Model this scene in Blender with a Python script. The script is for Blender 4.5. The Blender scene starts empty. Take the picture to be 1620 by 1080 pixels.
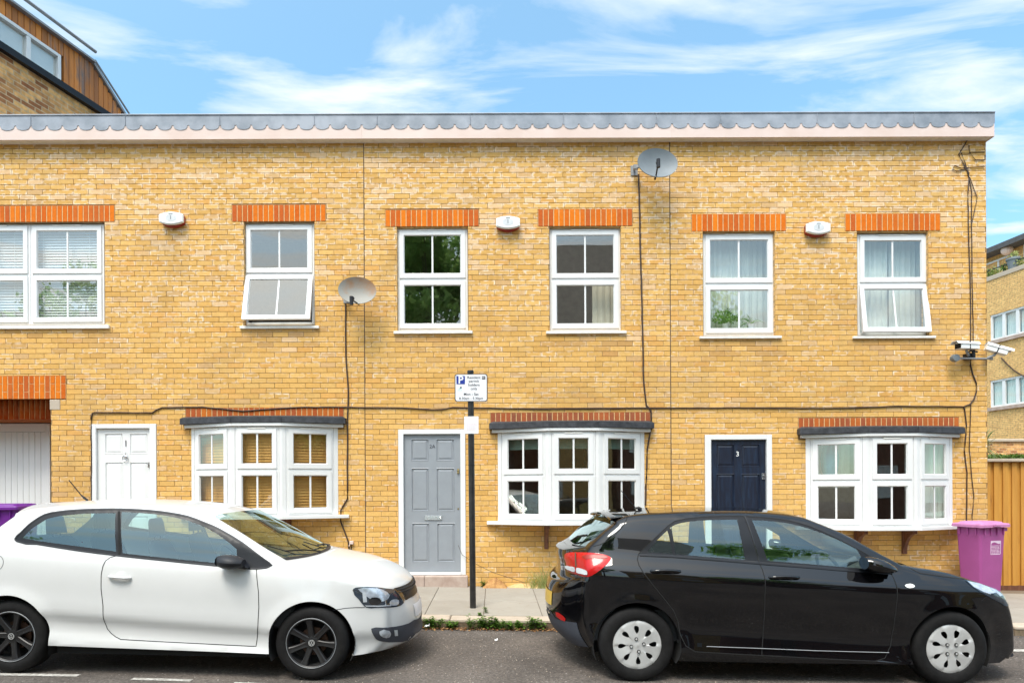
import bpy, bmesh, math, random
from mathutils import Vector, Matrix, Euler
from mathutils.geometry import delaunay_2d_cdt
from mathutils.bvhtree import BVHTree

random.seed(7)
R = math.radians
S = bpy.context.scene
COL = S.collection

# ------------------------------------------------------------------ camera
F = 1000.0                 # focal length in pixels of the 1620 px wide photograph
PX, PY = 782.0, 767.0      # principal point (level camera with lens shift)
CAMY, CAMZ = -9.26, 1.60
ROLL = 0.005
cam_d = bpy.data.cameras.new('camera')
cam = bpy.data.objects.new('camera', cam_d)
COL.objects.link(cam)
cam_d.sensor_width = 36.0
cam_d.lens = 36.0 * F / 1620.0
cam_d.shift_x = (810.0 - PX) / 1620.0
cam_d.shift_y = (PY - 540.0) / 1620.0
cam_d.clip_start = 0.05
cam_d.clip_end = 2000
cr, sr = math.cos(ROLL), math.sin(ROLL)
cam.matrix_world = Matrix(((cr, sr, 0, 0), (0, 0, -1, CAMY), (-sr, cr, 0, CAMZ), (0, 0, 0, 1)))
S.camera = cam

# ------------------------------------------------------------------ world
SUN_EL, SUN_AZ = 61.0, 203.0        # degrees, azimuth clockwise from +Y
world = bpy.data.worlds.new('World')
S.world = world
world.use_nodes = True
wn = world.node_tree; wn.nodes.clear()
def wnode(t, **k):
    n = wn.nodes.new(t)
    for a, b in k.items(): setattr(n, a, b)
    return n
sky = wnode('ShaderNodeTexSky', sky_type='NISHITA', sun_disc=False)
sky.sun_elevation = R(SUN_EL); sky.sun_rotation = R(SUN_AZ)
sky.air_density = 1.0; sky.dust_density = 0.5; sky.ozone_density = 2.0
tint = wnode('ShaderNodeMix', data_type='RGBA', blend_type='MULTIPLY')
tint.inputs[0].default_value = 1.0
tint.inputs[7].default_value = (1.05, 1.45, 1.42, 1)
wn.links.new(sky.outputs[0], tint.inputs[6])
tc = wnode('ShaderNodeTexCoord')
sep = wnode('ShaderNodeSeparateXYZ'); wn.links.new(tc.outputs['Generated'], sep.inputs[0])
zc = wnode('ShaderNodeMath', operation='MAXIMUM'); zc.inputs[1].default_value = 0.06
wn.links.new(sep.outputs[2], zc.inputs[0])
dx = wnode('ShaderNodeMath', operation='DIVIDE'); dy = wnode('ShaderNodeMath', operation='DIVIDE')
wn.links.new(sep.outputs[0], dx.inputs[0]); wn.links.new(zc.outputs[0], dx.inputs[1])
wn.links.new(sep.outputs[1], dy.inputs[0]); wn.links.new(zc.outputs[0], dy.inputs[1])
comb = wnode('ShaderNodeCombineXYZ')
wn.links.new(dx.outputs[0], comb.inputs[0]); wn.links.new(dy.outputs[0], comb.inputs[1])
mp = wnode('ShaderNodeMapping'); mp.inputs['Location'].default_value = (1.3, 0.4, 0)
mp.inputs['Rotation'].default_value = (0, 0, R(14)); mp.inputs['Scale'].default_value = (0.62, 1.7, 1)
wn.links.new(comb.outputs[0], mp.inputs[0])
nz = wnode('ShaderNodeTexNoise'); nz.inputs['Scale'].default_value = 1.9; nz.inputs['Detail'].default_value = 9
nz.inputs['Roughness'].default_value = 0.56; nz.inputs['Distortion'].default_value = 0.55
wn.links.new(mp.outputs[0], nz.inputs[0])
ramp = wnode('ShaderNodeValToRGB')
ramp.color_ramp.elements[0].position = 0.47; ramp.color_ramp.elements[0].color = (0.0, 0.0, 0.0, 1)
ramp.color_ramp.elements[1].position = 0.64; ramp.color_ramp.elements[1].color = (0.95, 0.95, 0.95, 1)
wn.links.new(nz.outputs[0], ramp.inputs[0])
cmix = wnode('ShaderNodeMix', data_type='RGBA')
wn.links.new(ramp.outputs[0], cmix.inputs[0])
wn.links.new(tint.outputs[2], cmix.inputs[6])
pale = wnode('ShaderNodeMix', data_type='RGBA'); pale.inputs[0].default_value = 0.35
wn.links.new(tint.outputs[2], pale.inputs[6]); pale.inputs[7].default_value = (2.0, 3.3, 4.3, 1)
wn.links.new(pale.outputs[2], cmix.inputs[6])
cmix.inputs[7].default_value = (4.4, 4.8, 5.1, 1)
# glow added to the sky around the sun, behind the camera, to soften shadows
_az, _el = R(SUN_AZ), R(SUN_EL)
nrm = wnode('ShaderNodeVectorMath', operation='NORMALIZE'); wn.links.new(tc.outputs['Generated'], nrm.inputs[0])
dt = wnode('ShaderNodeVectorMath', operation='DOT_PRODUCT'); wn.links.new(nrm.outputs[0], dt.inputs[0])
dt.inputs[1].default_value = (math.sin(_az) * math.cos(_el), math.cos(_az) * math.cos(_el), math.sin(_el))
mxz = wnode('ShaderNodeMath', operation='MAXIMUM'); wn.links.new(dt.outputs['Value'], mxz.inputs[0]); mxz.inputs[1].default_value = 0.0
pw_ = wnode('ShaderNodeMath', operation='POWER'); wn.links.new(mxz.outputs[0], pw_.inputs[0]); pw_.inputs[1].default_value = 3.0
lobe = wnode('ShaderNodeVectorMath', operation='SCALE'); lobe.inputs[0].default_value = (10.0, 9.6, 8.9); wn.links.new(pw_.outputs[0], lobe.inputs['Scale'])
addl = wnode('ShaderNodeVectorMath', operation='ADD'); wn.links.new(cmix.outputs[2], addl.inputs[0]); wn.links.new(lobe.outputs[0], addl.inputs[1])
bg = wnode('ShaderNodeBackground'); bg.inputs[1].default_value = 0.1
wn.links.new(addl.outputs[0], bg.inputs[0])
wout = wnode('ShaderNodeOutputWorld'); wn.links.new(bg.outputs[0], wout.inputs[0])

# ------------------------------------------------------------------ sun
sl = bpy.data.lights.new('sun', 'SUN'); sl.energy = 1.7; sl.angle = R(22); sl.color = (1.0, 0.945, 0.86)
sun = bpy.data.objects.new('sun', sl); COL.objects.link(sun)
az, el = R(SUN_AZ), R(SUN_EL)
sd = Vector((math.sin(az) * math.cos(el), math.cos(az) * math.cos(el), math.sin(el)))
sun.rotation_euler = sd.to_track_quat('Z', 'Y').to_euler()

S.view_settings.view_transform = 'Standard'
S.view_settings.look = 'None'
S.view_settings.exposure = 1.22
S.view_settings.gamma = 1.0
S.render.resolution_x = 1024; S.render.resolution_y = 682
S.render.engine = 'CYCLES'
S.cycles.max_bounces = 9; S.cycles.transparent_max_bounces = 16
S.cycles.caustics_reflective = False; S.cycles.caustics_refractive = False

# ------------------------------------------------------------------ helpers
def W(px, py, Y):
    d = (Y - CAMY) / F
    a, b = px - PX, PY - py
    return Vector(((a * cr + b * sr) * d, Y, CAMZ + (-a * sr + b * cr) * d))
def Wp(px, py, P, n):
    """the point where the sight line through a pixel meets the plane (P, n)"""
    o = Vector((0, CAMY, CAMZ)); d = W(px, py, CAMY + 1.0) - o
    return o + d * ((P - o).dot(n) / d.dot(n))
def ground(x, y=0.0):
    z = -0.0185 * x
    return z
def road_z(x, y):
    return ground(x) + (-0.028 * math.exp(-((x + 1.5) / 0.9) ** 2) * max(0, min(1, (-2.4 - y) / 0.5)))
PAV = 0.119                 # pavement height at the wall above the road plane

def tag(o, label=None, cat=None, group=None, kind=None):
    if label: o['label'] = label
    if cat: o['category'] = cat
    if group: o['group'] = group
    if kind: o['kind'] = kind
    return o
def empty(name, loc=(0, 0, 0), label=None, cat=None, group=None):
    o = bpy.data.objects.new(name, None); COL.objects.link(o); o.location = loc
    o.empty_display_size = 0.1
    return tag(o, label, cat, group)

class MB:
    def __init__(s):
        s.v = []; s.f = []; s.mi = []; s.m = 0; s.uv = {}; s.col = {}
    def add(s, vs, fs, uvs=None, col=None):
        b = len(s.v); s.v += [tuple(p) for p in vs]
        for i, f in enumerate(fs):
            if uvs: s.uv[len(s.f)] = uvs[i]
            if col: s.col[len(s.f)] = col
            s.f.append(tuple(b + k for k in f)); s.mi.append(s.m)
    def box(s, x0, x1, y0, y1, z0, z1, T=None):
        vs = [Vector((x, y, z)) for x in (x0, x1) for y in (y0, y1) for z in (z0, z1)]
        if T: vs = [T(v) for v in vs]
        s.add(vs, [(0, 1, 3, 2), (4, 6, 7, 5), (0, 4, 5, 1), (2, 3, 7, 6), (0, 2, 6, 4), (1, 5, 7, 3)])
    def quad(s, a, b, c, d): s.add([a, b, c, d], [(0, 1, 2, 3)])
    def prism(s, poly, d, T=None):
        """poly: list of 3D points, extruded by vector d"""
        n = len(poly); vs = [Vector(p) for p in poly] + [Vector(p) + Vector(d) for p in poly]
        if T: vs = [T(v) for v in vs]
        s.add(vs, [tuple(range(n)), tuple(range(2 * n - 1, n - 1, -1))] + [(i, i + n, (i + 1) % n + n, (i + 1) % n) for i in range(n)])
    def tube(s, pts, r, seg=8, cap=True, r1=None):
        pts = [Vector(p) for p in pts]; n = len(pts); rings = []
        up = Vector((0, 0, 1))
        for i, p in enumerate(pts):
            t = (pts[min(i + 1, n - 1)] - pts[max(i - 1, 0)])
            if t.length < 1e-9: t = Vector((0, 0, 1))
            t.normalize()
            a = t.cross(up)
            if a.length < 0.05: a = t.cross(Vector((1, 0, 0)))
            a.normalize(); b = t.cross(a)
            rr = r if r1 is None else r + (r1 - r) * i / max(1, n - 1)
            rings.append([p + (a * math.cos(2 * math.pi * k / seg) + b * math.sin(2 * math.pi * k / seg)) * rr for k in range(seg)])
        vs = [q for g in rings for q in g]; fs = []
        for i in range(n - 1):
            for k in range(seg):
                fs.append((i * seg + k, i * seg + (k + 1) % seg, (i + 1) * seg + (k + 1) % seg, (i + 1) * seg + k))
        if cap: fs += [tuple(range(seg))[::-1], tuple((n - 1) * seg + k for k in range(seg))]
        s.add(vs, fs)
    def lathe(s, prof, seg=48, T=None, ang=2 * math.pi):
        """prof: (r, h) pairs; axis = local y (h along y)"""
        vs = []
        full = abs(ang - 2 * math.pi) < 1e-6
        m = seg if full else seg + 1
        for (r, h) in prof:
            for k in range(m):
                a = ang * k / seg
                v = Vector((r * math.cos(a), h, r * math.sin(a)))
                vs.append(T(v) if T else v)
        fs = []
        for i in range(len(prof) - 1):
            for k in range(seg):
                k2 = (k + 1) % m
                fs.append((i * m + k, (i + 1) * m + k, (i + 1) * m + k2, i * m + k2))
        s.add(vs, fs)
    def grid(s, rows, close=False):
        n = len(rows[0]); vs = [p for r in rows for p in r]; fs = []
        for i in range(len(rows) - 1):
            for k in range(n - 1):
                fs.append((i * n + k, i * n + k + 1, (i + 1) * n + k + 1, (i + 1) * n + k))
        s.add(vs, fs)
    def build(s, name, mat, parent=None, smooth=None, bevel=0, merge=False, fixn=True, origin=None):
        me = bpy.data.meshes.new(name)
        me.from_pydata(s.v, [], s.f)
        mats = mat if isinstance(mat, (list, tuple)) else [mat]
        for m in mats: me.materials.append(m)
        me.polygons.foreach_set('material_index', s.mi)
        if s.uv:
            ul = me.uv_layers.new(name='UVMap')
            for p in me.polygons:
                u = s.uv.get(p.index)
                if u:
                    for j, li in enumerate(p.loop_indices): ul.data[li].uv = u[j]
        if s.col:
            at = me.attributes.new('tone', 'FLOAT_COLOR', 'CORNER')
            for p in me.polygons:
                c = s.col.get(p.index, (0.5, 0.5, 0.5, 1))
                for li in p.loop_indices: at.data[li].color = c
        if merge or bevel or fixn:
            bm = bmesh.new(); bm.from_mesh(me)
            if merge: bmesh.ops.remove_doubles(bm, verts=bm.verts, dist=0.0002)
            if fixn: bmesh.ops.recalc_face_normals(bm, faces=bm.faces)
            if bevel:
                es = [e for e in bm.edges if len(e.link_faces) == 2 and e.calc_face_angle(0) > R(35)]
                bmesh.ops.bevel(bm, geom=es, offset=bevel, segments=1, affect='EDGES', clamp_overlap=True)
            bm.to_mesh(me); bm.free()
        if smooth:
            me.polygons.foreach_set('use_smooth', [True] * len(me.polygons))
            me.set_sharp_from_angle(angle=R(smooth))
        o = bpy.data.objects.new(name, me); COL.objects.link(o)
        if parent: o.parent = parent
        if origin is not None:
            ov = Vector(origin)
            me.transform(Matrix.Translation(-ov)); o.location = ov
        return o

def text_mesh(s, size, mat, parent, T, name='lettering', align='CENTER', bold=0.0):
    c = bpy.data.curves.new('t', 'FONT'); c.body = s; c.size = size; c.align_x = align
    c.align_y = 'CENTER'; c.offset = bold; c.resolution_u = 3
    o = bpy.data.objects.new('t', c); COL.objects.link(o)
    dg = bpy.context.evaluated_depsgraph_get()
    me = bpy.data.meshes.new_from_object(o.evaluated_get(dg))
    bpy.data.objects.remove(o); bpy.data.curves.remove(c)
    for v in me.vertices: v.co = T(v.co)
    me.materials.clear(); me.materials.append(mat)
    q = bpy.data.objects.new(name, me); COL.objects.link(q); q.parent = parent
    return q

# ------------------------------------------------------------------ materials
def newmat(name):
    m = bpy.data.materials.new(name); m.use_nodes = True
    nt = m.node_tree; b = nt.nodes['Principled BSDF']
    return m, nt, b
def N(nt, t, **k):
    n = nt.nodes.new(t)
    for a, v in k.items(): setattr(n, a, v)
    return n
def mat(name, c, rough=0.5, metal=0.0, var=0.12, scale=8.0, bump=0.0, bscale=60.0, coat=0.0, c2=None, detail=6, spec=None, stretch=(1, 1, 1), lo=0.35, hi=0.65, cr_=0.03):
    m, nt, b = newmat(name)
    b.inputs['Roughness'].default_value = rough; b.inputs['Metallic'].default_value = metal
    b.inputs['Coat Weight'].default_value = coat; b.inputs['Coat Roughness'].default_value = cr_
    if spec is not None: b.inputs['Specular IOR Level'].default_value = spec
    t = N(nt, 'ShaderNodeTexCoord'); mpn = N(nt, 'ShaderNodeMapping'); mpn.inputs['Scale'].default_value = stretch
    nt.links.new(t.outputs['Object'], mpn.inputs[0])
    n = N(nt, 'ShaderNodeTexNoise'); n.inputs['Scale'].default_value = scale; n.inputs['Detail'].default_value = detail
    n.inputs['Roughness'].default_value = 0.6
    nt.links.new(mpn.outputs[0], n.inputs[0])
    r = N(nt, 'ShaderNodeValToRGB'); e = r.color_ramp.elements
    e[0].position = lo; e[1].position = hi
    if c2 is None: c2 = tuple(min(1, x * (1 + var)) for x in c); c = tuple(x * (1 - var) for x in c)
    e[0].color = (*c, 1); e[1].color = (*c2, 1)
    nt.links.new(n.outputs[0], r.inputs[0]); nt.links.new(r.outputs[0], b.inputs['Base Color'])
    if bump:
        n2 = N(nt, 'ShaderNodeTexNoise'); n2.inputs['Scale'].default_value = bscale; n2.inputs['Detail'].default_value = 4
        nt.links.new(mpn.outputs[0], n2.inputs[0])
        bp = N(nt, 'ShaderNodeBump'); bp.inputs['Strength'].default_value = bump; bp.inputs['Distance'].default_value = 0.004
        nt.links.new(n2.outputs[0], bp.inputs['Height']); nt.links.new(bp.outputs[0], b.inputs['Normal'])
    return m

def brick_mat(name, eff=(0.88, 0.70, 0.50), effk=1.25, dirt=(0.30, 0.20, 0.10)):
    """each brick carries its own tone (attribute) and its own 0..1 face coordinates (uv)"""
    m, nt, b = newmat(name); L = nt.links.new
    b.inputs['Roughness'].default_value = 0.9; b.inputs['Specular IOR Level'].default_value = 0.25
    at = N(nt, 'ShaderNodeAttribute', attribute_name='tone')
    t = N(nt, 'ShaderNodeTexCoord')
    n1 = N(nt, 'ShaderNodeTexNoise'); n1.inputs['Scale'].default_value = 24; n1.inputs['Detail'].default_value = 6
    n1.inputs['Roughness'].default_value = 0.7
    L(t.outputs['Object'], n1.inputs[0])
    mr = N(nt, 'ShaderNodeMapRange'); mr.inputs[1].default_value = 0.3; mr.inputs[2].default_value = 0.7
    mr.inputs[3].default_value = 0.87; mr.inputs[4].default_value = 1.11
    L(n1.outputs[0], mr.inputs[0])
    mul = N(nt, 'ShaderNodeVectorMath', operation='SCALE'); L(at.outputs['Color'], mul.inputs[0]); L(mr.outputs[0], mul.inputs['Scale'])
    # pale salts towards a brick's edges
    uv = N(nt, 'ShaderNodeSeparateXYZ'); L(t.outputs['UV'], uv.inputs[0])
    def edge(o, k):
        a = N(nt, 'ShaderNodeMath', operation='SUBTRACT'); L(o, a.inputs[0]); a.inputs[1].default_value = 0.5
        c = N(nt, 'ShaderNodeMath', operation='ABSOLUTE'); L(a.outputs[0], c.inputs[0])
        d = N(nt, 'ShaderNodeMapRange'); d.interpolation_type = 'SMOOTHSTEP'; d.inputs[1].default_value = 0.5 - k; d.inputs[2].default_value = 0.5
        L(c.outputs[0], d.inputs[0]); return d.outputs[0]
    eu, ev = edge(uv.outputs[0], 0.13), edge(uv.outputs[1], 0.36)
    mx = N(nt, 'ShaderNodeMath', operation='MAXIMUM'); L(eu, mx.inputs[0]); L(ev, mx.inputs[1])
    n2 = N(nt, 'ShaderNodeTexNoise'); n2.inputs['Scale'].default_value = 13; n2.inputs['Detail'].default_value = 5
    L(t.outputs['Object'], n2.inputs[0])
    m2 = N(nt, 'ShaderNodeMapRange'); m2.inputs[1].default_value = 0.45; m2.inputs[2].default_value = 0.58
    L(n2.outputs[0], m2.inputs[0])
    k1 = N(nt, 'ShaderNodeMath', operation='MULTIPLY'); L(mx.outputs[0], k1.inputs[0]); L(m2.outputs[0], k1.inputs[1])
    k2 = N(nt, 'ShaderNodeMath', operation='MULTIPLY'); L(k1.outputs[0], k2.inputs[0]); L(at.outputs['Alpha'], k2.inputs[1])
    k3 = N(nt, 'ShaderNodeMath', operation='MULTIPLY', use_clamp=True); L(k2.outputs[0], k3.inputs[0]); k3.inputs[1].default_value = effk
    mixc = N(nt, 'ShaderNodeMix', data_type='RGBA'); L(k3.outputs[0], mixc.inputs[0]); L(mul.outputs[0], mixc.inputs[6])
    mixc.inputs[7].default_value = (*eff, 1)
    # broad weathering stains
    n3 = N(nt, 'ShaderNodeTexNoise'); n3.inputs['Scale'].default_value = 0.9; n3.inputs['Detail'].default_value = 8
    n3.inputs['Roughness'].default_value = 0.65
    L(t.outputs['Object'], n3.inputs[0])
    m3 = N(nt, 'ShaderNodeMapRange'); m3.inputs[1].default_value = 0.52; m3.inputs[2].default_value = 0.75; m3.inputs[4].default_value = 0.42
    L(n3.outputs[0], m3.inputs[0])
    mixd = N(nt, 'ShaderNodeMix', data_type='RGBA'); L(m3.outputs[0], mixd.inputs[0]); L(mixc.outputs[2], mixd.inputs[6])
    mixd.inputs[7].default_value = (*dirt, 1)
    L(mixd.outputs[2], b.inputs['Base Color'])
    bp = N(nt, 'ShaderNodeBump'); bp.inputs['Strength'].default_value = 0.5; bp.inputs['Distance'].default_value = 0.004
    n4 = N(nt, 'ShaderNodeTexNoise'); n4.inputs['Scale'].default_value = 90; n4.inputs['Detail'].default_value = 3
    L(t.outputs['Object'], n4.inputs[0]); L(n4.outputs[0], bp.inputs['Height']); L(bp.outputs[0], b.inputs['Normal'])
    return m

def glass_mat(name, tint=(0.9, 0.95, 0.93), refl=0.10, ior=1.5, gain=1.6, wob=0.0, rough=0.0, rc=(1.0, 0.95, 0.86)):
    m, nt, b = newmat(name); L = nt.links.new
    nt.nodes.remove(b); out = [n for n in nt.nodes if n.type == 'OUTPUT_MATERIAL'][0]
    tr = N(nt, 'ShaderNodeBsdfTransparent'); tr.inputs[0].default_value = (*tint, 1)
    gl = N(nt, 'ShaderNodeBsdfGlossy'); gl.inputs['Roughness'].default_value = rough
    gl.inputs['Color'].default_value = (*rc, 1)
    fr = N(nt, 'ShaderNodeFresnel')
    gm = N(nt, 'ShaderNodeNewGeometry'); io = N(nt, 'ShaderNodeMapRange'); io.inputs[3].default_value = ior; io.inputs[4].default_value = 1.0 / ior
    L(gm.outputs['Backfacing'], io.inputs[0]); L(io.outputs[0], fr.inputs[0])
    mm = N(nt, 'ShaderNodeMath', operation='MULTIPLY_ADD', use_clamp=True); L(fr.outputs[0], mm.inputs[0])
    mm.inputs[1].default_value = gain; mm.inputs[2].default_value = refl
    mx = N(nt, 'ShaderNodeMixShader'); L(mm.outputs[0], mx.inputs[0]); L(tr.outputs[0], mx.inputs[1]); L(gl.outputs[0], mx.inputs[2])
    L(mx.outputs[0], out.inputs[0])
    if wob:
        t = N(nt, 'ShaderNodeTexCoord'); n = N(nt, 'ShaderNodeTexNoise'); n.inputs['Scale'].default_value = 1.6; n.inputs['Detail'].default_value = 1
        L(t.outputs['Object'], n.inputs[0])
        bp = N(nt, 'ShaderNodeBump'); bp.inputs['Strength'].default_value = 1.0; bp.inputs['Distance'].default_value = wob
        L(n.outputs[0], bp.inputs['Height']); L(bp.outputs[0], gl.inputs['Normal'])
    return m

def leaf_mat(name, c1, c2, rough=0.5, thin=0.3):
    m, nt, b = newmat(name); L = nt.links.new
    g = N(nt, 'ShaderNodeNewGeometry'); r = N(nt, 'ShaderNodeValToRGB')
    r.color_ramp.elements[0].color = (*c1, 1); r.color_ramp.elements[1].color = (*c2, 1)
    L(g.outputs['Random Per Island'], r.inputs[0]); L(r.outputs[0], b.inputs['Base Color'])
    b.inputs['Roughness'].default_value = rough
    out = [n for n in nt.nodes if n.type == 'OUTPUT_MATERIAL'][0]
    tl = N(nt, 'ShaderNodeBsdfTranslucent'); L(r.outputs[0], tl.inputs[0])
    mx = N(nt, 'ShaderNodeMixShader'); mx.inputs[0].default_value = thin
    L(b.outputs[0], mx.inputs[1]); L(tl.outputs[0], mx.inputs[2]); L(mx.outputs[0], out.inputs[0])
    return m

def asphalt_mat():
    m, nt, b = newmat('asphalt'); L = nt.links.new
    t = N(nt, 'ShaderNodeTexCoord')
    v = N(nt, 'ShaderNodeTexVoronoi'); v.inputs['Scale'].default_value = 110; L(t.outputs['Object'], v.inputs[0])
    r = N(nt, 'ShaderNodeValToRGB'); e = r.color_ramp.elements
    e[0].position = 0.0; e[0].color = (0.072, 0.058, 0.048, 1); e[1].position = 1.0; e[1].color = (0.17, 0.148, 0.125, 1)
    x = e.new(0.90); x.color = (0.12, 0.102, 0.088, 1); y = e.new(0.97); y.color = (0.42, 0.39, 0.36, 1)
    L(v.outputs['Color'], r.inputs[0])
    n = N(nt, 'ShaderNodeTexNoise'); n.inputs['Scale'].default_value = 1.4; n.inputs['Detail'].default_value = 8; L(t.outputs['Object'], n.inputs[0])
    mr = N(nt, 'ShaderNodeMapRange'); mr.inputs[1].default_value = 0.3; mr.inputs[2].default_value = 0.7; mr.inputs[3].default_value = 0.66; mr.inputs[4].default_value = 1.32
    L(n.outputs[0], mr.inputs[0])
    n5 = N(nt, 'ShaderNodeTexNoise'); n5.inputs['Scale'].default_value = 40; n5.inputs['Detail'].default_value = 5; L(t.outputs['Object'], n5.inputs[0])
    m5 = N(nt, 'ShaderNodeMapRange'); m5.inputs[1].default_value = 0.3; m5.inputs[2].default_value = 0.7; m5.inputs[3].default_value = 0.6; m5.inputs[4].default_value = 1.4
    L(n5.outputs[0], m5.inputs[0])
    mm = N(nt, 'ShaderNodeMath', operation='MULTIPLY'); L(mr.outputs[0], mm.inputs[0]); L(m5.outputs[0], mm.inputs[1])
    mul = N(nt, 'ShaderNodeVectorMath', operation='SCALE'); L(r.outputs[0], mul.inputs[0]); L(mm.outputs[0], mul.inputs['Scale'])
    L(mul.outputs[0], b.inputs['Base Color']); b.inputs['Roughness'].default_value = 0.85
    bp = N(nt, 'ShaderNodeBump'); bp.inputs['Strength'].default_value = 0.8; bp.inputs['Distance'].default_value = 0.006
    L(v.outputs['Distance'], bp.inputs['Height']); L(bp.outputs[0], b.inputs['Normal'])
    return m

def island_mat(name, c1, c2, rough=0.85, nscale=5, bump=0.3, bscale=80, spots=None, stretch=(1, 1, 1)):
    """tone differs from piece to piece (slabs, boards), with stains inside a piece"""
    m, nt, b = newmat(name); L = nt.links.new
    g = N(nt, 'ShaderNodeNewGeometry'); t = N(nt, 'ShaderNodeTexCoord')
    mp_ = N(nt, 'ShaderNodeMapping'); mp_.inputs['Scale'].default_value = stretch; L(t.outputs['Object'], mp_.inputs[0])
    n = N(nt, 'ShaderNodeTexNoise'); n.inputs['Scale'].default_value = nscale; n.inputs['Detail'].default_value = 8; n.inputs['Roughness'].default_value = 0.65
    L(mp_.outputs[0], n.inputs[0])
    a = N(nt, 'ShaderNodeMath', operation='MULTIPLY_ADD'); L(g.outputs['Random Per Island'], a.inputs[0]); a.inputs[1].default_value = 0.5
    sb = N(nt, 'ShaderNodeMapRange'); sb.inputs[1].default_value = 0.3; sb.inputs[2].default_value = 0.7; sb.inputs[4].default_value = 0.5
    L(n.outputs[0], sb.inputs[0]); L(sb.outputs[0], a.inputs[2])
    r = N(nt, 'ShaderNodeValToRGB'); r.color_ramp.elements[0].color = (*c1, 1); r.color_ramp.elements[1].color = (*c2, 1)
    L(a.outputs[0], r.inputs[0])
    last = r.outputs[0]
    if spots:
        n6 = N(nt, 'ShaderNodeTexNoise'); n6.inputs['Scale'].default_value = spots[1]; n6.inputs['Detail'].default_value = 6; n6.inputs['Roughness'].default_value = 0.7
        L(mp_.outputs[0], n6.inputs[0])
        m6 = N(nt, 'ShaderNodeMapRange'); m6.inputs[1].default_value = spots[2]; m6.inputs[2].default_value = spots[2] + 0.14
        L(n6.outputs[0], m6.inputs[0])
        mi = N(nt, 'ShaderNodeMix', data_type='RGBA'); L(m6.outputs[0], mi.inputs[0]); L(last, mi.inputs[6]); mi.inputs[7].default_value = (*spots[0], 1)
        last = mi.outputs[2]
    L(last, b.inputs['Base Color']); b.inputs['Roughness'].default_value = rough
    bp = N(nt, 'ShaderNodeBump'); bp.inputs['Strength'].default_value = bump; bp.inputs['Distance'].default_value = 0.004
    n4 = N(nt, 'ShaderNodeTexNoise'); n4.inputs['Scale'].default_value = bscale; n4.inputs['Detail'].default_value = 4
    L(mp_.outputs[0], n4.inputs[0]); L(n4.outputs[0], bp.inputs['Height']); L(bp.outputs[0], b.inputs['Normal'])
    return m

M = {}
M['brick'] = brick_mat('yellow_stock_brick')
M['soldier'] = brick_mat('orange_soldier_brick', eff=(0.55, 0.25, 0.10), effk=0.35, dirt=(0.20, 0.06, 0.03))
M['mortar'] = mat('mortar', (0.30, 0.185, 0.075), 0.95, var=0.2, scale=20, bump=0.4)
M['mortar_pale'] = mat('pale_mortar', (0.62, 0.42, 0.20), 0.95, var=0.15, scale=20)
M['joint'] = mat('dark_joint_sealant', (0.10, 0.065, 0.04), 0.8)
M['upvc'] = mat('white_window_plastic', (0.74, 0.74, 0.73), 0.35, var=0.03, scale=3)
M['white_paint'] = mat('white_gloss_paint', (0.74, 0.74, 0.73), 0.4, var=0.03, scale=2, bump=0.03, bscale=20)
M['sill'] = mat('weathered_white_sill', (0.70, 0.68, 0.62), 0.55, var=0.1, scale=12, c2=(0.80, 0.79, 0.76))
M['cream'] = mat('cream_fascia_paint', (0.64, 0.49, 0.42), 0.6, var=0.05, scale=2, c2=(0.70, 0.56, 0.50))
M['lead'] = mat('lead_sheet', (0.19, 0.215, 0.25), 0.5, metal=0.0, scale=3, c2=(0.33, 0.355, 0.40), bump=0.15, bscale=12)
M['bay_lead'] = mat('dark_lead_roll', (0.018, 0.019, 0.023), 0.6, scale=14, c2=(0.05, 0.052, 0.06), bump=0.3, bscale=30)
M['roof_felt'] = mat('roof_felt', (0.08, 0.08, 0.085), 0.9)
M['inside'] = mat('room_plaster', (0.42, 0.40, 0.36), 0.9)
M['inside_dark'] = mat('dark_room', (0.10, 0.09, 0.08), 0.9)
M['grey_door'] = mat('grey_door_paint', (0.275, 0.295, 0.32), 0.4, var=0.04, scale=6, bump=0.05, bscale=30)
M['navy'] = mat('worn_navy_paint', (0.006, 0.009, 0.022), 0.42, scale=9, c2=(0.010, 0.023, 0.052), stretch=(3, 3, 0.35), bump=0.15, lo=0.45, hi=0.7)
M['chrome'] = mat('chrome', (0.65, 0.65, 0.66), 0.18, metal=1.0, var=0.03)
M['brass'] = mat('aged_brass', (0.45, 0.34, 0.16), 0.4, metal=1.0)
M['black_iron'] = mat('black_painted_steel', (0.012, 0.012, 0.013), 0.32, var=0.2, scale=12, c2=(0.03, 0.028, 0.026))
M['step'] = mat('pinkish_step_stone', (0.36, 0.26, 0.21), 0.85, scale=6, c2=(0.48, 0.38, 0.32), bump=0.3)
M['slab'] = island_mat('concrete_paving', (0.25, 0.22, 0.18), (0.35, 0.32, 0.27), nscale=3, spots=((0.22, 0.17, 0.12), 9, 0.60))
M['gap'] = mat('gritty_joint', (0.16, 0.12, 0.08), 0.95)
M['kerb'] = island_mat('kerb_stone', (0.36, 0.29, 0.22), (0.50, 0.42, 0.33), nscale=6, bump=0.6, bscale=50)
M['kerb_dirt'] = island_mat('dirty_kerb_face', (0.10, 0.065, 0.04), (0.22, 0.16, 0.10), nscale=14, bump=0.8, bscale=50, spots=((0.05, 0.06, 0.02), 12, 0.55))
M['asphalt'] = asphalt_mat()
M['marking'] = mat('worn_road_paint', (0.30, 0.28, 0.25), 0.8, scale=30, c2=(0.50, 0.48, 0.44), lo=0.44, hi=0.6)
M['cable'] = mat('brown_cable', (0.045, 0.022, 0.014), 0.6)
M['cable_grey'] = mat('grey_cable', (0.16, 0.11, 0.08), 0.6)
M['dish'] = mat('dish_grey', (0.165, 0.19, 0.205), 0.55, var=0.08, scale=5)
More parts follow.
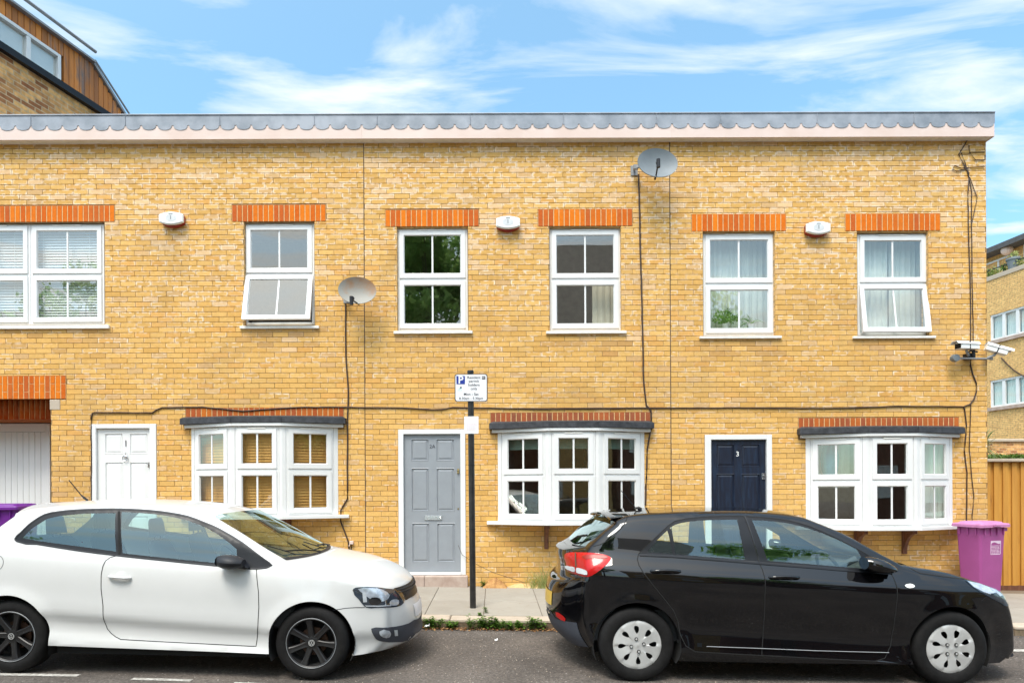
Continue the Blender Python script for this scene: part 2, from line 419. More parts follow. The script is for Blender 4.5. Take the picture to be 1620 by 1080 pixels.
M['dish_rust'] = mat('stained_dish', (0.27, 0.26, 0.23), 0.6, scale=3.2, c2=(0.32, 0.17, 0.08), lo=0.5, hi=0.68)
M['dark_plastic'] = mat('dark_plastic', (0.02, 0.021, 0.025), 0.5, spec=0.3)
M['red_plastic'] = mat('red_box_plastic', (0.30, 0.02, 0.012), 0.4)
M['white_plastic'] = mat('white_box_plastic', (0.80, 0.80, 0.78), 0.35, var=0.03)
M['pale_grey'] = mat('pale_grey_print', (0.60, 0.62, 0.63), 0.5)
M['sign_white'] = mat('sign_face', (0.80, 0.80, 0.82), 0.4, var=0.02)
M['sign_blue'] = mat('sign_blue', (0.012, 0.035, 0.28), 0.4, var=0.05)
M['ink'] = mat('black_ink', (0.035, 0.035, 0.05), 0.5)
M['teal_ink'] = mat('teal_ink', (0.05, 0.35, 0.35), 0.5)
M['red_ink'] = mat('faded_red_ink', (0.62, 0.32, 0.30), 0.6)
M['sign_back'] = mat('grey_sign_back', (0.25, 0.26, 0.27), 0.5)
M['wood_bracket'] = mat('stained_bracket_timber', (0.10, 0.035, 0.018), 0.6, scale=8, c2=(0.19, 0.075, 0.035), stretch=(4, 4, 0.5))
M['fence'] = island_mat('golden_fence_board', (0.40, 0.165, 0.02), (0.66, 0.34, 0.06), rough=0.7, nscale=2.2, stretch=(6, 6, 0.6), bump=0.2, spots=((0.24, 0.09, 0.02), 2.6, 0.60))
M['clad'] = island_mat('cedar_cladding', (0.20, 0.075, 0.03), (0.84, 0.29, 0.045), rough=0.7, nscale=1.2, stretch=(3, 3, 0.5), bump=0.2, spots=((0.16, 0.13, 0.12), 1.1, 0.52))
M['far_brick'] = None
M['foliage'] = leaf_mat('weed_leaf', (0.06, 0.14, 0.015), (0.16, 0.30, 0.04))
M['tree_leaf'] = leaf_mat('tree_leaf', (0.24, 0.44, 0.12), (0.44, 0.62, 0.22), thin=0.75)
M['grass'] = leaf_mat('grass_blade', (0.20, 0.28, 0.06), (0.52, 0.50, 0.20))
M['hedge'] = leaf_mat('hedge_leaf', (0.08, 0.16, 0.02), (0.17, 0.27, 0.04))
M['spiky'] = leaf_mat('spiky_leaf', (0.10, 0.15, 0.04), (0.30, 0.33, 0.12))
M['house_plant'] = leaf_mat('house_plant_leaf', (0.05, 0.16, 0.02), (0.18, 0.34, 0.06))
M['dead_leaf'] = leaf_mat('dead_leaf', (0.20, 0.075, 0.02), (0.55, 0.32, 0.14), 0.8)
M['soil'] = mat('loose_earth', (0.30, 0.14, 0.05), 0.95, scale=20, c2=(0.50, 0.28, 0.10), bump=0.9, bscale=60)
M['bark'] = mat('bark', (0.08, 0.06, 0.045), 0.9, bump=0.6)
M['pink_bin'] = mat('pinkish_purple_bin_plastic', (0.33, 0.065, 0.235), 0.5, var=0.06, scale=3)
M['pink_lid'] = mat('faded_pink_lid_plastic', (0.50, 0.19, 0.38), 0.55, var=0.12, scale=9)
M['purple_bin'] = mat('deep_purple_bin_plastic', (0.13, 0.012, 0.22), 0.45, var=0.08, scale=3)
M['bin_print'] = mat('bin_print', (0.72, 0.55, 0.68), 0.6)
M['blind_wood'] = mat('wooden_blind', (0.74, 0.36, 0.07), 0.6, scale=4, c2=(0.86, 0.48, 0.12), stretch=(0.5, 1, 8))
M['blind_white'] = mat('pale_blind', (0.84, 0.84, 0.86), 0.6, var=0.03)
M['curtain'] = mat('pale_curtain', (0.76, 0.80, 0.75), 0.9, var=0.05)
M['curtain_beige'] = mat('beige_curtain', (0.74, 0.68, 0.54), 0.9, var=0.05)
M['roller_green'] = mat('green_roller_blind', (0.16, 0.25, 0.20), 0.8)
M['teal_shade'] = mat('teal_cloth', (0.05, 0.30, 0.38), 0.8)
M['green_ball'] = mat('green_globe', (0.32, 0.52, 0.10), 0.4)
M['pot'] = mat('white_pot', (0.6, 0.6, 0.58), 0.4)
M['pane'] = glass_mat('window_glass', (0.92, 0.95, 0.93), 0.14, gain=1.3, wob=0.0012)
M['car_glass'] = glass_mat('car_glass', (0.80, 0.92, 0.88), 0.05, gain=1.7, rc=(0.72, 0.90, 0.93))
M['car_glass_dark'] = glass_mat('tinted_car_glass', (0.50, 0.66, 0.64), 0.05, gain=1.5, rc=(0.62, 0.84, 0.88))
M['lens'] = glass_mat('lamp_lens', (0.93, 0.95, 0.98), 0.04, gain=1.2)
M['white_car'] = mat('white_car_paint', (0.60, 0.60, 0.59), 0.35, var=0.01, coat=0.6)
M['black_car'] = mat('black_car_paint', (0.003, 0.003, 0.0038), 0.6, var=0.05, coat=1.0, spec=0.0, cr_=0.01)
M['black_car'].node_tree.nodes['Principled BSDF'].inputs['Coat IOR'].default_value = 1.56
M['rubber'] = mat('tyre_rubber', (0.008, 0.0075, 0.0075), 0.8, var=0.3, scale=20, spec=0.25)
M['alloy_black'] = mat('satin_black_alloy', (0.010, 0.0095, 0.010), 0.42, var=0.1, c2=(0.016, 0.015, 0.015), spec=0.4)
M['cover_silver'] = mat('silver_wheel_cover', (0.50, 0.50, 0.49), 0.42, metal=0.25, var=0.05, scale=12)
M['arch'] = mat('wheel_arch_liner', (0.008, 0.008, 0.008), 0.9)
M['trim'] = mat('satin_black_trim', (0.012, 0.013, 0.016), 0.35, spec=0.25)
M['textured'] = mat('dark_bumper_plastic', (0.05, 0.055, 0.07), 0.6, bump=0.3, bscale=200)
M['seat'] = mat('dark_seat_cloth', (0.035, 0.035, 0.038), 0.9)
M['cabin'] = mat('cabin_plastic', (0.04, 0.042, 0.045), 0.7)
M['headliner'] = mat('pale_headliner', (0.35, 0.35, 0.33), 0.9)
M['tail_red'] = mat('tail_lamp_red', (0.46, 0.006, 0.006), 0.3, var=0.1, scale=30, coat=0.35, spec=0.3)
M['reflector'] = mat('lamp_reflector', (0.55, 0.59, 0.64), 0.3, metal=0.25, var=0.25, scale=25)
M['lamp_dark'] = mat('lamp_housing', (0.02, 0.035, 0.055), 0.45, var=0.3, scale=40)
M['rear_plate'] = mat('yellow_plate', (0.62, 0.40, 0.05), 0.4)
M['rust'] = mat('brake_rust', (0.10, 0.05, 0.03), 0.7)

def brick_tex_mat(name, c1, c2, mort, bw=0.225, bh=0.075, bias=0.0):
    m, nt, b = newmat(name); L = nt.links.new
    t = N(nt, 'ShaderNodeTexCoord')
    br = N(nt, 'ShaderNodeTexBrick'); br.inputs['Color1'].default_value = (*c1, 1); br.inputs['Color2'].default_value = (*c2, 1)
    br.inputs['Mortar'].default_value = (*mort, 1); br.inputs['Scale'].default_value = 1.0
    br.inputs['Brick Width'].default_value = bw; br.inputs['Row Height'].default_value = bh; br.inputs['Mortar Size'].default_value = 0.008
    br.inputs['Bias'].default_value = bias
    L(t.outputs['UV'], br.inputs[0])
    n = N(nt, 'ShaderNodeTexNoise'); n.inputs['Scale'].default_value = 12; n.inputs['Detail'].default_value = 6; L(t.outputs['Object'], n.inputs[0])
    mr = N(nt, 'ShaderNodeMapRange'); mr.inputs[1].default_value = 0.3; mr.inputs[2].default_value = 0.7; mr.inputs[3].default_value = 0.75; mr.inputs[4].default_value = 1.2
    L(n.outputs[0], mr.inputs[0])
    mul = N(nt, 'ShaderNodeVectorMath', operation='SCALE'); L(br.outputs[0], mul.inputs[0]); L(mr.outputs[0], mul.inputs['Scale'])
    L(mul.outputs[0], b.inputs['Base Color']); b.inputs['Roughness'].default_value = 0.9
    bp = N(nt, 'ShaderNodeBump'); bp.inputs['Strength'].default_value = 0.6; bp.inputs['Distance'].default_value = 0.006; bp.invert = True
    L(br.outputs['Fac'], bp.inputs['Height']); L(bp.outputs[0], b.inputs['Normal'])
    return m
M['far_brick'] = brick_tex_mat('distant_yellow_brick', (0.78, 0.49, 0.18), (0.66, 0.39, 0.14), (0.40, 0.27, 0.14))
M['old_brick'] = brick_tex_mat('multi_stock_brick', (0.88, 0.48, 0.17), (0.30, 0.10, 0.035), (0.60, 0.42, 0.24))
M['red_brick'] = brick_tex_mat('red_opposite_brick', (0.22, 0.07, 0.04), (0.16, 0.05, 0.03), (0.2, 0.17, 0.13))
M['tiles'] = mat('roof_tiles', (0.26, 0.22, 0.19), 0.8, scale=6, c2=(0.42, 0.36, 0.31), stretch=(0.6, 0.6, 6))
# ================================================================== setting: road, kerb, pavement
mb = MB()
xs = [-60, -30, -15, -10] + [-8 + 0.25 * i for i in range(65)] + [10, 15, 30, 60]
ys = [-40, -20, -9.0, -6.5, -5, -4.6, -4.3, -4.0, -3.7, -3.4, -3.1, -2.8, -2.6, -2.4, -2.3, -2.215]
mb.grid([[Vector((x, y, road_z(x, y))) for y in ys] for x in xs])
road = mb.build('road', M['asphalt'], smooth=60); tag(road, kind='structure')
mb = MB()
gx = [-300, -60, 60, 300]; gy = [-300, -60, -2.3, 60, 500]
mb.grid([[Vector((x, y, ground(x) - (0.05 if y < -1 else -0.05))) for y in (-300, -40, -13)] for x in (-300, -60, 60, 300)])
mb.grid([[Vector((x, y, ground(x) - 0.03)) for y in (-2.0, 500)] for x in (-300, -60, 7.0, 60, 300)])
g_ = mb.build('ground', mat('bare_ground', (0.16, 0.14, 0.10), 0.95, scale=3)); tag(g_, kind='structure')

def pav_z(x, y):           # slight fall towards the kerb
    return ground(x) + PAV + 0.006 * y
mb = MB()
def slab(x0, x1, y0, y1, lift=0.0):
    h = 0.004
    vs = [Vector((x, y, pav_z(x, y) + lift)) for x, y in ((x0, y0), (x1, y0), (x1, y1), (x0, y1))]
    lo = [v - Vector((0, 0, 0.05)) for v in vs]
    b = [v.copy() for v in vs]
    for i, (sx, sy) in enumerate(((1, 1), (-1, 1), (-1, -1), (1, -1))):
        vs[i] = vs[i] + Vector((sx * h, sy * h, 0)); b[i].z -= h
    mb.add(vs + b + lo, [(0, 1, 2, 3)] + [(k, (k + 1) % 4, (k + 1) % 4 + 4, k + 4)[::-1] for k in range(4)] + [(k + 4, (k + 1) % 4 + 4, (k + 1) % 4 + 8, k + 8)[::-1] for k in range(4)])
rs = random.Random(3)
for (ya, yb, off) in ((-1.13, -0.004, -0.13), (-2.0, -1.134, -0.13)):
    for i in range(-14, 17):
        x0 = off + i * 0.677
        slab(x0 + 0.003, x0 + 0.674, ya + 0.003, yb - 0.003, rs.uniform(-0.0015, 0.0015))
pave = mb.build('pavement', M['slab']); tag(pave, kind='structure')
mb = MB()
mb.grid([[Vector((x, y, pav_z(x, y) - 0.012)) for y in (-2.03, 0.2)] for x in (-12, 12)])
mb.grid([[Vector((x, y, pav_z(x, 0) - 0.012)) for y in (0.2, 9.0)] for x in (7.15, 14)])
pj = mb.build('pavement_bedding', M['gap']); tag(pj, kind='structure')
mb = MB(); mk = MB()
x = -12.2
while x < 12:
    w = 0.90; rj = rs.uniform(-0.004, 0.004)
    z1a, z1b = pav_z(x, -2.1) + rj, pav_z(x + w, -2.1) + rj
    for (m_, za, zb, y0, y1) in ((mb, 0.0, -0.045, -2.21, -2.004), (mk, -0.046, -0.22, -2.205, -2.02)):
        vs = [Vector((xx, yy, (z1a if xx == x else z1b) + dz)) for dz in (za, zb) for (xx, yy) in ((x, y0), (x + w - 0.006, y0), (x + w - 0.006, y1), (x, y1))]
        m_.add(vs, [(0, 1, 2, 3), (7, 6, 5, 4), (0, 4, 5, 1), (1, 5, 6, 2), (2, 6, 7, 3), (3, 7, 4, 0)])
    x += w
kb = mb.build('kerb', M['kerb'], bevel=0.012); tag(kb, kind='structure')
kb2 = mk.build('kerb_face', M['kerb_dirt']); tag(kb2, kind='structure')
mb = MB()
def mark(x0, x1, y0, y1):
    n = 8
    mb.grid([[Vector((x0 + (x1 - x0) * i / n, y, road_z(x0 + (x1 - x0) * i / n, y) + 0.004)) for y in (y0, y1)] for i in range(n + 1)])
mark(-4.20, -3.40, -4.13, -4.07); mark(-2.93, -2.45, -4.19, -4.135); mark(-2.1, -1.4, -4.22, -4.16); mark(0.6, 1.4, -4.25, -4.19)
mark(5.15, 6.6, -2.92, -2.82)
bm_ = mb.build('bay_marking', M['marking']); tag(bm_, kind='structure')

# ================================================================== terrace
def facade(px, py, Y=0.0):
    p = W(px, py, Y); return p.x, p.z
def rect_px(l, t, r, b, Y=0.0):
    """axis-aligned facade rectangle from the mid-points of its edges"""
    cx, cy = (l + r) / 2, (t + b) / 2
    return (facade(l, cy, Y)[0], facade(r, cy, Y)[0], facade(cx, b, Y)[1], facade(cx, t, Y)[1])

def wall_holes(mb, x0, x1, z0, z1, holes, Y, uv=False):
    X = sorted(set([x0, x1] + [min(max(v, x0), x1) for h in holes for v in h[:2]]))
    Z = sorted(set([z0, z1] + [min(max(v, z0), z1) for h in holes for v in h[2:]]))
    for i in range(len(X) - 1):
        for j in range(len(Z) - 1):
            cx, cz = (X[i] + X[i + 1]) / 2, (Z[j] + Z[j + 1]) / 2
            if X[i + 1] - X[i] < 1e-5 or Z[j + 1] - Z[j] < 1e-5: continue
            if any(h[0] < cx < h[1] and h[2] < cz < h[3] for h in holes): continue
            q = [(X[i], Y, Z[j]), (X[i + 1], Y, Z[j]), (X[i + 1], Y, Z[j + 1]), (X[i], Y, Z[j + 1])]
            mb.add(q, [(0, 1, 2, 3)], uvs=[[(a[0], a[2]) for a in q]])

def clip(rects, h, mn=0.012):
    out = []
    for r in rects:
        a, b, c, d = r
        if h[1] <= a or h[0] >= b or h[3] <= c or h[2] >= d: out.append(r); continue
        if h[0] - a > mn: out.append((a, h[0], c, d))
        if b - h[1] > mn: out.append((h[1], b, c, d))
        a2, b2 = max(a, h[0]), min(b, h[1])
        if h[2] - c > mn: out.append((a2, b2, c, h[2]))
        if d - h[3] > mn: out.append((a2, b2, h[3], d))
    return out

def brick_face(mb, r, full, Yf, Yb, tone, eff, ch=0.0022):
    a, b, c, d = r; A, B, C_, D = full
    f = [(a + ch, Yf, c + ch), (b - ch, Yf, c + ch), (b - ch, Yf, d - ch), (a + ch, Yf, d - ch)]
    g = [(a, Yf + ch, c), (b, Yf + ch, c), (b, Yf + ch, d), (a, Yf + ch, d)]
    k = [(a, Yb, c), (b, Yb, c), (b, Yb, d), (a, Yb, d)]
    u = lambda p: ((p[0] - A) / (B - A), (p[2] - C_) / (D - C_))
    fs = [(0, 1, 2, 3)] + [(i + 4, (i + 1) % 4 + 4, (i + 1) % 4, i) for i in range(4)] + [(i + 8, (i + 1) % 4 + 8, (i + 1) % 4 + 4, i + 4) for i in range(4)]
    vs = f + g + k
    mb.add(vs, fs, uvs=[[u(vs[j]) for j in q] for q in fs], col=(*tone, eff))

def mixc(a, b, t): return tuple(a[i] + (b[i] - a[i]) * t for i in range(3))
def brick_tone(rg, hz):
    t = rg.random()
    base = mixc((0.63, 0.355, 0.098), (0.71, 0.43, 0.140), rg.random())
    if t < 0.06: base = mixc(base, (0.56, 0.38, 0.24), 0.42)      # greyer
    elif t < 0.14: base = mixc(base, (0.68, 0.31, 0.08), 0.32)   # more orange
    elif t < 0.14 + 0.12 * hz: base = mixc(base, (0.78, 0.58, 0.42), 0.42)   # pinkish
    b = rg.uniform(0.93, 1.05)
    return tuple(min(0.95, c * b) for c in base)

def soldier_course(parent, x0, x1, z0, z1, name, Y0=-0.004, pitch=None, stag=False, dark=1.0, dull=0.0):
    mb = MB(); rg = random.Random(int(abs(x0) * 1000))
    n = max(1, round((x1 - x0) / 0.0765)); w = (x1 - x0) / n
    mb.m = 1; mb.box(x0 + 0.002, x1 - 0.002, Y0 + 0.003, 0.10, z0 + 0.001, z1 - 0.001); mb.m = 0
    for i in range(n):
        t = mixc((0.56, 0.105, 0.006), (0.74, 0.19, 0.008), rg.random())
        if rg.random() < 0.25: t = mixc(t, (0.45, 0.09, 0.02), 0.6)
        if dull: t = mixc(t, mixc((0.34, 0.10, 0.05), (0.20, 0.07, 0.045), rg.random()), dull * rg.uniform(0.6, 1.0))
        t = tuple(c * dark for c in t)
        a, b = x0 + i * w + 0.0062, x0 + (i + 1) * w - 0.0062
        if stag:
            s = z0 + (z1 - z0) * (0.31 if i % 2 == 0 else 0.66)
            for (c, d) in ((z0, s - 0.004), (s + 0.004, z1)):
                brick_face(mb, (a, b, c, d), (a, b, c, d), Y0 - rg.uniform(0, 0.002), 0.02, t, 0.5)
        else:
            brick_face(mb, (a, b, z0, z1), (a, b, z0, z1), Y0 - rg.uniform(0, 0.002), 0.02, t, 0.5)
    return mb.build(name, [M['soldier'], M['mortar_pale']], parent, fixn=True)

# local frame: (u, w, z): u along the wall, w outwards, z world height
def frameT(O, U, Nn):
    return lambda v: Vector((O[0], O[1], 0)) + U * v[0] + Nn * v[1] + Vector((0, 0, v[2]))

def ring(mb, u0, u1, z0, z1, t, w0, w1, T, tb=None, tt=None):
    tb = t if tb is None else tb; tt = t if tt is None else tt
    mb.box(u0, u0 + t, w0, w1, z0, z1, T); mb.box(u1 - t, u1, w0, w1, z0, z1, T)
    mb.box(u0 + t, u1 - t, w0, w1, z0, z0 + tb, T); mb.box(u0 + t, u1 - t, w0, w1, z1 - tt, z1, T)

def window_unit(win, T, u0, u1, z0, z1, fr=0.04, sa=0.064, zt=None, open_=0.0, trans=0.05, vent=True, pane='pane', shelf=False):
    """outer frame goes into the window's own mesh; sashes, panes and bars become its sub-parts"""
    mbf = MB()
    ring(mbf, u0, u1, z0, z1, fr, -0.05, 0.0, T)
    if zt is None: zt = (z0 + z1) / 2
    mbf.box(u0 + fr, u1 - fr, -0.05, -0.002, zt - trans / 2, zt + trans / 2, T)
    for (a, b, up) in ((zt + trans / 2, z1 - fr, True), (z0 + fr, zt - trans / 2, False)):
        TT = T
        if open_ and not up:
            hz = b; sn, cs = math.sin(open_), math.cos(open_)
            def TT(v, T=T, hz=hz, sn=sn, cs=cs):
                d = hz - v[2]; w_ = v[1] - 0.0
                return T(Vector((v[0], w_ * cs + d * sn, hz - d * cs + w_ * sn)))
            a -= 0.012; 
        ov = 0.012 if open_ and not up else 0.0
        ms = MB()
        U0, U1 = u0 + fr - 0.006 - ov, u1 - fr + 0.006 + ov
        ring(ms, U0, U1, a - 0.006, b + 0.006, sa, -0.03, 0.014, TT)
        g0, g1, h0, h1 = U0 + sa, U1 - sa, a - 0.006 + sa, b + 0.006 - sa
        # glazing bead, sloped
        for (p, q) in (((g0, h0), (g1, h0)), ((g1, h0), (g1, h1)), ((g1, h1), (g0, h1)), ((g0, h1), (g0, h0))):
            cx, cz = (g0 + g1) / 2, (h0 + h1) / 2
            def inn(pt, k=0.012): return (pt[0] + (k if pt[0] < cx else -k), pt[1] + (k if pt[1] < cz else -k))
            pi, qi = inn(p), inn(q)
            ms.add([TT(Vector((p[0], 0.010, p[1]))), TT(Vector((q[0], 0.010, q[1]))), TT(Vector((qi[0], -0.008, qi[1]))), TT(Vector((pi[0], -0.008, pi[1])))], [(0, 1, 2, 3)])
        ms.build('sash', M['upvc'], win, bevel=0.0)
        mp_ = MB()
        j = random.uniform(-0.0012, 0.0012); j2 = random.uniform(-0.0012, 0.0012)
        mp_.add([TT(Vector((g0, -0.006 + j, h0))), TT(Vector((g1, -0.006 + j2, h0))), TT(Vector((g1, -0.006 - j, h1))), TT(Vector((g0, -0.006 - j2, h1)))], [(0, 1, 2, 3)])
        mp_.build('pane', M[pane], win, fixn=False)
        mg = MB(); um = (g0 + g1) / 2
        mg.box(um - 0.0125, um + 0.0125, -0.012, -0.002, h0 + 0.004, h1 - 0.004, TT)
        mg.build('glazing_bar', M['upvc'], win)
    if vent:
        mv = MB(); um = (u0 + u1) / 2; L_ = min(0.24, (u1 - u0) * 0.2)
        mv.box(um - L_, um + L_, 0.002, 0.022, z1 - fr * 0.9, z1 - fr * 0.9 + 0.017, T)
        mv.build('vent', M['sill'], win, bevel=0.003)
    return mbf

def house_window(house, l, t, r, b, zt_px, open_=0.0, leaves=1, sill=(None, None, None, None), label=None):
    D = 0.055
    x0, x1, z0, z1 = rect_px(l, t, r, b, D)
    zt = facade((l + r) / 2, zt_px, D)[1]
    O = Vector((0, D, 0)); T = frameT(O, Vector((1, 0, 0)), Vector((0, -1, 0)))
    win = bpy.data.objects.new('window', bpy.data.meshes.new('window')); COL.objects.link(win); win.parent = house
    if label: win['label'] = label
    mb = MB(); w = (x1 - x0) / leaves
    for i in range(leaves):
        f = window_unit(win, T, x0 + i * w + (0.001 if i else 0), x0 + (i + 1) * w - (0.001 if i < leaves - 1 else 0), z0, z1, zt=zt, open_=open_)
        base = len(mb.v); mb.v += f.v; mb.f += [tuple(k + base for k in q) for q in f.f]; mb.mi += f.mi
    me = mb.build('window_frame_tmp', M['upvc'], None, bevel=0.003)
    win.data = me.data; win.data.name = 'window'; bpy.data.objects.remove(me)
    sl_, st, sr_, sb = sill
    sx0, sx1, sz0, sz1 = rect_px(sl_, st, sr_, sb, -0.03)
    ms = MB(); ms.box(sx0, sx1, -0.035, D - 0.002, sz0, sz1 - 0.002)
    ms.build('sill', M['sill'], win, bevel=0.004)
    return win, (x0, x1, z0, z1)

def curtain(win, x0, x1, z0, z1, Y, m='curtain', folds=9, amp=0.025, name='curtain', seed=0):
    rg = random.Random(seed); n = folds * 8; rows = []
    ph = [rg.uniform(-0.5, 0.5) for _ in range(folds + 2)]
    for i in range(n + 1):
        u = i / n; p = u * folds * 2 * math.pi + ph[int(u * folds)]
        rows.append([Vector((x0 + (x1 - x0) * u, Y + amp * math.sin(p) + amp * 0.4 * math.sin(2.3 * p), z)) for z in (z0, (z0 + z1) / 2, z1)])
    mb = MB(); mb.grid(rows); return mb.build(name, M[m], win, smooth=80, fixn=False)
def blind(win, x0, x1, z0, z1, Y, m='blind_wood', pitch=0.045, w=0.044, tilt=38, name='blind'):
    mb = MB(); z = z0; t = R(tilt)
    while z < z1:
        dy, dz = w / 2 * math.cos(t), w / 2 * math.sin(t)
        mb.prism([(x0, Y - dy, z - dz), (x0, Y + dy, z + dz), (x0, Y + dy, z + dz + 0.002), (x0, Y - dy, z - dz + 0.002)], (x1 - x0, 0, 0))
        z += pitch
    for f in (0.15, 0.85):
        xx = x0 + (x1 - x0) * f; mb.box(xx - 0.002, xx + 0.002, Y - w / 2 - 0.003, Y - w / 2, z0, z1)
    mb.box(x0, x1, Y - 0.03, Y + 0.03, z1, z1 + 0.04)
    return mb.build(name, M[m], win)

def panel_field(mb, x0, x1, z0, z1, Y, dz_=0.012, rim=0.022):
    """a recessed, bevelled door panel with a raised field, added as faces sitting in the door's front"""
    def rr(k, y): return [(x0 + k, Y + y, z0 + k), (x1 - k, Y + y, z0 + k), (x1 - k, Y + y, z1 - k), (x0 + k, Y + y, z1 - k)]
    loops = [rr(0, 0), rr(0.006, -0.004), rr(0.013, dz_), rr(rim, dz_), rr(rim + 0.022, dz_ * 0.35), rr(rim + 0.026, dz_ * 0.35)]
    vs = [p for l_ in loops for p in l_]; fs = []
    for i in range(len(loops) - 1):
        for k in range(4): fs.append((i * 4 + k, i * 4 + (k + 1) % 4, (i + 1) * 4 + (k + 1) % 4, (i + 1) * 4 + k))
    b = (len(loops) - 1) * 4; fs.append((b, b + 1, b + 2, b + 3))
    mb.add(vs, fs)

def make_door(house, outer, leaf, panels, mname, label, zfoot):
    """outer/leaf: pixel rectangles (l,t,r,b). door frame, leaf with panels"""
    D = 0.03
    ox0, ox1, oz0, oz1 = rect_px(*outer, 0.0); lx0, lx1, lz0, lz1 = rect_px(*leaf, D)
    oz0 = zfoot; lz0 = zfoot + 0.045
    fr = MB()
    fr.box(ox0, lx0 - 0.003, -0.012, 0.10, oz0, oz1); fr.box(lx1 + 0.003, ox1, -0.012, 0.10, oz0, oz1)
    fr.box(lx0 - 0.003, lx1 + 0.003, -0.012, 0.10, lz1 + 0.004, oz1)
    fr.box(lx0 - 0.003, lx1 + 0.003, -0.03, 0.10, oz0, lz0 - 0.006)
    d = MB()
    hs = [rect_px(*p, D) for p in panels]
    wall_holes(d, lx0, lx1, lz0, lz1, hs, D); d.uv = {}
    for h in hs: panel_field(d, *h, D)
    d.box(lx0, lx1, D + 0.02, D + 0.05, lz0, lz1)
    for (a, b_) in ((lx0, lx0), (lx1, lx1)): d.quad((a, D, lz0), (a, D + 0.02, lz0), (a, D + 0.02, lz1), (a, D, lz1))
    d.quad((lx0, D, lz1), (lx1, D, lz1), (lx1, D + 0.02, lz1), (lx0, D + 0.02, lz1))
    door = d.build('front_door', M[mname], house, fixn=False)
    if label: door['label'] = label
    fr.build('door_frame', M['white_paint'], door, bevel=0.004)
    return door, (ox0, ox1, oz0, oz1), (lx0, lx1, lz0, lz1)

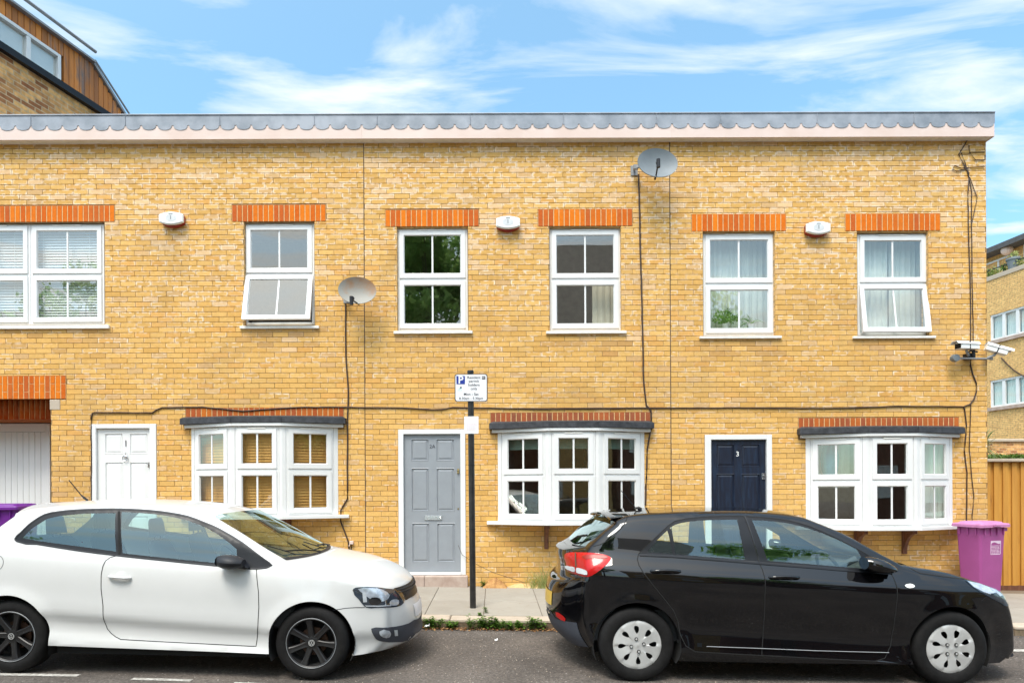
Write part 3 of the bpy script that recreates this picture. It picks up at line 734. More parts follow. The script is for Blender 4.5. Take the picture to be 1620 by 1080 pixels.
def bay_window(house, cx, ztop, zbot, cover, lab=None, px_sold=None, px_sill_r=None, brackets=()):
    """three-facet bay; cx centre on the wall; half width 1.073, front half 0.356, depth 0.30"""
    HW, FH, DP = 1.073, 0.356, 0.30
    bay = bpy.data.objects.new('bay_window', bpy.data.meshes.new('bay_window')); COL.objects.link(bay); bay.parent = house
    if lab: bay['label'] = lab
    pts = [Vector((cx - HW, 0, 0)), Vector((cx - FH, -DP, 0)), Vector((cx + FH, -DP, 0)), Vector((cx + HW, 0, 0))]
    acc = MB(); zt = ztop - (ztop - zbot) * 0.485
    for i in range(3):
        a, b = pts[i], pts[i + 1]; U = (b - a).normalized(); Nn = Vector((U.y, -U.x, 0)); L_ = (b - a).length
        T = frameT(a, U, Nn)
        m_ = 0.052 if i != 1 else 0.045
        f = window_unit(bay, T, m_ if i else m_ + 0.01, L_ - m_ - (0.01 if i == 2 else 0), zbot, ztop, zt=zt, fr=0.038, sa=0.062, trans=0.045)
        base = len(acc.v); acc.v += f.v; acc.f += [tuple(k + base for k in q) for q in f.f]; acc.mi += f.mi
        if i == 0: acc.box(0.0, m_ + 0.008, -0.05, 0.004, zbot, ztop, T)
        else: acc.box(0.0, m_ - 0.002, -0.05, 0.003, zbot, ztop, T)
        if i == 2: acc.box(L_ - m_ - 0.008, L_, -0.05, 0.004, zbot, ztop, T)
        else: acc.box(L_ - m_ + 0.002, L_, -0.05, 0.003, zbot, ztop, T)
    tmp = acc.build('tmp', M['upvc'], None, bevel=0.003)
    bay.data = tmp.data; bay.data.name = 'bay_window'; bpy.data.objects.remove(tmp)
    def outline(o, oe):        # offset outwards by o, sideways overhang oe, closed at the wall
        return [Vector((cx - HW - oe, 0.0, 0)), Vector((cx - HW - oe, -0.03 - o * 0.3, 0)), Vector((cx - FH - o * 0.25, -DP - o, 0)), Vector((cx + FH + o * 0.25, -DP - o, 0)), Vector((cx + HW + oe, -0.03 - o * 0.3, 0)), Vector((cx + HW + oe, 0.0, 0))]
    def plate(name, o, oe, z0, z1, m, bev=0.004, inner=0.0):
        q = MB(); q.prism([p + Vector((0, -0.001, z0)) for p in outline(o, oe)], (0, 0, z1 - z0)); return q.build(name, M[m], bay, bevel=bev)
    s_ = plate('sill', 0.075, 0.165, zbot - 0.052, zbot - 0.004, 'white_paint')
    plate('fascia_board', 0.035, 0.085, ztop + 0.004, ztop + 0.05, 'white_paint')
    # lead roof: a front upstand that slopes back to the wall
    q = MB(); o1 = [p + Vector((0, -0.05 if j in (1, 4) else 0, 0)) for j, p in enumerate(outline(0.045, 0.125))]; n = len(o1)
    lo = [p + Vector((0, -0.001, ztop + 0.054)) for p in o1]
    mid = [p + Vector((0, -0.001, ztop + 0.135)) for p in o1]
    top = [Vector((cx + (p.x - cx) * 0.97, -0.001 + p.y * (0.80 if p.y < -0.01 else 1), ztop + 0.155)) for p in o1]
    bk = [Vector((cx + (p.x - cx) * 0.95, -0.006, ztop + 0.17)) for p in o1]
    vs = lo + mid + top + bk; fs = [tuple(range(n))]
    for r_ in range(3):
        for i in range(n - 1): fs.append((r_ * n + i, r_ * n + i + 1, (r_ + 1) * n + i + 1, (r_ + 1) * n + i))
    fs.append(tuple([r_ * n for r_ in range(4)])); fs.append(tuple([r_ * n + n - 1 for r_ in range(4)]))
    q.add(vs, fs)
    for xx in (cx - FH, cx + FH): q.tube([(xx, -DP - 0.049, ztop + 0.056), (xx, -DP - 0.049, ztop + 0.132)], 0.006, 6)
    q.build('lead_roof', M['bay_lead'], bay, smooth=40)
    for bx in brackets:
        k = MB(); zb = zbot - 0.054
        k.box(bx - 0.03, bx + 0.03, -0.05, -0.006, zb - 0.36, zb)
        k.box(bx - 0.03, bx + 0.03, -0.27, -0.05, zb - 0.055, zb)
        k.prism([(bx - 0.024, -0.05, zb - 0.30), (bx - 0.024, -0.09, zb - 0.20), (bx - 0.024, -0.14, zb - 0.12), (bx - 0.024, -0.23, zb - 0.055), (bx - 0.024, -0.05, zb - 0.055)], (0.048, 0, 0))
        k.build('bracket', M['wood_bracket'], bay, bevel=0.005)
    return bay, pts

TOPY = lambda px: 183.0 - 5.0 * px / 1577.0
FASB = lambda px: 221.7 - 5.6 * px / 1577.0
def roofz(px, f, Y): return W(px, f(px), Y)

def make_house(name, label, pxl, pxr, seed, extra_r=0.0):
    h = empty(name, (facade((pxl + pxr) / 2, 500)[0], 0.0, 0), label, 'house', 'terraced houses')
    pass
    return h

HX = [facade(-430, 500)[0], facade(576.5, 500)[0], facade(1060.5, 500)[0], facade(1561.5, 500)[0]]

def finish_house(h, i, holes, soldiers, rooms):
    """brickwork, mortar, reveals, room shell, roof"""
    x0, x1 = HX[i], HX[i + 1]
    zb = -0.25; pm = (140, 820, 1310)[i]
    zt = W(pm, FASB(pm), -0.13).z + 0.02
    rg = random.Random(50 + i)
    allh = list(holes) + [s for s in soldiers]
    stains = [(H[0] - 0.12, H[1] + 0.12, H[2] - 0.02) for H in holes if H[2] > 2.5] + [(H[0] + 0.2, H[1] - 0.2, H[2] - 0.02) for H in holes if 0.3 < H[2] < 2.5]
    mb = MB(); row = 0
    zc = zt - 0.011 - 0.075 * 100
    bm_top = zt
    z = bm_top
    while z > zb:
        c, d = z - 0.075 + 0.0035, z - 0.0035
        off = 0.1125 if row % 2 else 0.0
        off += rg.uniform(-0.012, 0.012)
        x = x0 - 0.225 + off
        hz = max(0.0, min(1.0, ((c + d) / 2 - 3.3) / 2.5))
        while x < x1:
            a, b = x + 0.0028 + rg.uniform(-0.0012, 0.0012), x + 0.2222 + rg.uniform(-0.0012, 0.0012)
            full = (a, b, c, d)
            a2, b2 = max(a, x0 + 0.007), min(b, x1 - 0.005)
            if b2 - a2 > 0.015:
                rects = [(a2, b2, c, d)]
                for H in allh: rects = clip(rects, (H[0] - 0.004, H[1] + 0.004, H[2] - 0.003, H[3] + 0.004))
                if rects:
                    tone = brick_tone(rg, hz)
                    eff = max(0.0, min(1.0, rg.gauss(0.20 + 0.62 * hz, 0.33)))
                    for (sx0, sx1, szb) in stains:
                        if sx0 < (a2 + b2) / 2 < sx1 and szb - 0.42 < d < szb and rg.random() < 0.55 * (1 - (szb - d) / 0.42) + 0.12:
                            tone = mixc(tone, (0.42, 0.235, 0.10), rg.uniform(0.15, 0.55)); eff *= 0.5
                    if c < ground((a2 + b2) / 2) + PAV + 0.30 and rg.random() < 0.5: tone = mixc(tone, (0.40, 0.25, 0.12), rg.uniform(0.1, 0.45))
                    yo = rg.uniform(-0.0012, 0.0012)
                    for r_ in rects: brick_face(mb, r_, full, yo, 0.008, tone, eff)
            x += 0.225
        z -= 0.075; row += 1
    mb.m = 1
    wall_holes(mb, x0, x1, zb, zt + 0.02, holes, 0.0065)
    mb.m = 2
    for H in holes:      # reveals
        a, b, c, d = H
        for q in (((a, 0.007, c), (a, 0.15, c), (a, 0.15, d), (a, 0.007, d)), ((b, 0.007, c), (b, 0.15, c), (b, 0.15, d), (b, 0.007, d)),
                  ((a, 0.007, d), (b, 0.007, d), (b, 0.15, d), (a, 0.15, d)), ((a, 0.007, c), (b, 0.007, c), (b, 0.15, c), (a, 0.15, c))):
            mb.add(q, [(0, 1, 2, 3)], uvs=[[(p[0] + p[1], p[2]) for p in q]])
    if i == 2:           # flank wall
        q = [(x1 - 0.003, 0.002, zb), (x1 - 0.003, 8.0, zb), (x1 - 0.003, 8.0, zt), (x1 - 0.003, 0.002, zt)]
        mb.m = 2; mb.add(q, [(0, 1, 2, 3)], uvs=[[(p[1], p[2]) for p in q]])
    wall = mb.build('wall', [M['brick'], M['mortar'], M['far_brick']], h, fixn=False)
    if i < 2:
        j = MB(); j.box(x1 - 0.0045, x1 + 0.0065, -0.0005, 0.006, zb, zt); j.build('movement_joint', M['joint'], h)
    rm = MB()
    wall_holes(rm, x0 + 0.02, x1 - 0.02, zb, zt, holes, 0.155); rm.uv = {}
    fl = 2.62 + ground((x0 + x1) / 2)
    for (a, b, c, d) in ((x0 + 0.02, x1 - 0.02, zb + 0.35, fl), (x0 + 0.02, x1 - 0.02, fl + 0.2, zt - 0.1)):
        rm.quad((a, 0.156, c), (b, 0.156, c), (b, 3.6, c), (a, 3.6, c)); rm.quad((a, 0.156, d), (b, 0.156, d), (b, 3.6, d), (a, 3.6, d))
        rm.quad((a, 3.6, c), (b, 3.6, c), (b, 3.6, d), (a, 3.6, d))
        rm.quad((a, 0.156, c), (a, 3.6, c), (a, 3.6, d), (a, 0.156, d)); rm.quad((b, 0.156, c), (b, 3.6, c), (b, 3.6, d), (b, 0.156, d))
    for xx in rooms: rm.quad((xx, 0.158, zb), (xx, 3.6, zb), (xx, 3.6, zt), (xx, 0.158, zt))
    rm.build('room_lining', M['inside'], h, fixn=False)
    # roof slab, fascia, scalloped lead
    pl = {0: -140, 1: 576.5, 2: 1060.5}[i]; pr = {0: 576.5, 1: 1060.5, 2: 1575}[i]
    YF = -0.13
    A, B = roofz(pl, TOPY, YF), roofz(pr, TOPY, YF); A2, B2 = roofz(pl, FASB, YF), roofz(pr, FASB, YF)
    if i == 0: A.x = A2.x = x0
    else: A.x = A2.x = HX[i]
    if i < 2: B.x = B2.x = HX[i + 1]
    else: B.x = B2.x = W(1573.5, 200, YF).x
    f = MB(); f.prism([A2, B2, B + Vector((0, 0, -0.02)), A + Vector((0, 0, -0.02))], (0, 0.02, 0))
    if i == 2: f.prism([B2 + Vector((0, 0.02, 0)), B2 + Vector((0, 8.2, 0)), B + Vector((0, 8.2, -0.02)), B + Vector((0, 0.02, -0.02))], (-0.02, 0, 0))
    f.build('fascia', M['cream'], h, bevel=0.003)
    s_ = MB(); zz = min(A2.z, B2.z)
    s_.prism([A2 + Vector((0, 0.021, 0.006)), B2 + Vector((-0.021 if i == 2 else 0, 0.021, 0.006)), Vector((B2.x - (0.021 if i == 2 else 0), 0.16, B2.z + 0.006)), Vector((A2.x, 0.16, A2.z + 0.006))], (0, 0, 0.012))
    s_.build('soffit', M['sill'], h)
    rf = MB(); rf.box(A.x + 0.001, B.x - 0.03, YF + 0.03, 8.2, min(A.z, B.z) - 0.12, min(A.z, B.z) - 0.03)
    rf.build('roof', M['roof_felt'], h)
    sc = MB(); P_ = 0.2285; Y = YF - 0.006
    n = max(1, round((B.x - A.x) / P_)); w = (B.x - A.x) / n
    rs2 = random.Random(9 + i)
    for k in range(n):
        xa = A.x + k * w; za = A.z + (B.z - A.z) * k / n; zb_ = A.z + (B.z - A.z) * (k + 1) / n
        drop = 0.150; r_ = 0.058; pl_ = [(xa, Y, za), (xa, Y, za - drop)]
        lift = rs2.uniform(-0.004, 0.004)
        for a in range(0, 13):
            t = a / 12; ang = math.pi * t
            pl_.append((xa + w * 0.06 + w * 0.88 * (0.5 - 0.5 * math.cos(ang)), Y, za + (zb_ - za) * t - drop - r_ * 1.15 * math.sin(ang) ** 0.75 + lift))
        pl_ += [(xa + w, Y, zb_ - drop), (xa + w, Y, zb_)]
        sc.prism(pl_, (0, 0.004, 0))
        if k % 6 == (2, 1, 3)[i]: sc.tube([(xa, Y - 0.004, za), (xa, Y - 0.006, za - drop - 0.02)], 0.004, 5)
    sc.tube([A + Vector((0, -0.004, 0)), (A + B) / 2 + Vector((0, -0.004, 0.002)), B + Vector((0, -0.004, 0))], 0.014, 8)
    sc.prism([A + Vector((0, 0, 0.0)), B, B + Vector((0, 0.3, 0.012)), A + Vector((0, 0.3, 0.012))], (0, 0, -0.01))
    sc.build('lead_flashing', M['lead'], h, fixn=True)
    return wall

# ---------------------------------------------------------------- house 1
HG = 'terraced houses'
h1 = empty('terraced_house', (facade(290, 900)[0], 0, 0), 'yellow brick house with the white door numbered 1, left end of the terrace', 'house', HG)
h2 = empty('terraced_house', (facade(820, 900)[0], 0, 0), 'yellow brick house with the grey door, middle of the terrace', 'house', HG)
h3 = empty('terraced_house', (facade(1310, 900)[0], 0, 0), 'yellow brick house with the dark blue door numbered 3, right end of the terrace', 'house', HG)
for h in (h1, h2, h3): h.location.z = ground(h.location.x) + PAV
bpy.context.view_layer.update()
def reparent_fix(h):
    for c in h.children: c.matrix_parent_inverse = h.matrix_world.inverted()
holes1, sold1 = [], []
w, r_ = house_window(h1, -68.5, 354.8, 165, 513.5, 435, leaves=2, sill=(-75, 514, 172, 520), label='wide white window with pale slatted blinds')
holes1.append(rect_px(-68.5, 351.5, 165.5, 515, 0)); 
for (a, b) in ((-59, 38.5), (59.3, 157)):
    bx = rect_px(a - 3, 364, b + 3, 507, 0.17)
    blind(w, bx[0], bx[1], bx[2] - 0.03, bx[3] + 0.03, 0.16, 'blind_white', 0.04, 0.042, 62)
w2, r2 = house_window(h1, 386.5, 353.5, 497.5, 514, 433.5, open_=R(13.5), sill=(379, 515, 504.5, 519.5), label='window with its lower sash pushed open')
holes1.append(rect_px(386.5, 351, 497.5, 515, 0))
for (l, t, r, b) in ((-100, 326, 181.5, 351.2), (367, 324.5, 515.5, 350.3)):
    q = rect_px(l, t, r, b, 0); sold1.append(q); soldier_course(h1, *q, 'lintel')
q = rect_px(-130, 595, 104.5, 631, 0); sold1.append(q); soldier_course(h1, *q, 'lintel', stag=True, dark=0.92)
# passage with garage door
gx0 = facade(-130, 700)[0]; gx1 = facade(80.5, 710)[0]; gzt = facade(40, 631)[1]
zf1 = ground(-6.8) + PAV
holes1.append((gx0, gx1, -0.25, gzt))
D = 0.54
g = MB(); zi = facade(40, 638.5, D)[1]
g.quad((gx0, 0.15, gzt), (gx1, 0.15, gzt), (gx1, D, gzt), (gx0, D, gzt))
g.build('passage_soffit', M['cream'], h1, fixn=False)
g = MB()
for (xx) in (gx1 + 0.001,):
    q_ = [(xx, 0.15, -0.25), (xx, D + 0.4, -0.25), (xx, D + 0.4, gzt), (xx, 0.15, gzt)]
    g.add(q_, [(0, 1, 2, 3)], uvs=[[(p[1], p[2]) for p in q_]])
g.build('passage_wall', M['far_brick'], h1, fixn=False)
zs0 = facade(40, 668.5, D)[1]; 
sc_ = soldier_course(h1, gx0, gx1 - 0.005, zs0, gzt - 0.002, 'inner_lintel', Y0=D, dark=0.55)  # recessed course: brick colour darkened to stand in for shade
gd = MB(); zft = zs0 - 0.012; xr = facade(81, 720, D)[0] - 0.006
gx_r = facade(73.5, 740, D)[0]; zt_ = facade(40, 682.5, D)[1]
n = 26; xx = gx_r - 0.004; k = 0
while xx > gx0 + 0.1:
    gd.box(xx - 0.089, xx, D + 0.01, D + 0.03, zf1, zt_ - 0.004); xx -= 0.092
    if k == 17: xx -= 0.01
    k += 1
gd.box(gx0, gx_r, D + 0.02, D + 0.034, zf1, zt_ - 0.004)
gdo = gd.build('garage_door', M['white_paint'], h1, bevel=0.005)
gf = MB(); gf.box(gx_r, xr, D - 0.02, D + 0.05, zf1, zft); gf.box(gx0, gx_r, D - 0.02, D + 0.05, zt_, zft)
gf.build('door_frame', M['white_paint'], gdo, bevel=0.004)
# door 1
zf = ground(-5.4) + PAV + 0.10
d1, o1, l1 = make_door(h1, (144.5, 670.5, 248, 900), (155, 678, 239, 900), [(166, 685, 194.5, 718), (205, 685, 234, 718), (166.5, 730, 195, 800), (205.5, 730, 234.5, 800), (167, 815, 195.5, 880), (206, 815, 235, 880)], 'white_paint', 'white panelled door numbered 1', zf)
holes1.append((o1[0], o1[1], -0.25, o1[3]))
def flatT(px, py, Y):
    p = W(px, py, Y); return lambda v: Vector((p.x + v[0], Y - v[2], p.z + v[1]))
text_mesh('1', 0.13, M['ink'], d1, flatT(199, 701.5, 0.024), name='number')
def knocker(door, px, py, Y=0.028, s=1.0):
    p = W(px, py, Y); k = MB()
    k.lathe([(0.0, 0), (0.022 * s, 0), (0.026 * s, -0.006), (0.012 * s, -0.022), (0, -0.024)], 16, T=lambda v: v + Vector((p.x, Y, p.z + 0.025)))
    k.tube([(p.x + 0.035 * s * math.cos(a), Y - 0.018, p.z + 0.0 + 0.04 * s * math.sin(a)) for a in [math.pi * 2 * i / 16 for i in range(17)]], 0.006, 6)
    k.tube([(p.x, Y - 0.002, p.z + 0.05), (p.x, Y - 0.01, p.z + 0.085)], 0.007, 6, r1=0.002)
    k.build('knocker', M['chrome'], door, smooth=50)
knocker(d1, 199, 724.5)
def latch(door, px, py, m='chrome', Y=0.03, w=0.03, h=0.075):
    p = W(px, py, Y); k = MB()
    k.box(p.x - w / 2, p.x + w / 2, Y - 0.014, Y - 0.001, p.z - h / 2, p.z + h / 2)
    k.lathe([(0, -0.03), (0.011, -0.03), (0.012, -0.014), (0.0125, -0.013)], 14, T=lambda v: v + Vector((p.x, Y, p.z + h * 0.15)))
    k.box(p.x - w * 0.55, p.x + w * 0.2, Y - 0.028, Y - 0.0145, p.z - h * 0.42, p.z - h * 0.25)
    k.build('latch', M[m], door, bevel=0.002)
latch(d1, 236.5, 735)
b1, p1 = bay_window(h1, -3.36, W(420, 673.9, -0.31).z, W(420, 815.2, -0.31).z, None, 'bay window with honey-coloured wooden blinds', brackets=(-3.36 - 0.38, -3.36 + 0.36))
zb_t, zb_b = W(420, 673.9, -0.31).z, W(420, 815.2, -0.31).z
def bay_blinds(bay, pts, z0, z1, m='blind_wood', **k):
    for i in range(3):
        a, b = pts[i], pts[i + 1]; U = (b - a).normalized(); Nn = Vector((U.y, -U.x, 0)); L_ = (b - a).length
        mb_ = MB(); z = z0 + 0.02; t = R(66); w_ = 0.046
        T = frameT(a, U, Nn)
        while z < z1 - 0.05:
            dy, dz = w_ / 2 * math.cos(t), w_ / 2 * math.sin(t)
            mb_.prism([(0.09, -0.105 - dy, z + dz), (0.09, -0.105 + dy, z - dz), (0.09, -0.105 + dy, z - dz + 0.002), (0.09, -0.105 - dy, z + dz + 0.002)], (L_ - 0.18, 0, 0), T)
            z += 0.041
        for f in (0.2, 0.8):
            u = 0.09 + (L_ - 0.18) * f; mb_.box(u - 0.0015, u + 0.0015, -0.08, -0.078, z0, z1, T)
        mb_.build('blind', M[m], bay)
bay_blinds(b1, p1, zb_b + 0.03, zb_t - 0.03)
holes1.append((-3.36 - 1.04, -3.36 + 1.04, zb_b, zb_t))
q = rect_px(293.5, 645, 544, 661, 0); q = (q[0], q[1], zb_t + 0.145, q[3]); sold1.append(q); soldier_course(h1, *q, 'soldier_course', dark=0.9, dull=0.45)
sold1.append((q[0], q[1], zb_t - 0.02, q[3]))
mb = MB(); q2 = rect_px(80.5, 631.5, 95, 646, 0); mb.box(q2[0] - 0.02, q2[1], -0.003, 0.09, q2[2] - 0.02, q2[3] - 0.004)
mb.build('padstone', M['kerb'], h1, bevel=0.008); sold1.append((q2[0] - 0.02, q2[1], q2[2] - 0.02, q2[3]))
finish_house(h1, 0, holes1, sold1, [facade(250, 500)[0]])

# ---------------------------------------------------------------- house 2
holes, sold = [], []
w3, r3 = house_window(h2, 628.5, 361.5, 740, 523, 442, sill=(622.5, 523, 747.5, 527.5), label='window left of the alarm box reflecting trees')
w4, r4 = house_window(h2, 869.5, 361.5, 982, 523, 442, sill=(864, 523, 991.5, 527.5), label='window right of the alarm box')
for (l, r) in ((628.5, 740.5), (869.5, 982.5)): holes.append(rect_px(l, 359, r, 524, 0))
c4 = rect_px(938, 450, 985, 525, 0.2); curtain(w4, c4[0], c4[1], c4[2] - 0.05, c4[3], 0.26, 'curtain_beige', 5, 0.012)
for (l, t, r, b) in ((609.5, 332.3, 757.5, 358.2), (851, 331.3, 1000.5, 357.6)):
    q = rect_px(l, t, r, b, 0); sold.append(q); soldier_course(h2, *q, 'lintel')
zf = ground(-0.9) + PAV + 0.155
d2, o2, l2 = make_door(h2, (630.5, 679, 736.5, 905), (639.5, 687, 728.5, 903.7),
    [(650.5, 694, 678, 728.5), (690, 694, 718.5, 728.5), (651, 740, 678.5, 808.5), (690.5, 740, 719, 808.5), (652, 826.6, 679, 889), (691.5, 826.6, 720, 889)], 'grey_door', 'pale grey six-panel door', zf)
holes.append((o2[0], o2[1], -0.25, o2[3]))
text_mesh('2A', 0.075, M['ink'], d2, flatT(684, 706, 0.026), name='number')
latch(d2, 725, 745, 'brass', h=0.07)
k = MB(); p = W(725, 804.5, 0.03); k.lathe([(0, -0.006), (0.011, -0.006), (0.013, -0.001)], 14, T=lambda v: v + Vector((p.x, 0.03, p.z))); k.build('keyhole', M['brass'], d2)
k = MB(); a, b, c, d = rect_px(672, 814.8, 699, 822, 0.025); k.box(a, b, 0.018, 0.029, c, d); k.box(a + 0.03, b - 0.03, 0.010, 0.0175, c + 0.016, d - 0.016); k.tube([(b - 0.02, 0.016, c + 0.012), (b - 0.02, 0.004, c + 0.03), (b - 0.02, 0.016, d - 0.012)], 0.005, 6)
k.build('letterbox', M['chrome'], d2, bevel=0.003)
st = MB(); sx0, sx1 = o2[0] - 0.02, o2[1] + 0.03
zp = ground(-0.9) + PAV
st.box(sx0, -1.02, -0.12, 0.03, zp - 0.05, zf - 0.004); st.box(-1.016, sx1, -0.12, 0.03, zp - 0.05, zf - 0.004)
st.build('door_step', M['step'], h2, bevel=0.008)
zb_t, zb_b = W(905, 681.6, -0.31).z, W(905, 824.6, -0.31).z
b2, p2 = bay_window(h2, 1.127, zb_t, zb_b, None, 'bay window with a dark room behind it', brackets=(1.127 - 0.37, 1.127 + 0.36))
holes.append((1.127 - 1.04, 1.127 + 1.04, zb_b, zb_t))
for i in range(3):
    a, b = p2[i], p2[i + 1]; U = (b - a).normalized(); Nn = Vector((U.y, -U.x, 0)); L_ = (b - a).length; T = frameT(a, U, Nn)
    k = MB(); k.box(0.08, L_ - 0.08, -0.10, -0.098, zb_t - 0.24, zb_t - 0.03, T); k.tube([T(Vector((0.08, -0.099, zb_t - 0.24))), T(Vector((L_ - 0.08, -0.099, zb_t - 0.24)))], 0.008, 6)
    k.build('roller_blind', M['roller_green'], b2)
k = MB()
k.lathe([(0.30, 0.0), (0.33, -0.02), (0.36, 0.0), (0.33, 0.02), (0.30, 0.0)], 40, T=lambda v: v + Vector((1.13, 0.75, zb_t - 0.33)))
k.build('mirror_frame', M['cabin'], b2, smooth=60)
q = rect_px(775.8, 652.5, 1029, 668, 0); q = (q[0], q[1], zb_t + 0.145, q[3]); sold.append(q); soldier_course(h2, *q, 'soldier_course', dark=0.95, dull=0.95)
sold.append((q[0], q[1], zb_t - 0.02, q[3]))
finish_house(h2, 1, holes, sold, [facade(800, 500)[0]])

# ---------------------------------------------------------------- house 3
holes, sold = [], []
w5, r5 = house_window(h3, 1112.5, 369, 1225.5, 530.5, 449.5, sill=(1107, 531, 1237, 535.2), label='window with two green plants inside')
w6, r6 = house_window(h3, 1356.5, 370, 1468, 530.5, 448.5, open_=R(8), sill=(1350, 531, 1481, 535), label='window with curtains and its lower sash ajar')
for (l, r) in ((1112.5, 1226), (1356.5, 1468.5)): holes.append(rect_px(l, 366.5, r, 531.5, 0))
c = rect_px(1118, 376, 1222, 526, 0.2); mid = (c[0] + c[1]) / 2
curtain(w5, c[0], mid + 0.02, c[2], c[3], 0.30, 'curtain', 6, 0.02, seed=1); curtain(w5, mid + 0.04, c[1], c[2], c[3], 0.34, 'curtain', 5, 0.02, seed=2)
c = rect_px(1362, 376, 1464, 528, 0.2)
curtain(w6, c[0], c[0] + 0.42, c[2], c[3], 0.24, 'curtain', 5, 0.022, seed=3); curtain(w6, c[0] + 0.47, c[1], c[2], c[3], 0.30, 'curtain', 6, 0.018, seed=4)
for (l, t, r, b) in ((1094, 339.2, 1243.5, 365.6), (1337, 338.6, 1487.5, 365)):
    q = rect_px(l, t, r, b, 0); sold.append(q); soldier_course(h3, *q, 'lintel')
zf = ground(3.55) + PAV + 0.12
d3, o3, l3 = make_door(h3, (1115.5, 687.3, 1221.5, 915), (1124.5, 695.7, 1211.5, 912), [(1133, 702.5, 1161.5, 738), (1172.5, 702.5, 1202, 738), (1133.5, 749, 1162, 816), (1173, 749, 1202.5, 816), (1134, 832, 1162.5, 898), (1173.5, 832, 1203, 898)], 'navy', 'weathered dark blue door numbered 3', zf)
holes.append((o3[0], o3[1], -0.25, o3[3]))
text_mesh('3', 0.10, M['white_plastic'], d3, flatT(1166.8, 718, 0.024), name='number', bold=0.001)
latch(d3, 1207.5, 753, 'chrome', w=0.05, h=0.09)
st = MB(); st.box(o3[0] - 0.02, o3[1] + 0.02, -0.12, 0.03, ground(3.5) + PAV - 0.1, zf - 0.004); st.build('door_step', M['step'], h3, bevel=0.008)
st = MB(); st.box(o1[0] - 0.02, o1[1] + 0.02, -0.12, 0.03, ground(-5.4) + PAV - 0.1, o1[2] - 0.004); st.build('door_step', M['step'], h1, bevel=0.008)
zb_t, zb_b = W(1393, 690.2, -0.31).z, W(1393, 833, -0.31).z
b3, p3 = bay_window(h3, 5.636, zb_t, zb_b, None, 'bay window with a teal shade and a green globe inside', brackets=(5.636 - 0.35, 5.636 + 0.35))
holes.append((5.636 - 1.04, 5.636 + 1.04, zb_b, zb_t))
k = MB(); k.lathe([(0.02, 0.30), (0.10, 0.15), (0.13, 0), (0.11, -0.2), (0.05, -0.35)], 20, T=lambda v: Vector((v.x + 4.98, v.z + 0.12, v.y + zb_t - 0.28))); k.build('lamp_shade', M['teal_shade'], b3, smooth=60)
k = MB(); k.lathe([(0.001, 0.13)] + [(0.13 * math.sin(a), 0.13 * math.cos(a)) for a in [math.pi * i / 10 for i in range(1, 10)]] + [(0.001, -0.13)], 20, T=lambda v: Vector((v.x + 5.50, v.z + 0.10, v.y + zb_b + 0.36))); k.build('globe', M['green_ball'], b3, smooth=80)
curtain(b3, 4.75, 5.4, zb_b + 0.55, zb_t, 0.35, 'curtain', 7, 0.02, seed=5)
curtain(b3, 6.05, 6.62, zb_b, zb_t, 0.05, 'curtain', 6, 0.012, seed=6)
q = rect_px(1263, 660.8, 1517, 676, 0); q = (q[0], q[1], zb_t + 0.145, q[3]); sold.append(q); soldier_course(h3, *q, 'soldier_course', dark=0.95, dull=0.65)
sold.append((q[0], q[1], zb_t - 0.02, q[3]))
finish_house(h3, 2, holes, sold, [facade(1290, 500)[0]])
for h in (h1, h2, h3): reparent_fix(h)

# plants standing on the inner sill of the right house's window
def pot_plant(px, py, kind, label):
    p = W(px, 519, 0.16); z0 = r5[2] + 0.105
    o = empty('potted_plant', (p.x, 0.17, z0), label, 'plant', 'plants on the inner window sill')
    k = MB(); k.lathe([(0.0, 0), (0.045, 0), (0.058, 0.09), (0.05, 0.09), (0.048, 0.075), (0, 0.075)], 18, T=lambda v: Vector((v.x, v.z, v.y))); k.build('pot', M['pot'], o, smooth=40)
    f = MB(); rg = random.Random(px)
    if kind == 0:
        for i in range(70):
            a = rg.uniform(0, 6.28); l = rg.uniform(0.08, 0.24); el = rg.uniform(0.3, 1.3)
            c_ = Vector((math.cos(a) * math.cos(el) * l, math.sin(a) * math.cos(el) * l * 0.35, 0.08 + math.sin(el) * l))
            for j in range(5):
                d = Vector((rg.uniform(-1, 1), rg.uniform(-0.5, 0.5), rg.uniform(-0.6, 0.8))).normalized() * 0.045
                s_ = d.cross(Vector((0, 1, 0.2))).normalized() * 0.010
                f.add([c_, c_ + d * 0.5 + s_, c_ + d, c_ + d * 0.5 - s_], [(0, 1, 2, 3)])
    else:
        for i in range(26):
            a = rg.uniform(0, 6.28); l = rg.uniform(0.14, 0.26); e0 = rg.uniform(0.5, 1.4); prev = Vector((0, 0, 0.08)); w0 = 0.011
            for j in range(5):
                e = e0 - j * 0.32; d = Vector((math.cos(a) * math.cos(e), math.sin(a) * math.cos(e) * 0.4, math.sin(e))) * l / 5
                s_ = Vector((-math.sin(a), 0.3, 0.5)).normalized() * w0; w1 = w0 * 0.8
                f.add([prev - s_, prev + s_, prev + d + s_ * 0.8, prev + d - s_ * 0.8], [(0, 1, 2, 3)]); prev = prev + d; w0 = w1
    f.build('foliage', M['house_plant'], o, fixn=False)
pot_plant(1148, 519, 0, 'bushy fern-like pot plant inside the window, left of the spiky one')
pot_plant(1188, 519, 1, 'spiky-leaved pot plant inside the window, right of the bushy one')

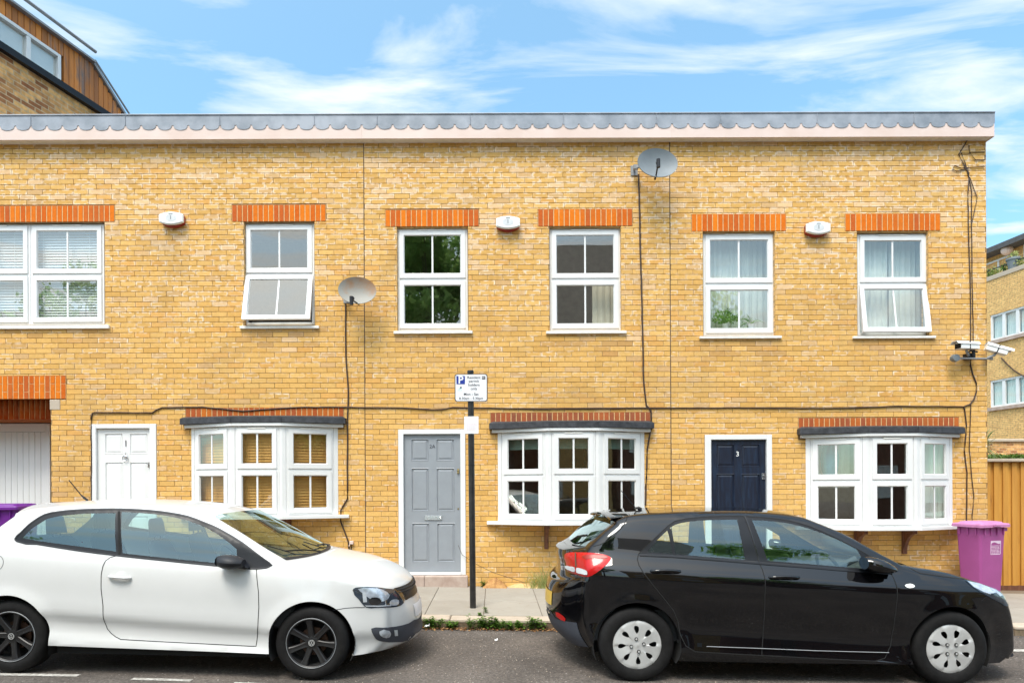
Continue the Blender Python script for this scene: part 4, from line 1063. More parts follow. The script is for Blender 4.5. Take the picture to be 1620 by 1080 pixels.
# ================================================================== wall-mounted things
def alarm(px, py, label):
    p = W(px, py, -0.04); o = empty('alarm_box', (p.x, 0, p.z), label, 'alarm box', 'alarm boxes on the terrace')
    def shape(wd, hh, fl, y0, y1, sink=0):
        pts = []
        for i in range(9):
            t = i / 8; x = -wd / 2 + wd * t; pts.append((x, hh / 2 * (fl + (1 - fl) * (1 - (2 * t - 1) ** 2))))
        poly = pts + [(x, -z) for x, z in reversed(pts)]
        return [Vector((x, y0, z)) for x, z in poly], Vector((0, y1 - y0, 0))
    k = MB(); P, d = shape(0.335, 0.225, 0.5, -0.002, -0.06); k.prism(P, d); k.build('back_box', M['red_plastic'], o, bevel=0.008)
    k = MB(); P, d = shape(0.350, 0.185, 0.60, -0.062, -0.095); k.prism(P, d)
    P, d = shape(0.33, 0.165, 0.60, -0.095, -0.102); k.prism(P, d); k.build('cover', M['white_plastic'], o, bevel=0.006)
    k = MB(); P, d = shape(0.15, 0.10, 0.4, -0.1025, -0.104); k.prism(P, d); k.build('faded_print', M['pale_grey'], o)
    k = MB()
    k.box(-0.006, 0.006, -0.1055, -0.1045, -0.02, 0.035); k.box(-0.03, 0.03, -0.1055, -0.1045, 0.055, 0.063); k.build('emblem', M['dish'], o)
    return o
alarm(273.5, 347.5, 'white and red burglar alarm box over the white door numbered 1')
alarm(803.5, 354.0, 'white and red burglar alarm box between the two windows of the grey-door house')
alarm(1292, 362.5, 'white and red burglar alarm box between the two windows of the right-hand house')

def sat_dish(px, py, a, b, mname, nrm, lnb, armfoot, bracket, label, Yd=-0.28):
    """elliptical dish; nrm: facing direction; lnb and arm foot in pixels"""
    p = W(px, py, Yd); base = W(bracket[0], bracket[1], 0)
    o = empty('satellite_dish', (base.x, 0, base.z), label, 'satellite dish', 'satellite dishes')
    off = Vector((base.x, 0, base.z)); n = Vector(nrm).normalized()
    U = Vector((0, 0, 1)).cross(n).normalized() * -1; V = n.cross(U) * -1
    if V.z < 0: V = -V
    if U.x < 0: U = -U
    rows = []; th = 0.008
    k = MB(); c = p - off
    for s_, y in ((1, 0), (0, 0)):
        pass
    NR, NS = 8, 44; vs = []; fs = []
    for side in (0, 1):
        for i in range(NR + 1):
            r = i / NR
            for j in range(NS):
                t = 2 * math.pi * j / NS
                q = c + U * (a * r * math.cos(t)) + V * (b * r * math.sin(t)) + n * (0.055 * r * r - side * (th + 0.006 * (r > 0.9)))
                vs.append(q)
    bs = (NR + 1) * NS
    for side in (0, 1):
        for i in range(NR):
            for j in range(NS):
                f = (side * bs + i * NS + j, side * bs + i * NS + (j + 1) % NS, side * bs + (i + 1) * NS + (j + 1) % NS, side * bs + (i + 1) * NS + j)
                fs.append(f if side else f[::-1])
    for j in range(NS): fs.append((NR * NS + j, NR * NS + (j + 1) % NS, bs + NR * NS + (j + 1) % NS, bs + NR * NS + j))
    k.add(vs, fs); k.build('reflector', M[mname], o, smooth=40, merge=True)
    L_ = W(lnb[0], lnb[1], Yd - 0.30) - off; A_ = W(armfoot[0], armfoot[1], Yd + 0.0) - off
    k = MB(); k.tube([c - n * 0.03, A_ - n * 0.02, A_ + (L_ - A_) * 0.1, L_], 0.011, 8); k.build('arm', M['dark_plastic'], o)
    d = (c - L_).normalized(); k = MB(); side = d.cross(Vector((0, 0, 1))).normalized()
    k.tube([L_ - Vector((0, 0, 0.07)), L_ - Vector((0, 0, 0.05)), L_ + Vector((0, 0, 0.03)), L_ + Vector((0, 0, 0.045))], 0.026, 10)
    k.tube([L_ + d * 0.0, L_ + d * 0.06], 0.020, 12, r1=0.03)
    k.build('receiver', M['dark_plastic'], o, smooth=40)
    k = MB(); k.tube([Vector((0, -0.004, 0)), Vector((0, -0.11, 0)), c - n * 0.045], 0.016, 8)
    k.box(-0.05, 0.05, -0.012, -0.0015, -0.07, 0.07); k.box(-0.035, 0.035, -0.13, -0.09, -0.03, 0.03)
    k.build('wall_bracket', M['sign_back'], o)
    return o
sat_dish(565.5, 461.5, 0.265, 0.198, 'dish_rust', (0.16, -0.97, 0.12), (556, 474), (567.5, 481), (549, 472), 'rust-stained satellite dish on the party line beside the propped-open window')
sat_dish(1038.5, 261, 0.292, 0.218, 'dish', (0.10, -0.97, 0.12), (1041.5, 257), (1037, 283), (1003, 270.5), 'clean grey satellite dish just below the eaves')

def cable(pts, r, label, name='cable', m='cable', Y=-0.012, group='cables on the terrace wall'):
    P = [W(x, y, Y) for x, y in pts]
    # densify with a slight wander
    Q = []; rg = random.Random(len(pts) * 7 + int(pts[0][0]))
    for i in range(len(P) - 1):
        n = max(1, int((P[i + 1] - P[i]).length / 0.12))
        for k in range(n): 
            t = k / n; q = P[i].lerp(P[i + 1], t)
            if k: q = q + Vector((rg.uniform(-1, 1), 0, rg.uniform(-1, 1))) * 0.003
            Q.append(q)
    Q.append(P[-1])
    k = MB(); k.tube(Q, r, 6); o = k.build(name, M[m], None, smooth=80, origin=P[0]); tag(o, label, 'cable', group); return o
cable([(144.7, 800), (144.4, 660), (146, 653.5), (150, 652), (241, 652.6), (247.6, 648), (256.7, 644.3), (320, 643.5), (347, 646), (383.7, 650), (425, 647), (474, 644), (539, 643.8), (640, 645), (683, 648), (700, 647.5), (716.7, 644), (790, 645.5), (866.7, 646.7), (1006.7, 645), (1120, 645), (1170.7, 644.6), (1266.7, 645.6), (1352.6, 645), (1418, 642), (1524.5, 643), (1535, 639), (1541, 631), (1544.6, 620), (1544.6, 606), (1539, 592), (1535.4, 577), (1536, 566)], 0.0095, 'long brown cable running along the whole terrace above the doors, up to the cameras')
cable([(546.5, 480), (547, 560), (551, 620), (549.6, 671.8), (549.6, 788.5), (539, 806.6), (539, 824.8), (545, 840), (550.9, 855.9), (552, 868), (556, 870), (555, 860)], 0.011, 'brown cable dropping from the rust-stained satellite dish')
cable([(1010.0, 276), (1010.4, 279.6), (1012.6, 377.8), (1015, 459), (1018, 600), (1020, 620), (1022.5, 640.7), (1030, 650), (1030, 677), (1023.8, 710.7), (1021, 799)], 0.012, 'brown cable dropping from the clean grey satellite dish')
cable([(1530, 222), (1527, 228), (1516.7, 244.4), (1524, 259), (1533, 274), (1533, 283), (1531.5, 303.7), (1532, 360), (1535, 450), (1536, 545)], 0.007, 'thin cable from the eaves to the cameras, the leftmost of the bundle')
cable([(1533, 230), (1534, 243), (1521, 242), (1527, 258), (1533.5, 283), (1537.4, 303.7), (1537, 360), (1538, 450), (1540, 545)], 0.006, 'thin cable from the eaves to the cameras, the middle one of the bundle')
cable([(1558, 240.5), (1534, 241), (1543, 253), (1558, 253)], 0.006, 'short wire wrapping the corner of the wall just under the eaves')
cable([(1534, 280), (1546, 312.6), (1536.7, 357), (1537, 362)], 0.005, 'thin wire bowing out to the right near the top of the cable bundle')
cable([(1558, 263.5), (1520, 266), (1510, 262), (1507, 268), (1514, 271), (1532, 266)], 0.006, 'small wire loop under the eaves by the right corner')
cable([(1524.5, 643), (1526, 646.7), (1529, 673), (1526, 715), (1529.9, 747.5), (1529, 814), (1530, 860)], 0.0085, 'brown cable dropping to the pink wheelie bin, the left of two')
cable([(1536, 640), (1533.4, 709), (1536, 738.6), (1540.8, 786), (1538, 814), (1539, 870)], 0.006, 'thin brown cable dropping to the pink wheelie bin, the right of two')

# small junction box at the foot of a cable
k = MB(); p = W(556, 858, 0); k.box(p.x - 0.02, p.x + 0.035, -0.045, -0.002, p.z - 0.02, p.z + 0.03)
k.tube([(p.x - 0.01, -0.02, p.z), (p.x - 0.03, -0.03, p.z - 0.05)], 0.008, 6)
o = k.build('junction_box', M['cream'], None, bevel=0.005, origin=(p.x, 0, p.z)); tag(o, 'small cream junction box at a cable foot, left of the grey door', 'junction box')

# ------------------------------------------------ cctv
def cctv(name_label, c_px, Yc, dirv, L_, tiltup, foot):
    p = W(c_px[0], c_px[1], Yc)
    o = empty('security_camera', p, name_label, 'security camera', 'security cameras on the corner bracket')
    d = Vector(dirv).normalized(); s_ = d.cross(Vector((0, 0, 1))).normalized(); u = s_.cross(d)
    def T(v): return d * v[0] + s_ * v[1] + u * v[2]
    k = MB(); k.prism([(-L_ / 2, -0.055, -0.05), (-L_ / 2, 0.055, -0.05), (-L_ / 2, 0.055, 0.03), (-L_ / 2, 0.03, 0.052), (-L_ / 2, -0.03, 0.052), (-L_ / 2, -0.055, 0.03)], (L_ * 0.93, 0, 0), T)
    k.build('housing', M['white_plastic'], o, bevel=0.006)
    k = MB(); k.prism([(-L_ / 2 - 0.01, -0.066, 0.02), (-L_ / 2 - 0.01, -0.036, 0.062), (-L_ / 2 - 0.01, 0.036, 0.062), (-L_ / 2 - 0.01, 0.066, 0.02), (-L_ / 2 - 0.01, 0.062, 0.02), (-L_ / 2 - 0.01, 0.034, 0.058), (-L_ / 2 - 0.01, -0.034, 0.058), (-L_ / 2 - 0.01, -0.062, 0.02)], (L_ + 0.05, 0, 0), T)
    k.build('sun_shield', M['white_plastic'], o)
    k = MB(); k.box(L_ * 0.432, L_ * 0.44, -0.045, 0.045, -0.042, 0.028, T); k.lathe([(0, 0.006), (0.03, 0.006), (0.032, 0)], 16, T=lambda v: T(Vector((L_ * 0.44 + v.y, v.x, v.z - 0.005))))
    k.build('lens_window', M['trim'], o)
    k = MB(); k.box(-0.01, 0.004, -0.058, 0.058, -0.054, 0.056, T); k.build('strap', M['dark_plastic'], o)
    k = MB(); k.tube([T(Vector((0, 0, -0.05))), T(Vector((0, 0, -0.08))), Vector(foot) - p], 0.018, 8); k.build('swivel', M['sign_back'], o)
    return o
br = empty('camera_bracket', W(1525, 566, 0), 'grey steel bar bracket under the security cameras at the wall corner', 'bracket')
bp_ = W(1525, 566, 0)
k = MB(); pa, pb = W(1510, 566.5, -0.12) - bp_, W(1570, 567.5, -0.12) - bp_
k.tube([pa, (pa + pb) / 2, pb], 0.014, 10); k.tube([pb - Vector((0.03, 0, 0)), pb], 0.02, 10); k.build('bar', M['sign_back'], br)
k = MB(); k.lathe([(0, -0.17), (0.05, -0.165), (0.058, -0.13), (0.045, -0.085), (0, -0.08)], 20, T=lambda v: v + Vector((pa.x, 0, pa.z))); k.build('motor_head', M['dish'], br, smooth=40)
k = MB(); k.box(-0.02, 0.09, -0.11, -0.002, -0.03, 0.05); k.tube([(0.04, -0.12, 0.0), (0.05, -0.12, 0.09)], 0.022, 8)
k.tube([(-0.06, -0.13, 0.03), (0.0, -0.13, 0.08), (0.1, -0.13, 0.06)], 0.014, 8); k.build('mount', M['dark_plastic'], br, bevel=0.004)
cctv('white security camera pointing left along the street, on the corner bracket', (1529, 547), -0.16, (-1, -0.25, -0.02), 0.36, 0, W(1532, 562, -0.12))
cctv('white security camera angled down to the right past the wall corner', (1577.5, 553), -0.16, (1, -0.35, -0.42), 0.29, 0, W(1562, 566, -0.12))
# ================================================================== parking sign post
def build_sign():
    Y = -1.59; base = W(748.3, 960, Y); gz = pav_z(base.x, Y)
    o = empty('parking_sign_post', (base.x, Y, gz), 'black pole with a blue and white residents parking sign and a small white notice', 'sign post')
    top = W(744.8, 587, Y)
    lean = Vector((top.x - base.x - 0.004, 0, top.z - gz))
    k = MB(); P = [Vector((0, 0, -0.05)) + lean * 0, lean * 0.33, lean * 0.66, lean]
    k.tube(P, 0.0375, 20); k.build('pole', M['black_iron'], o, smooth=40)
    k = MB()
    for f in (0.33, 0.6, 0.78): k.tube([lean * f, lean * (f + 0.004)], 0.0395, 20)
    k.lathe([(0, 0.012), (0.036, 0.008), (0.041, -0.012), (0.041, -0.02)], 20, T=lambda v: Vector((v.x, v.z, v.y)) + lean)
    k.build('collar', M['dark_plastic'], o, smooth=40)
    def plate(l, t, r, b, rad, m, name, y0, th):
        ys = Y - 0.045
        x0, z1 = W(l, t, ys).x - base.x, W((l + r) / 2, t, ys).z - gz; x1, z0 = W(r, t, ys).x - base.x, W((l + r) / 2, b, ys).z - gz
        pts = []
        for cx, cz, a0 in ((x1 - rad, z1 - rad, 0), (x0 + rad, z1 - rad, 90), (x0 + rad, z0 + rad, 180), (x1 - rad, z0 + rad, 270)):
            for k_ in range(5):
                a = R(a0 + 22.5 * k_); pts.append(Vector((cx + rad * math.cos(a), y0, cz + rad * math.sin(a))))
        q = MB(); q.prism(pts, (0, th, 0)); return q.build(name, M[m], o), (x0, x1, z0, z1)
    sg, b_ = plate(719.2, 591.2, 771.2, 635.2, 0.03, 'ink', 'parking_sign', -0.046, 0.004)
    plate(720.5, 592.4, 769.9, 634.0, 0.025, 'sign_white', 'sign_face', -0.0475, 0.0012)[0].parent = sg
    x0, x1, z0, z1 = b_; w, h = x1 - x0, z1 - z0
    def T(u, v, y=-0.0485): 
        return lambda p: Vector((x0 + u * w + p[0], y, z1 - v * h + p[1]))
    q = MB(); q.prism([(x0 + 0.055 * w, -0.0488, z1 - 0.37 * h), (x0 + 0.315 * w, -0.0488, z1 - 0.37 * h), (x0 + 0.315 * w, -0.0488, z1 - 0.075 * h), (x0 + 0.055 * w, -0.0488, z1 - 0.075 * h)], (0, 0.001, 0))
    q.build('blue_square', M['sign_blue'], sg)
    text_mesh('P', 0.125, M['sign_white'], sg, T(0.185, 0.225, -0.0494), name='letter_p', bold=0.003)
    for s_, v, sz in (('Resident', 0.135, 0.046), ('permit', 0.265, 0.046), ('holders', 0.40, 0.046), ('only', 0.535, 0.046)):
        text_mesh(s_, sz, M['ink'], sg, T(0.585, v), bold=0.0006)
    text_mesh('Mon - Sat', 0.046, M['ink'], sg, T(0.50, 0.735), bold=0.0006); text_mesh('8.30am - 5.30pm', 0.043, M['ink'], sg, T(0.50, 0.885), bold=0.0006)
    q = MB(); rr_ = (x0 + 0.83 * w, x0 + 0.935 * w, z1 - 0.20 * h, z1 - 0.085 * h)
    q.box(rr_[0], rr_[1], -0.0489, -0.0480, rr_[2], rr_[3]); q.build('zone_box', M['ink'], sg)
    text_mesh('B1', 0.030, M['sign_white'], sg, T(0.8825, 0.142, -0.0494), name='zone_letters')
    q = MB(); q.prism([T(0.10, 0.54)(Vector((0, 0, 0))), T(0.21, 0.535)(Vector((0, 0, 0))), T(0.21, 0.505)(Vector((0, 0, 0))), T(0.16, 0.515)(Vector((0, 0, 0)))], (0, 0.0006, 0))
    q.prism([T(0.08, 0.60)(Vector((0, 0, 0))), T(0.23, 0.60)(Vector((0, 0, 0))), T(0.23, 0.59)(Vector((0, 0, 0))), T(0.08, 0.59)(Vector((0, 0, 0)))], (0, 0.0006, 0)); q.build('emblem', M['teal_ink'], sg)
    q = MB(); q.lathe([(0, -0.0004), (0.011, -0.0004), (0.011, 0.0004)], 12, T=lambda v: T(0.19, 0.49)(Vector((v.x, v.z, 0)))); q.build('emblem_dot', M['ink'], sg)
    n2, c_ = plate(734.3, 658.3, 757.0, 685.6, 0.008, 'sign_white', 'notice', -0.044, 0.003)
    n2.parent = o; n2['label'] = 'small white notice with faded print'
    X0, X1, Z0, Z1 = c_; q = MB(); rg = random.Random(4)
    for i in range(6):
        z = Z1 - (0.45 + i * 0.07) * (Z1 - Z0); x = X0 + 0.2 * (X1 - X0)
        while x < X0 + 0.8 * (X1 - X0):
            l = rg.uniform(0.006, 0.016); q.box(x, x + l, -0.0446, -0.0442, z, z + 0.003); x += l + 0.005
    q.build('faded_print', M['red_ink'], n2)
    q = MB()
    for zc in (z0 + h * 0.25, z0 + h * 0.75): q.box(-0.045 + lean.x * 0.9, 0.045 + lean.x * 0.9, -0.043, 0.045, zc - 0.012, zc + 0.012)
    q.build('clip', M['dark_plastic'], o)
build_sign()

# ================================================================== wheelie bins
def wheelie(loc, ang, m_body, m_lid, label, wd=0.48, dp=0.34, H=1.0, mark_=True, front='x'):
    """local x along the near-right face, y away"""
    o = empty('wheelie_bin', loc, label, 'wheelie bin', 'wheelie bins'); o.rotation_euler.z = ang
    k = MB(); rows = []
    def rect(s, z, e=0): 
        w_, d_ = wd * s, dp * s; ox, oy = (wd - w_) / 2, (dp - d_) / 2
        r = 0.035; pts = []
        for cx, cy, a0 in ((ox + w_ - r + e, oy + r - e, 270), (ox + w_ - r + e, oy + d_ - r + e, 0), (ox + r - e, oy + d_ - r + e, 90), (ox + r - e, oy + r - e, 180)):
            for j in range(5):
                a = R(a0 + 22.5 * j); pts.append(Vector((cx + r * math.cos(a), cy + r * math.sin(a), z)))
        return pts + [pts[0]]
    rows = [rect(0.80, 0.04), rect(0.82, 0.06), rect(0.93, H * 0.55), rect(0.985, H * 0.84), rect(1.0, H * 0.86), rect(1.0, H * 0.965), rect(1.0, H * 0.97, 0.018), rect(1.0, H * 0.99, 0.018)]
    k.grid(rows); k.add(rows[0][:-1], [tuple(range(20))])
    # stiffening ribs under the rim
    for i in range(4):
        x = wd * (0.12 + 0.25 * i); k.box(x, x + 0.012, -0.018, 0.0, H * 0.86, H * 0.965)
    for i in range(3):
        y = dp * (0.15 + 0.33 * i); k.box(-0.018, 0.0, y, y + 0.012, H * 0.86, H * 0.965)
    body = k.build('body', M[m_body], o, smooth=40)
    k = MB()
    def lidr(e, z, sag=0): 
        pts = rect(1.0, z, e)
        return pts
    zt = H * 0.992
    rows = [lidr(0.022, zt - 0.035), lidr(0.045, zt - 0.035), lidr(0.045, zt), lidr(0.035, zt + 0.014), lidr(-0.01, zt + 0.020), lidr(-0.025, zt + 0.036), lidr(-0.06, zt + 0.042), lidr(-0.12, zt + 0.044)]
    k.grid(rows); k.add(rows[-1][:-1], [tuple(range(20))])
    k.box(wd * 0.36, wd * 0.64, -0.075, -0.04, zt - 0.02, zt + 0.004)
    k.build('lid', M[m_lid], o, smooth=35)
    k = MB(); k.tube([(wd + 0.05, dp * 0.1, H * 0.93), (wd + 0.065, dp * 0.5, H * 0.935), (wd + 0.05, dp * 0.9, H * 0.93)], 0.016, 8)
    for y in (0.1, 0.9): k.box(wd - 0.005, wd + 0.06, dp * y - 0.015, dp * y + 0.015, H * 0.90, H * 0.945)
    k.build('handle', M[m_body], o, smooth=40)
    for x in (0.09, wd - 0.12):
        k = MB(); k.lathe([(0, -0.025), (0.08, -0.025), (0.095, -0.015), (0.095, 0.015), (0.08, 0.025), (0, 0.025)], 20, T=lambda v, x=x: Vector((v.y + x, v.x + dp - 0.04, v.z + 0.095))); k.build('wheel', M['rubber'], o, smooth=40)
    if mark_:
        k = MB(); s_ = 0.185; x0 = wd * 0.42; z0 = H * 0.60
        def P(u, v, e=0.0):      # point on the tapering front face
            z = z0 + v * s_; t = (z - 0.06) / (H * 0.8); y = dp * (1 - (0.82 + 0.165 * min(1, t))) / 2
            return Vector((x0 + u * s_, y - 0.0025, z))
        def line(a, b, w_=0.05):
            a, b = Vector((a[0], a[1], 0)), Vector((b[0], b[1], 0)); d = (b - a).normalized(); n = Vector((-d.y, d.x, 0)) * w_ / 2
            k.prism([P((a + n).x, (a + n).y), P((b + n).x, (b + n).y), P((b - n).x, (b - n).y), P((a - n).x, (a - n).y)], (0, 0.001, 0))
        line((0, 0), (1, 0)); line((1, 0), (1, 1)); line((0, 1), (0, 0)); 
        k.prism([P(0, 1), P(0, 0.78), P(0.15, 0.87), P(0.35, 0.90), P(0.6, 0.82), P(0.8, 0.76), P(1, 0.80), P(1, 1)], (0, 0.001, 0))
        rg = random.Random(2)
        for i in range(6):
            v = 0.10 + i * 0.105; u = 0.08
            while u < 0.9:
                l = rg.uniform(0.04, 0.10); line((u, v), (min(0.92, u + l), v), 0.045)
                if rg.random() < 0.5: line((u, v - 0.03), (u, v + 0.05), 0.02)
                u += l + 0.035
        k.build('council_mark', M['bin_print'], body)
    return o
bx, by = W(1553, 900, -0.66).x, -0.66
wheelie((bx - 0.01, by, pav_z(bx, by)), R(17.5), 'pink_bin', 'pink_lid', 'faded pink-purple wheelie bin by the wooden fence', H=1.04)
wheelie((-7.15, -0.62, pav_z(-6.7, -0.5)), R(4), 'purple_bin', 'purple_bin', 'deep purple wheelie bin in front of the garage door, behind the white car', wd=0.58, dp=0.5, H=1.10, mark_=False)

# ================================================================== fence on the right
def build_fence():
    Y = 0.35; x0 = HX[3] + 0.03; x1 = 13.5; zb0 = ground(8) + PAV - 0.05
    o = empty('wooden_fence', (x0, Y, zb0), 'golden vertical-board timber fence with a flat top rail', 'fence')
    zt = W(1590, 730, Y).z - zb0
    k = MB(); x = 0.0; rg = random.Random(8); i = 0
    while x < x1 - x0:
        w = 0.080
        k.box(x, x + w, (0 if i % 2 else 0.026), (0.018 if i % 2 else 0.044), 0.12 - 0.0185 * x, zt - 0.004); x += w - 0.012; i += 1
    k.build('boards', M['fence'], o, bevel=0.003)
    k = MB(); k.prism([(0, -0.05, zt), (0, 0.09, zt), (0, 0.09, zt + 0.045), (0, -0.05, zt + 0.045)], (x1 - x0, 0, 0)); k.build('top_rail', M['kerb'], o, bevel=0.006)
    k = MB(); k.box(0, x1 - x0, -0.005, 0.05, -0.15, 0.115); k.build('gravel_board', M['wood_bracket'], o)
    for xx in (0.01, 1.84, 3.67):
        k = MB(); k.box(xx, xx + 0.09, 0.045, 0.135, -0.1, zt - 0.002); k.build('post', M['fence'], o)
build_fence()

# ================================================================== apartment building on the right, seen down the side
P0 = Vector((20.55, 26.2 + CAMY, 0)); UD = Vector((-0.13, 1, 0)).normalized(); ND = Vector((-UD.y, UD.x, 0))   # ND faces the street camera side
def ap(px, py, off=0.0):
    p = Wp(px, py, P0 + ND * off, ND); return (p - P0).dot(UD), p.z
ab = empty('apartment_building', (P0.x, P0.y, ground(P0.x)), 'yellow brick apartment block with white windows and a planted balcony, seen past the right corner', 'building')
def apT(v): return P0 + UD * v[0] + ND * v[1] + Vector((0, 0, v[2])) - ab.location
pz = ap(1590, 431)[1]
k = MB(); holes_a = []
wins = []
for (t, b_) in ((499.5, 540), (602.5, 645)):
    u0, zt_ = ap(1565.5, t); _, zb_ = ap(1566, b_)
    wins.append((u0 - 2.35, u0 - 0.02, zb_, zt_)); 
hz_ = wins
x = [-9, 9]
m_ = MB(); tmpb = MB()
wall_holes(tmpb, -10, 8, -1, pz - 0.12, [(a, b_, c, d) for (a, b_, c, d) in wins], 0)
tmpb.v = [tuple(apT(Vector((v[0], 0.0, v[2])))) for v in tmpb.v]
tmpb.m = 0
for (a, b_, c, d) in wins:
    for q in (((a, 0, c), (a, -0.1, c), (a, -0.1, d), (a, 0, d)), ((b_, 0, c), (b_, -0.1, c), (b_, -0.1, d), (b_, 0, d)), ((a, 0, d), (b_, 0, d), (b_, -0.1, d), (a, -0.1, d)), ((a, 0, c), (b_, 0, c), (b_, -0.1, c), (a, -0.1, c))):
        tmpb.add([apT(Vector(p)) for p in q], [(0, 1, 2, 3)], uvs=[[(p[0] + p[1], p[2]) for p in q]])
tmpb.add([apT(Vector(p)) for p in ((8, 0, -1), (8, -8, -1), (8, -8, pz - 0.12), (8, 0, pz - 0.12))], [(0, 1, 2, 3)], uvs=[[(0, -1), (8, -1), (8, pz), (0, pz)]])
tmpb.build('wall', M['far_brick'], ab, fixn=False)
for (a, b_, c, d) in wins:
    f = MB(); ring(f, a, b_, c, d, 0.08, -0.10, -0.03, apT); n = 4; w_ = (b_ - a) / n
    for i in range(1, n): f.box(a + i * w_ - 0.065, a + i * w_ + 0.065, -0.10, -0.03, c + 0.06, d - 0.06, apT)
    wo = f.build('window', M['upvc'], ab)
    g = MB(); g.add([apT(Vector(p)) for p in ((a, -0.07, c), (b_, -0.07, c), (b_, -0.07, d), (a, -0.07, d))], [(0, 1, 2, 3)]); g.build('pane', M['pane'], wo)
    s_ = MB(); s_.box(a - 0.05, b_ + 0.05, -0.02, 0.08, c - 0.14, c - 0.004, apT); s_.build('sill', M['step'], wo)
    for i in range(n):
        rows = []
        for j in range(25):
            uu = a + i * w_ + 0.05 + (w_ - 0.1) * j / 24; rows.append([apT(Vector((uu, -0.16 - 0.015 * math.sin(j * 1.6), zz))) for zz in (c, d - (0.10 * abs(j - 12) / 12 + 0.06))])
        cc = MB(); cc.grid(rows); cc.build('net_curtain', M['curtain'], wo, fixn=False)
rm = MB(); rm.box(-9.9, 7.9, -7, -0.3, -0.5, pz - 0.3, apT); rm.build('room_lining', M['inside'], ab)
k = MB(); k.box(-10, 8, -0.35, 0.03, pz - 0.118, pz + 0.06, apT); k.build('parapet', M['kerb'], ab, bevel=0.01)
zr_ = ap(1590, 393, -1.6)[1]
k = MB()
q4 = [(-10, -2.0, pz - 0.2), (8, -2.0, pz - 0.2), (8, -2.0, zr_ + 0.1), (-10, -2.0, zr_ + 0.1)]
k.add([apT(Vector(p)) for p in q4], [(0, 1, 2, 3)], uvs=[[(p[0], p[2]) for p in q4]]); 
q4 = [(8, -2.0, pz - 0.2), (8, -8.0, pz - 0.2), (8, -8, zr_ + 0.1), (8, -2.0, zr_ + 0.1)]
k.add([apT(Vector(p)) for p in q4], [(0, 1, 2, 3)], uvs=[[(p[1], p[2]) for p in q4]]); k.build('upper_wall', M['far_brick'], ab, fixn=False)
k = MB(); k.box(-10.3, 8.3, -8, -1.35, zr_, zr_ + 0.22, apT); k.build('roof', M['roof_felt'], ab)
k = MB(); k.box(-10, 8, -2.0, -0.34, pz - 0.25, pz - 0.2, apT); k.build('balcony_floor', M['kerb'], ab)
k = MB(); rl = pz + 0.33
k.box(-10, 8, -0.12, -0.09, rl, rl + 0.04, apT)
for i in range(14): k.box(-10 + i * 1.35, -10 + i * 1.35 + 0.03, -0.12, -0.09, pz + 0.06, rl, apT)
k.build('railing', M['black_iron'], ab)
k = MB(); u, z = ap(1571, 425, -1.9); ring(k, u - 0.9, u + 0.5, pz - 0.1, z + 0.35, 0.07, -1.99, -1.93, apT); k.box(u - 0.24, u - 0.18, -1.99, -1.93, pz - 0.1, z + 0.3, apT)
u2, z2 = ap(1622, 400, -1.9); ring(k, u2 - 1.2, u2 + 0.1, pz - 0.1, z2 + 0.4, 0.09, -1.99, -1.93, apT); k.build('balcony_window', M['upvc'], ab)
def blob_leaves(parent, name, m, centre, rad, n, size, rg, squash=1.0, T=None):
    f = MB()
    for i in range(n):
        while True:
            d = Vector((rg.uniform(-1, 1), rg.uniform(-1, 1), rg.uniform(-1, 1)))
            if d.length < 1: break
        c = Vector(centre) + Vector((d.x * rad[0], d.y * rad[1], d.z * rad[2]))
        a = Vector((rg.uniform(-1, 1), rg.uniform(-1, 1), rg.uniform(-0.6, 1))).normalized(); b = a.cross(Vector((rg.uniform(-1, 1), rg.uniform(-1, 1), rg.uniform(-1, 1)))).normalized()
        s = size * rg.uniform(0.6, 1.3)
        f.add([c, c + a * s * 0.5 + b * s * 0.28, c + a * s, c + a * s * 0.5 - b * s * 0.28], [(0, 1, 2, 3)])
    return f.build(name, M[m], parent, fixn=False)
rg = random.Random(21)
for i, (px_, py_, lb) in enumerate(((1566, 434, 'leafy balcony plant at the left end of the railing'), (1576, 426, 'low yellow-green balcony plant beside the railing, second from the left'), (1593, 423, 'low leafy balcony plant left of the grey pot'), (1616, 414, 'low leafy balcony plant right of the grey pot'))):
    u, z = ap(px_, py_, -0.25); c = apT(Vector((u, -0.25, pz + 0.06))) + ab.location
    o = empty('balcony_plant', c, lb, 'plant', 'plants on the balcony')
    k = MB(); k.box(-0.12, 0.12, -0.07, 0.07, 0.0, 0.05); k.build('trough', M['bark'], o)
    blob_leaves(o, 'foliage', 'hedge' if i % 2 == 0 else 'grass', (0, 0, 0.2), (0.22, 0.2, 0.17), 130, 0.10, rg)
u, z = ap(1603.5, 419.5, -0.2); c = apT(Vector((u, -0.2, pz + 0.062))) + ab.location
o = empty('plant_pot', c, 'grey pot standing on the balcony parapet', 'pot')
k = MB(); k.lathe([(0, 0), (0.16, 0), (0.22, 0.38), (0.25, 0.38), (0.25, 0.46), (0.21, 0.46), (0.18, 0.40), (0, 0.40)], 20, T=lambda v: Vector((v.x, v.z, v.y))); k.build('pot', M['dish'], o, smooth=40)
blob_leaves(o, 'foliage', 'grass', (0, 0, 0.55), (0.15, 0.15, 0.16), 60, 0.12, rg)
u, z = ap(1602.2, 396, -1.95); c = apT(Vector((u, -1.97, z))) + ab.location
o = empty('globe_lamp', c, 'round cream wall lamp on the balcony wall, not lit', 'lamp')
k = MB(); k.lathe([(0.001, 0.22)] + [(0.22 * math.sin(math.pi * i / 12), 0.22 * math.cos(math.pi * i / 12)) for i in range(1, 12)] + [(0.001, -0.22)], 24, T=lambda v: Vector((v.x, v.z, v.y)) + ND * 0.3); k.build('globe', M['cream'], o, smooth=80)
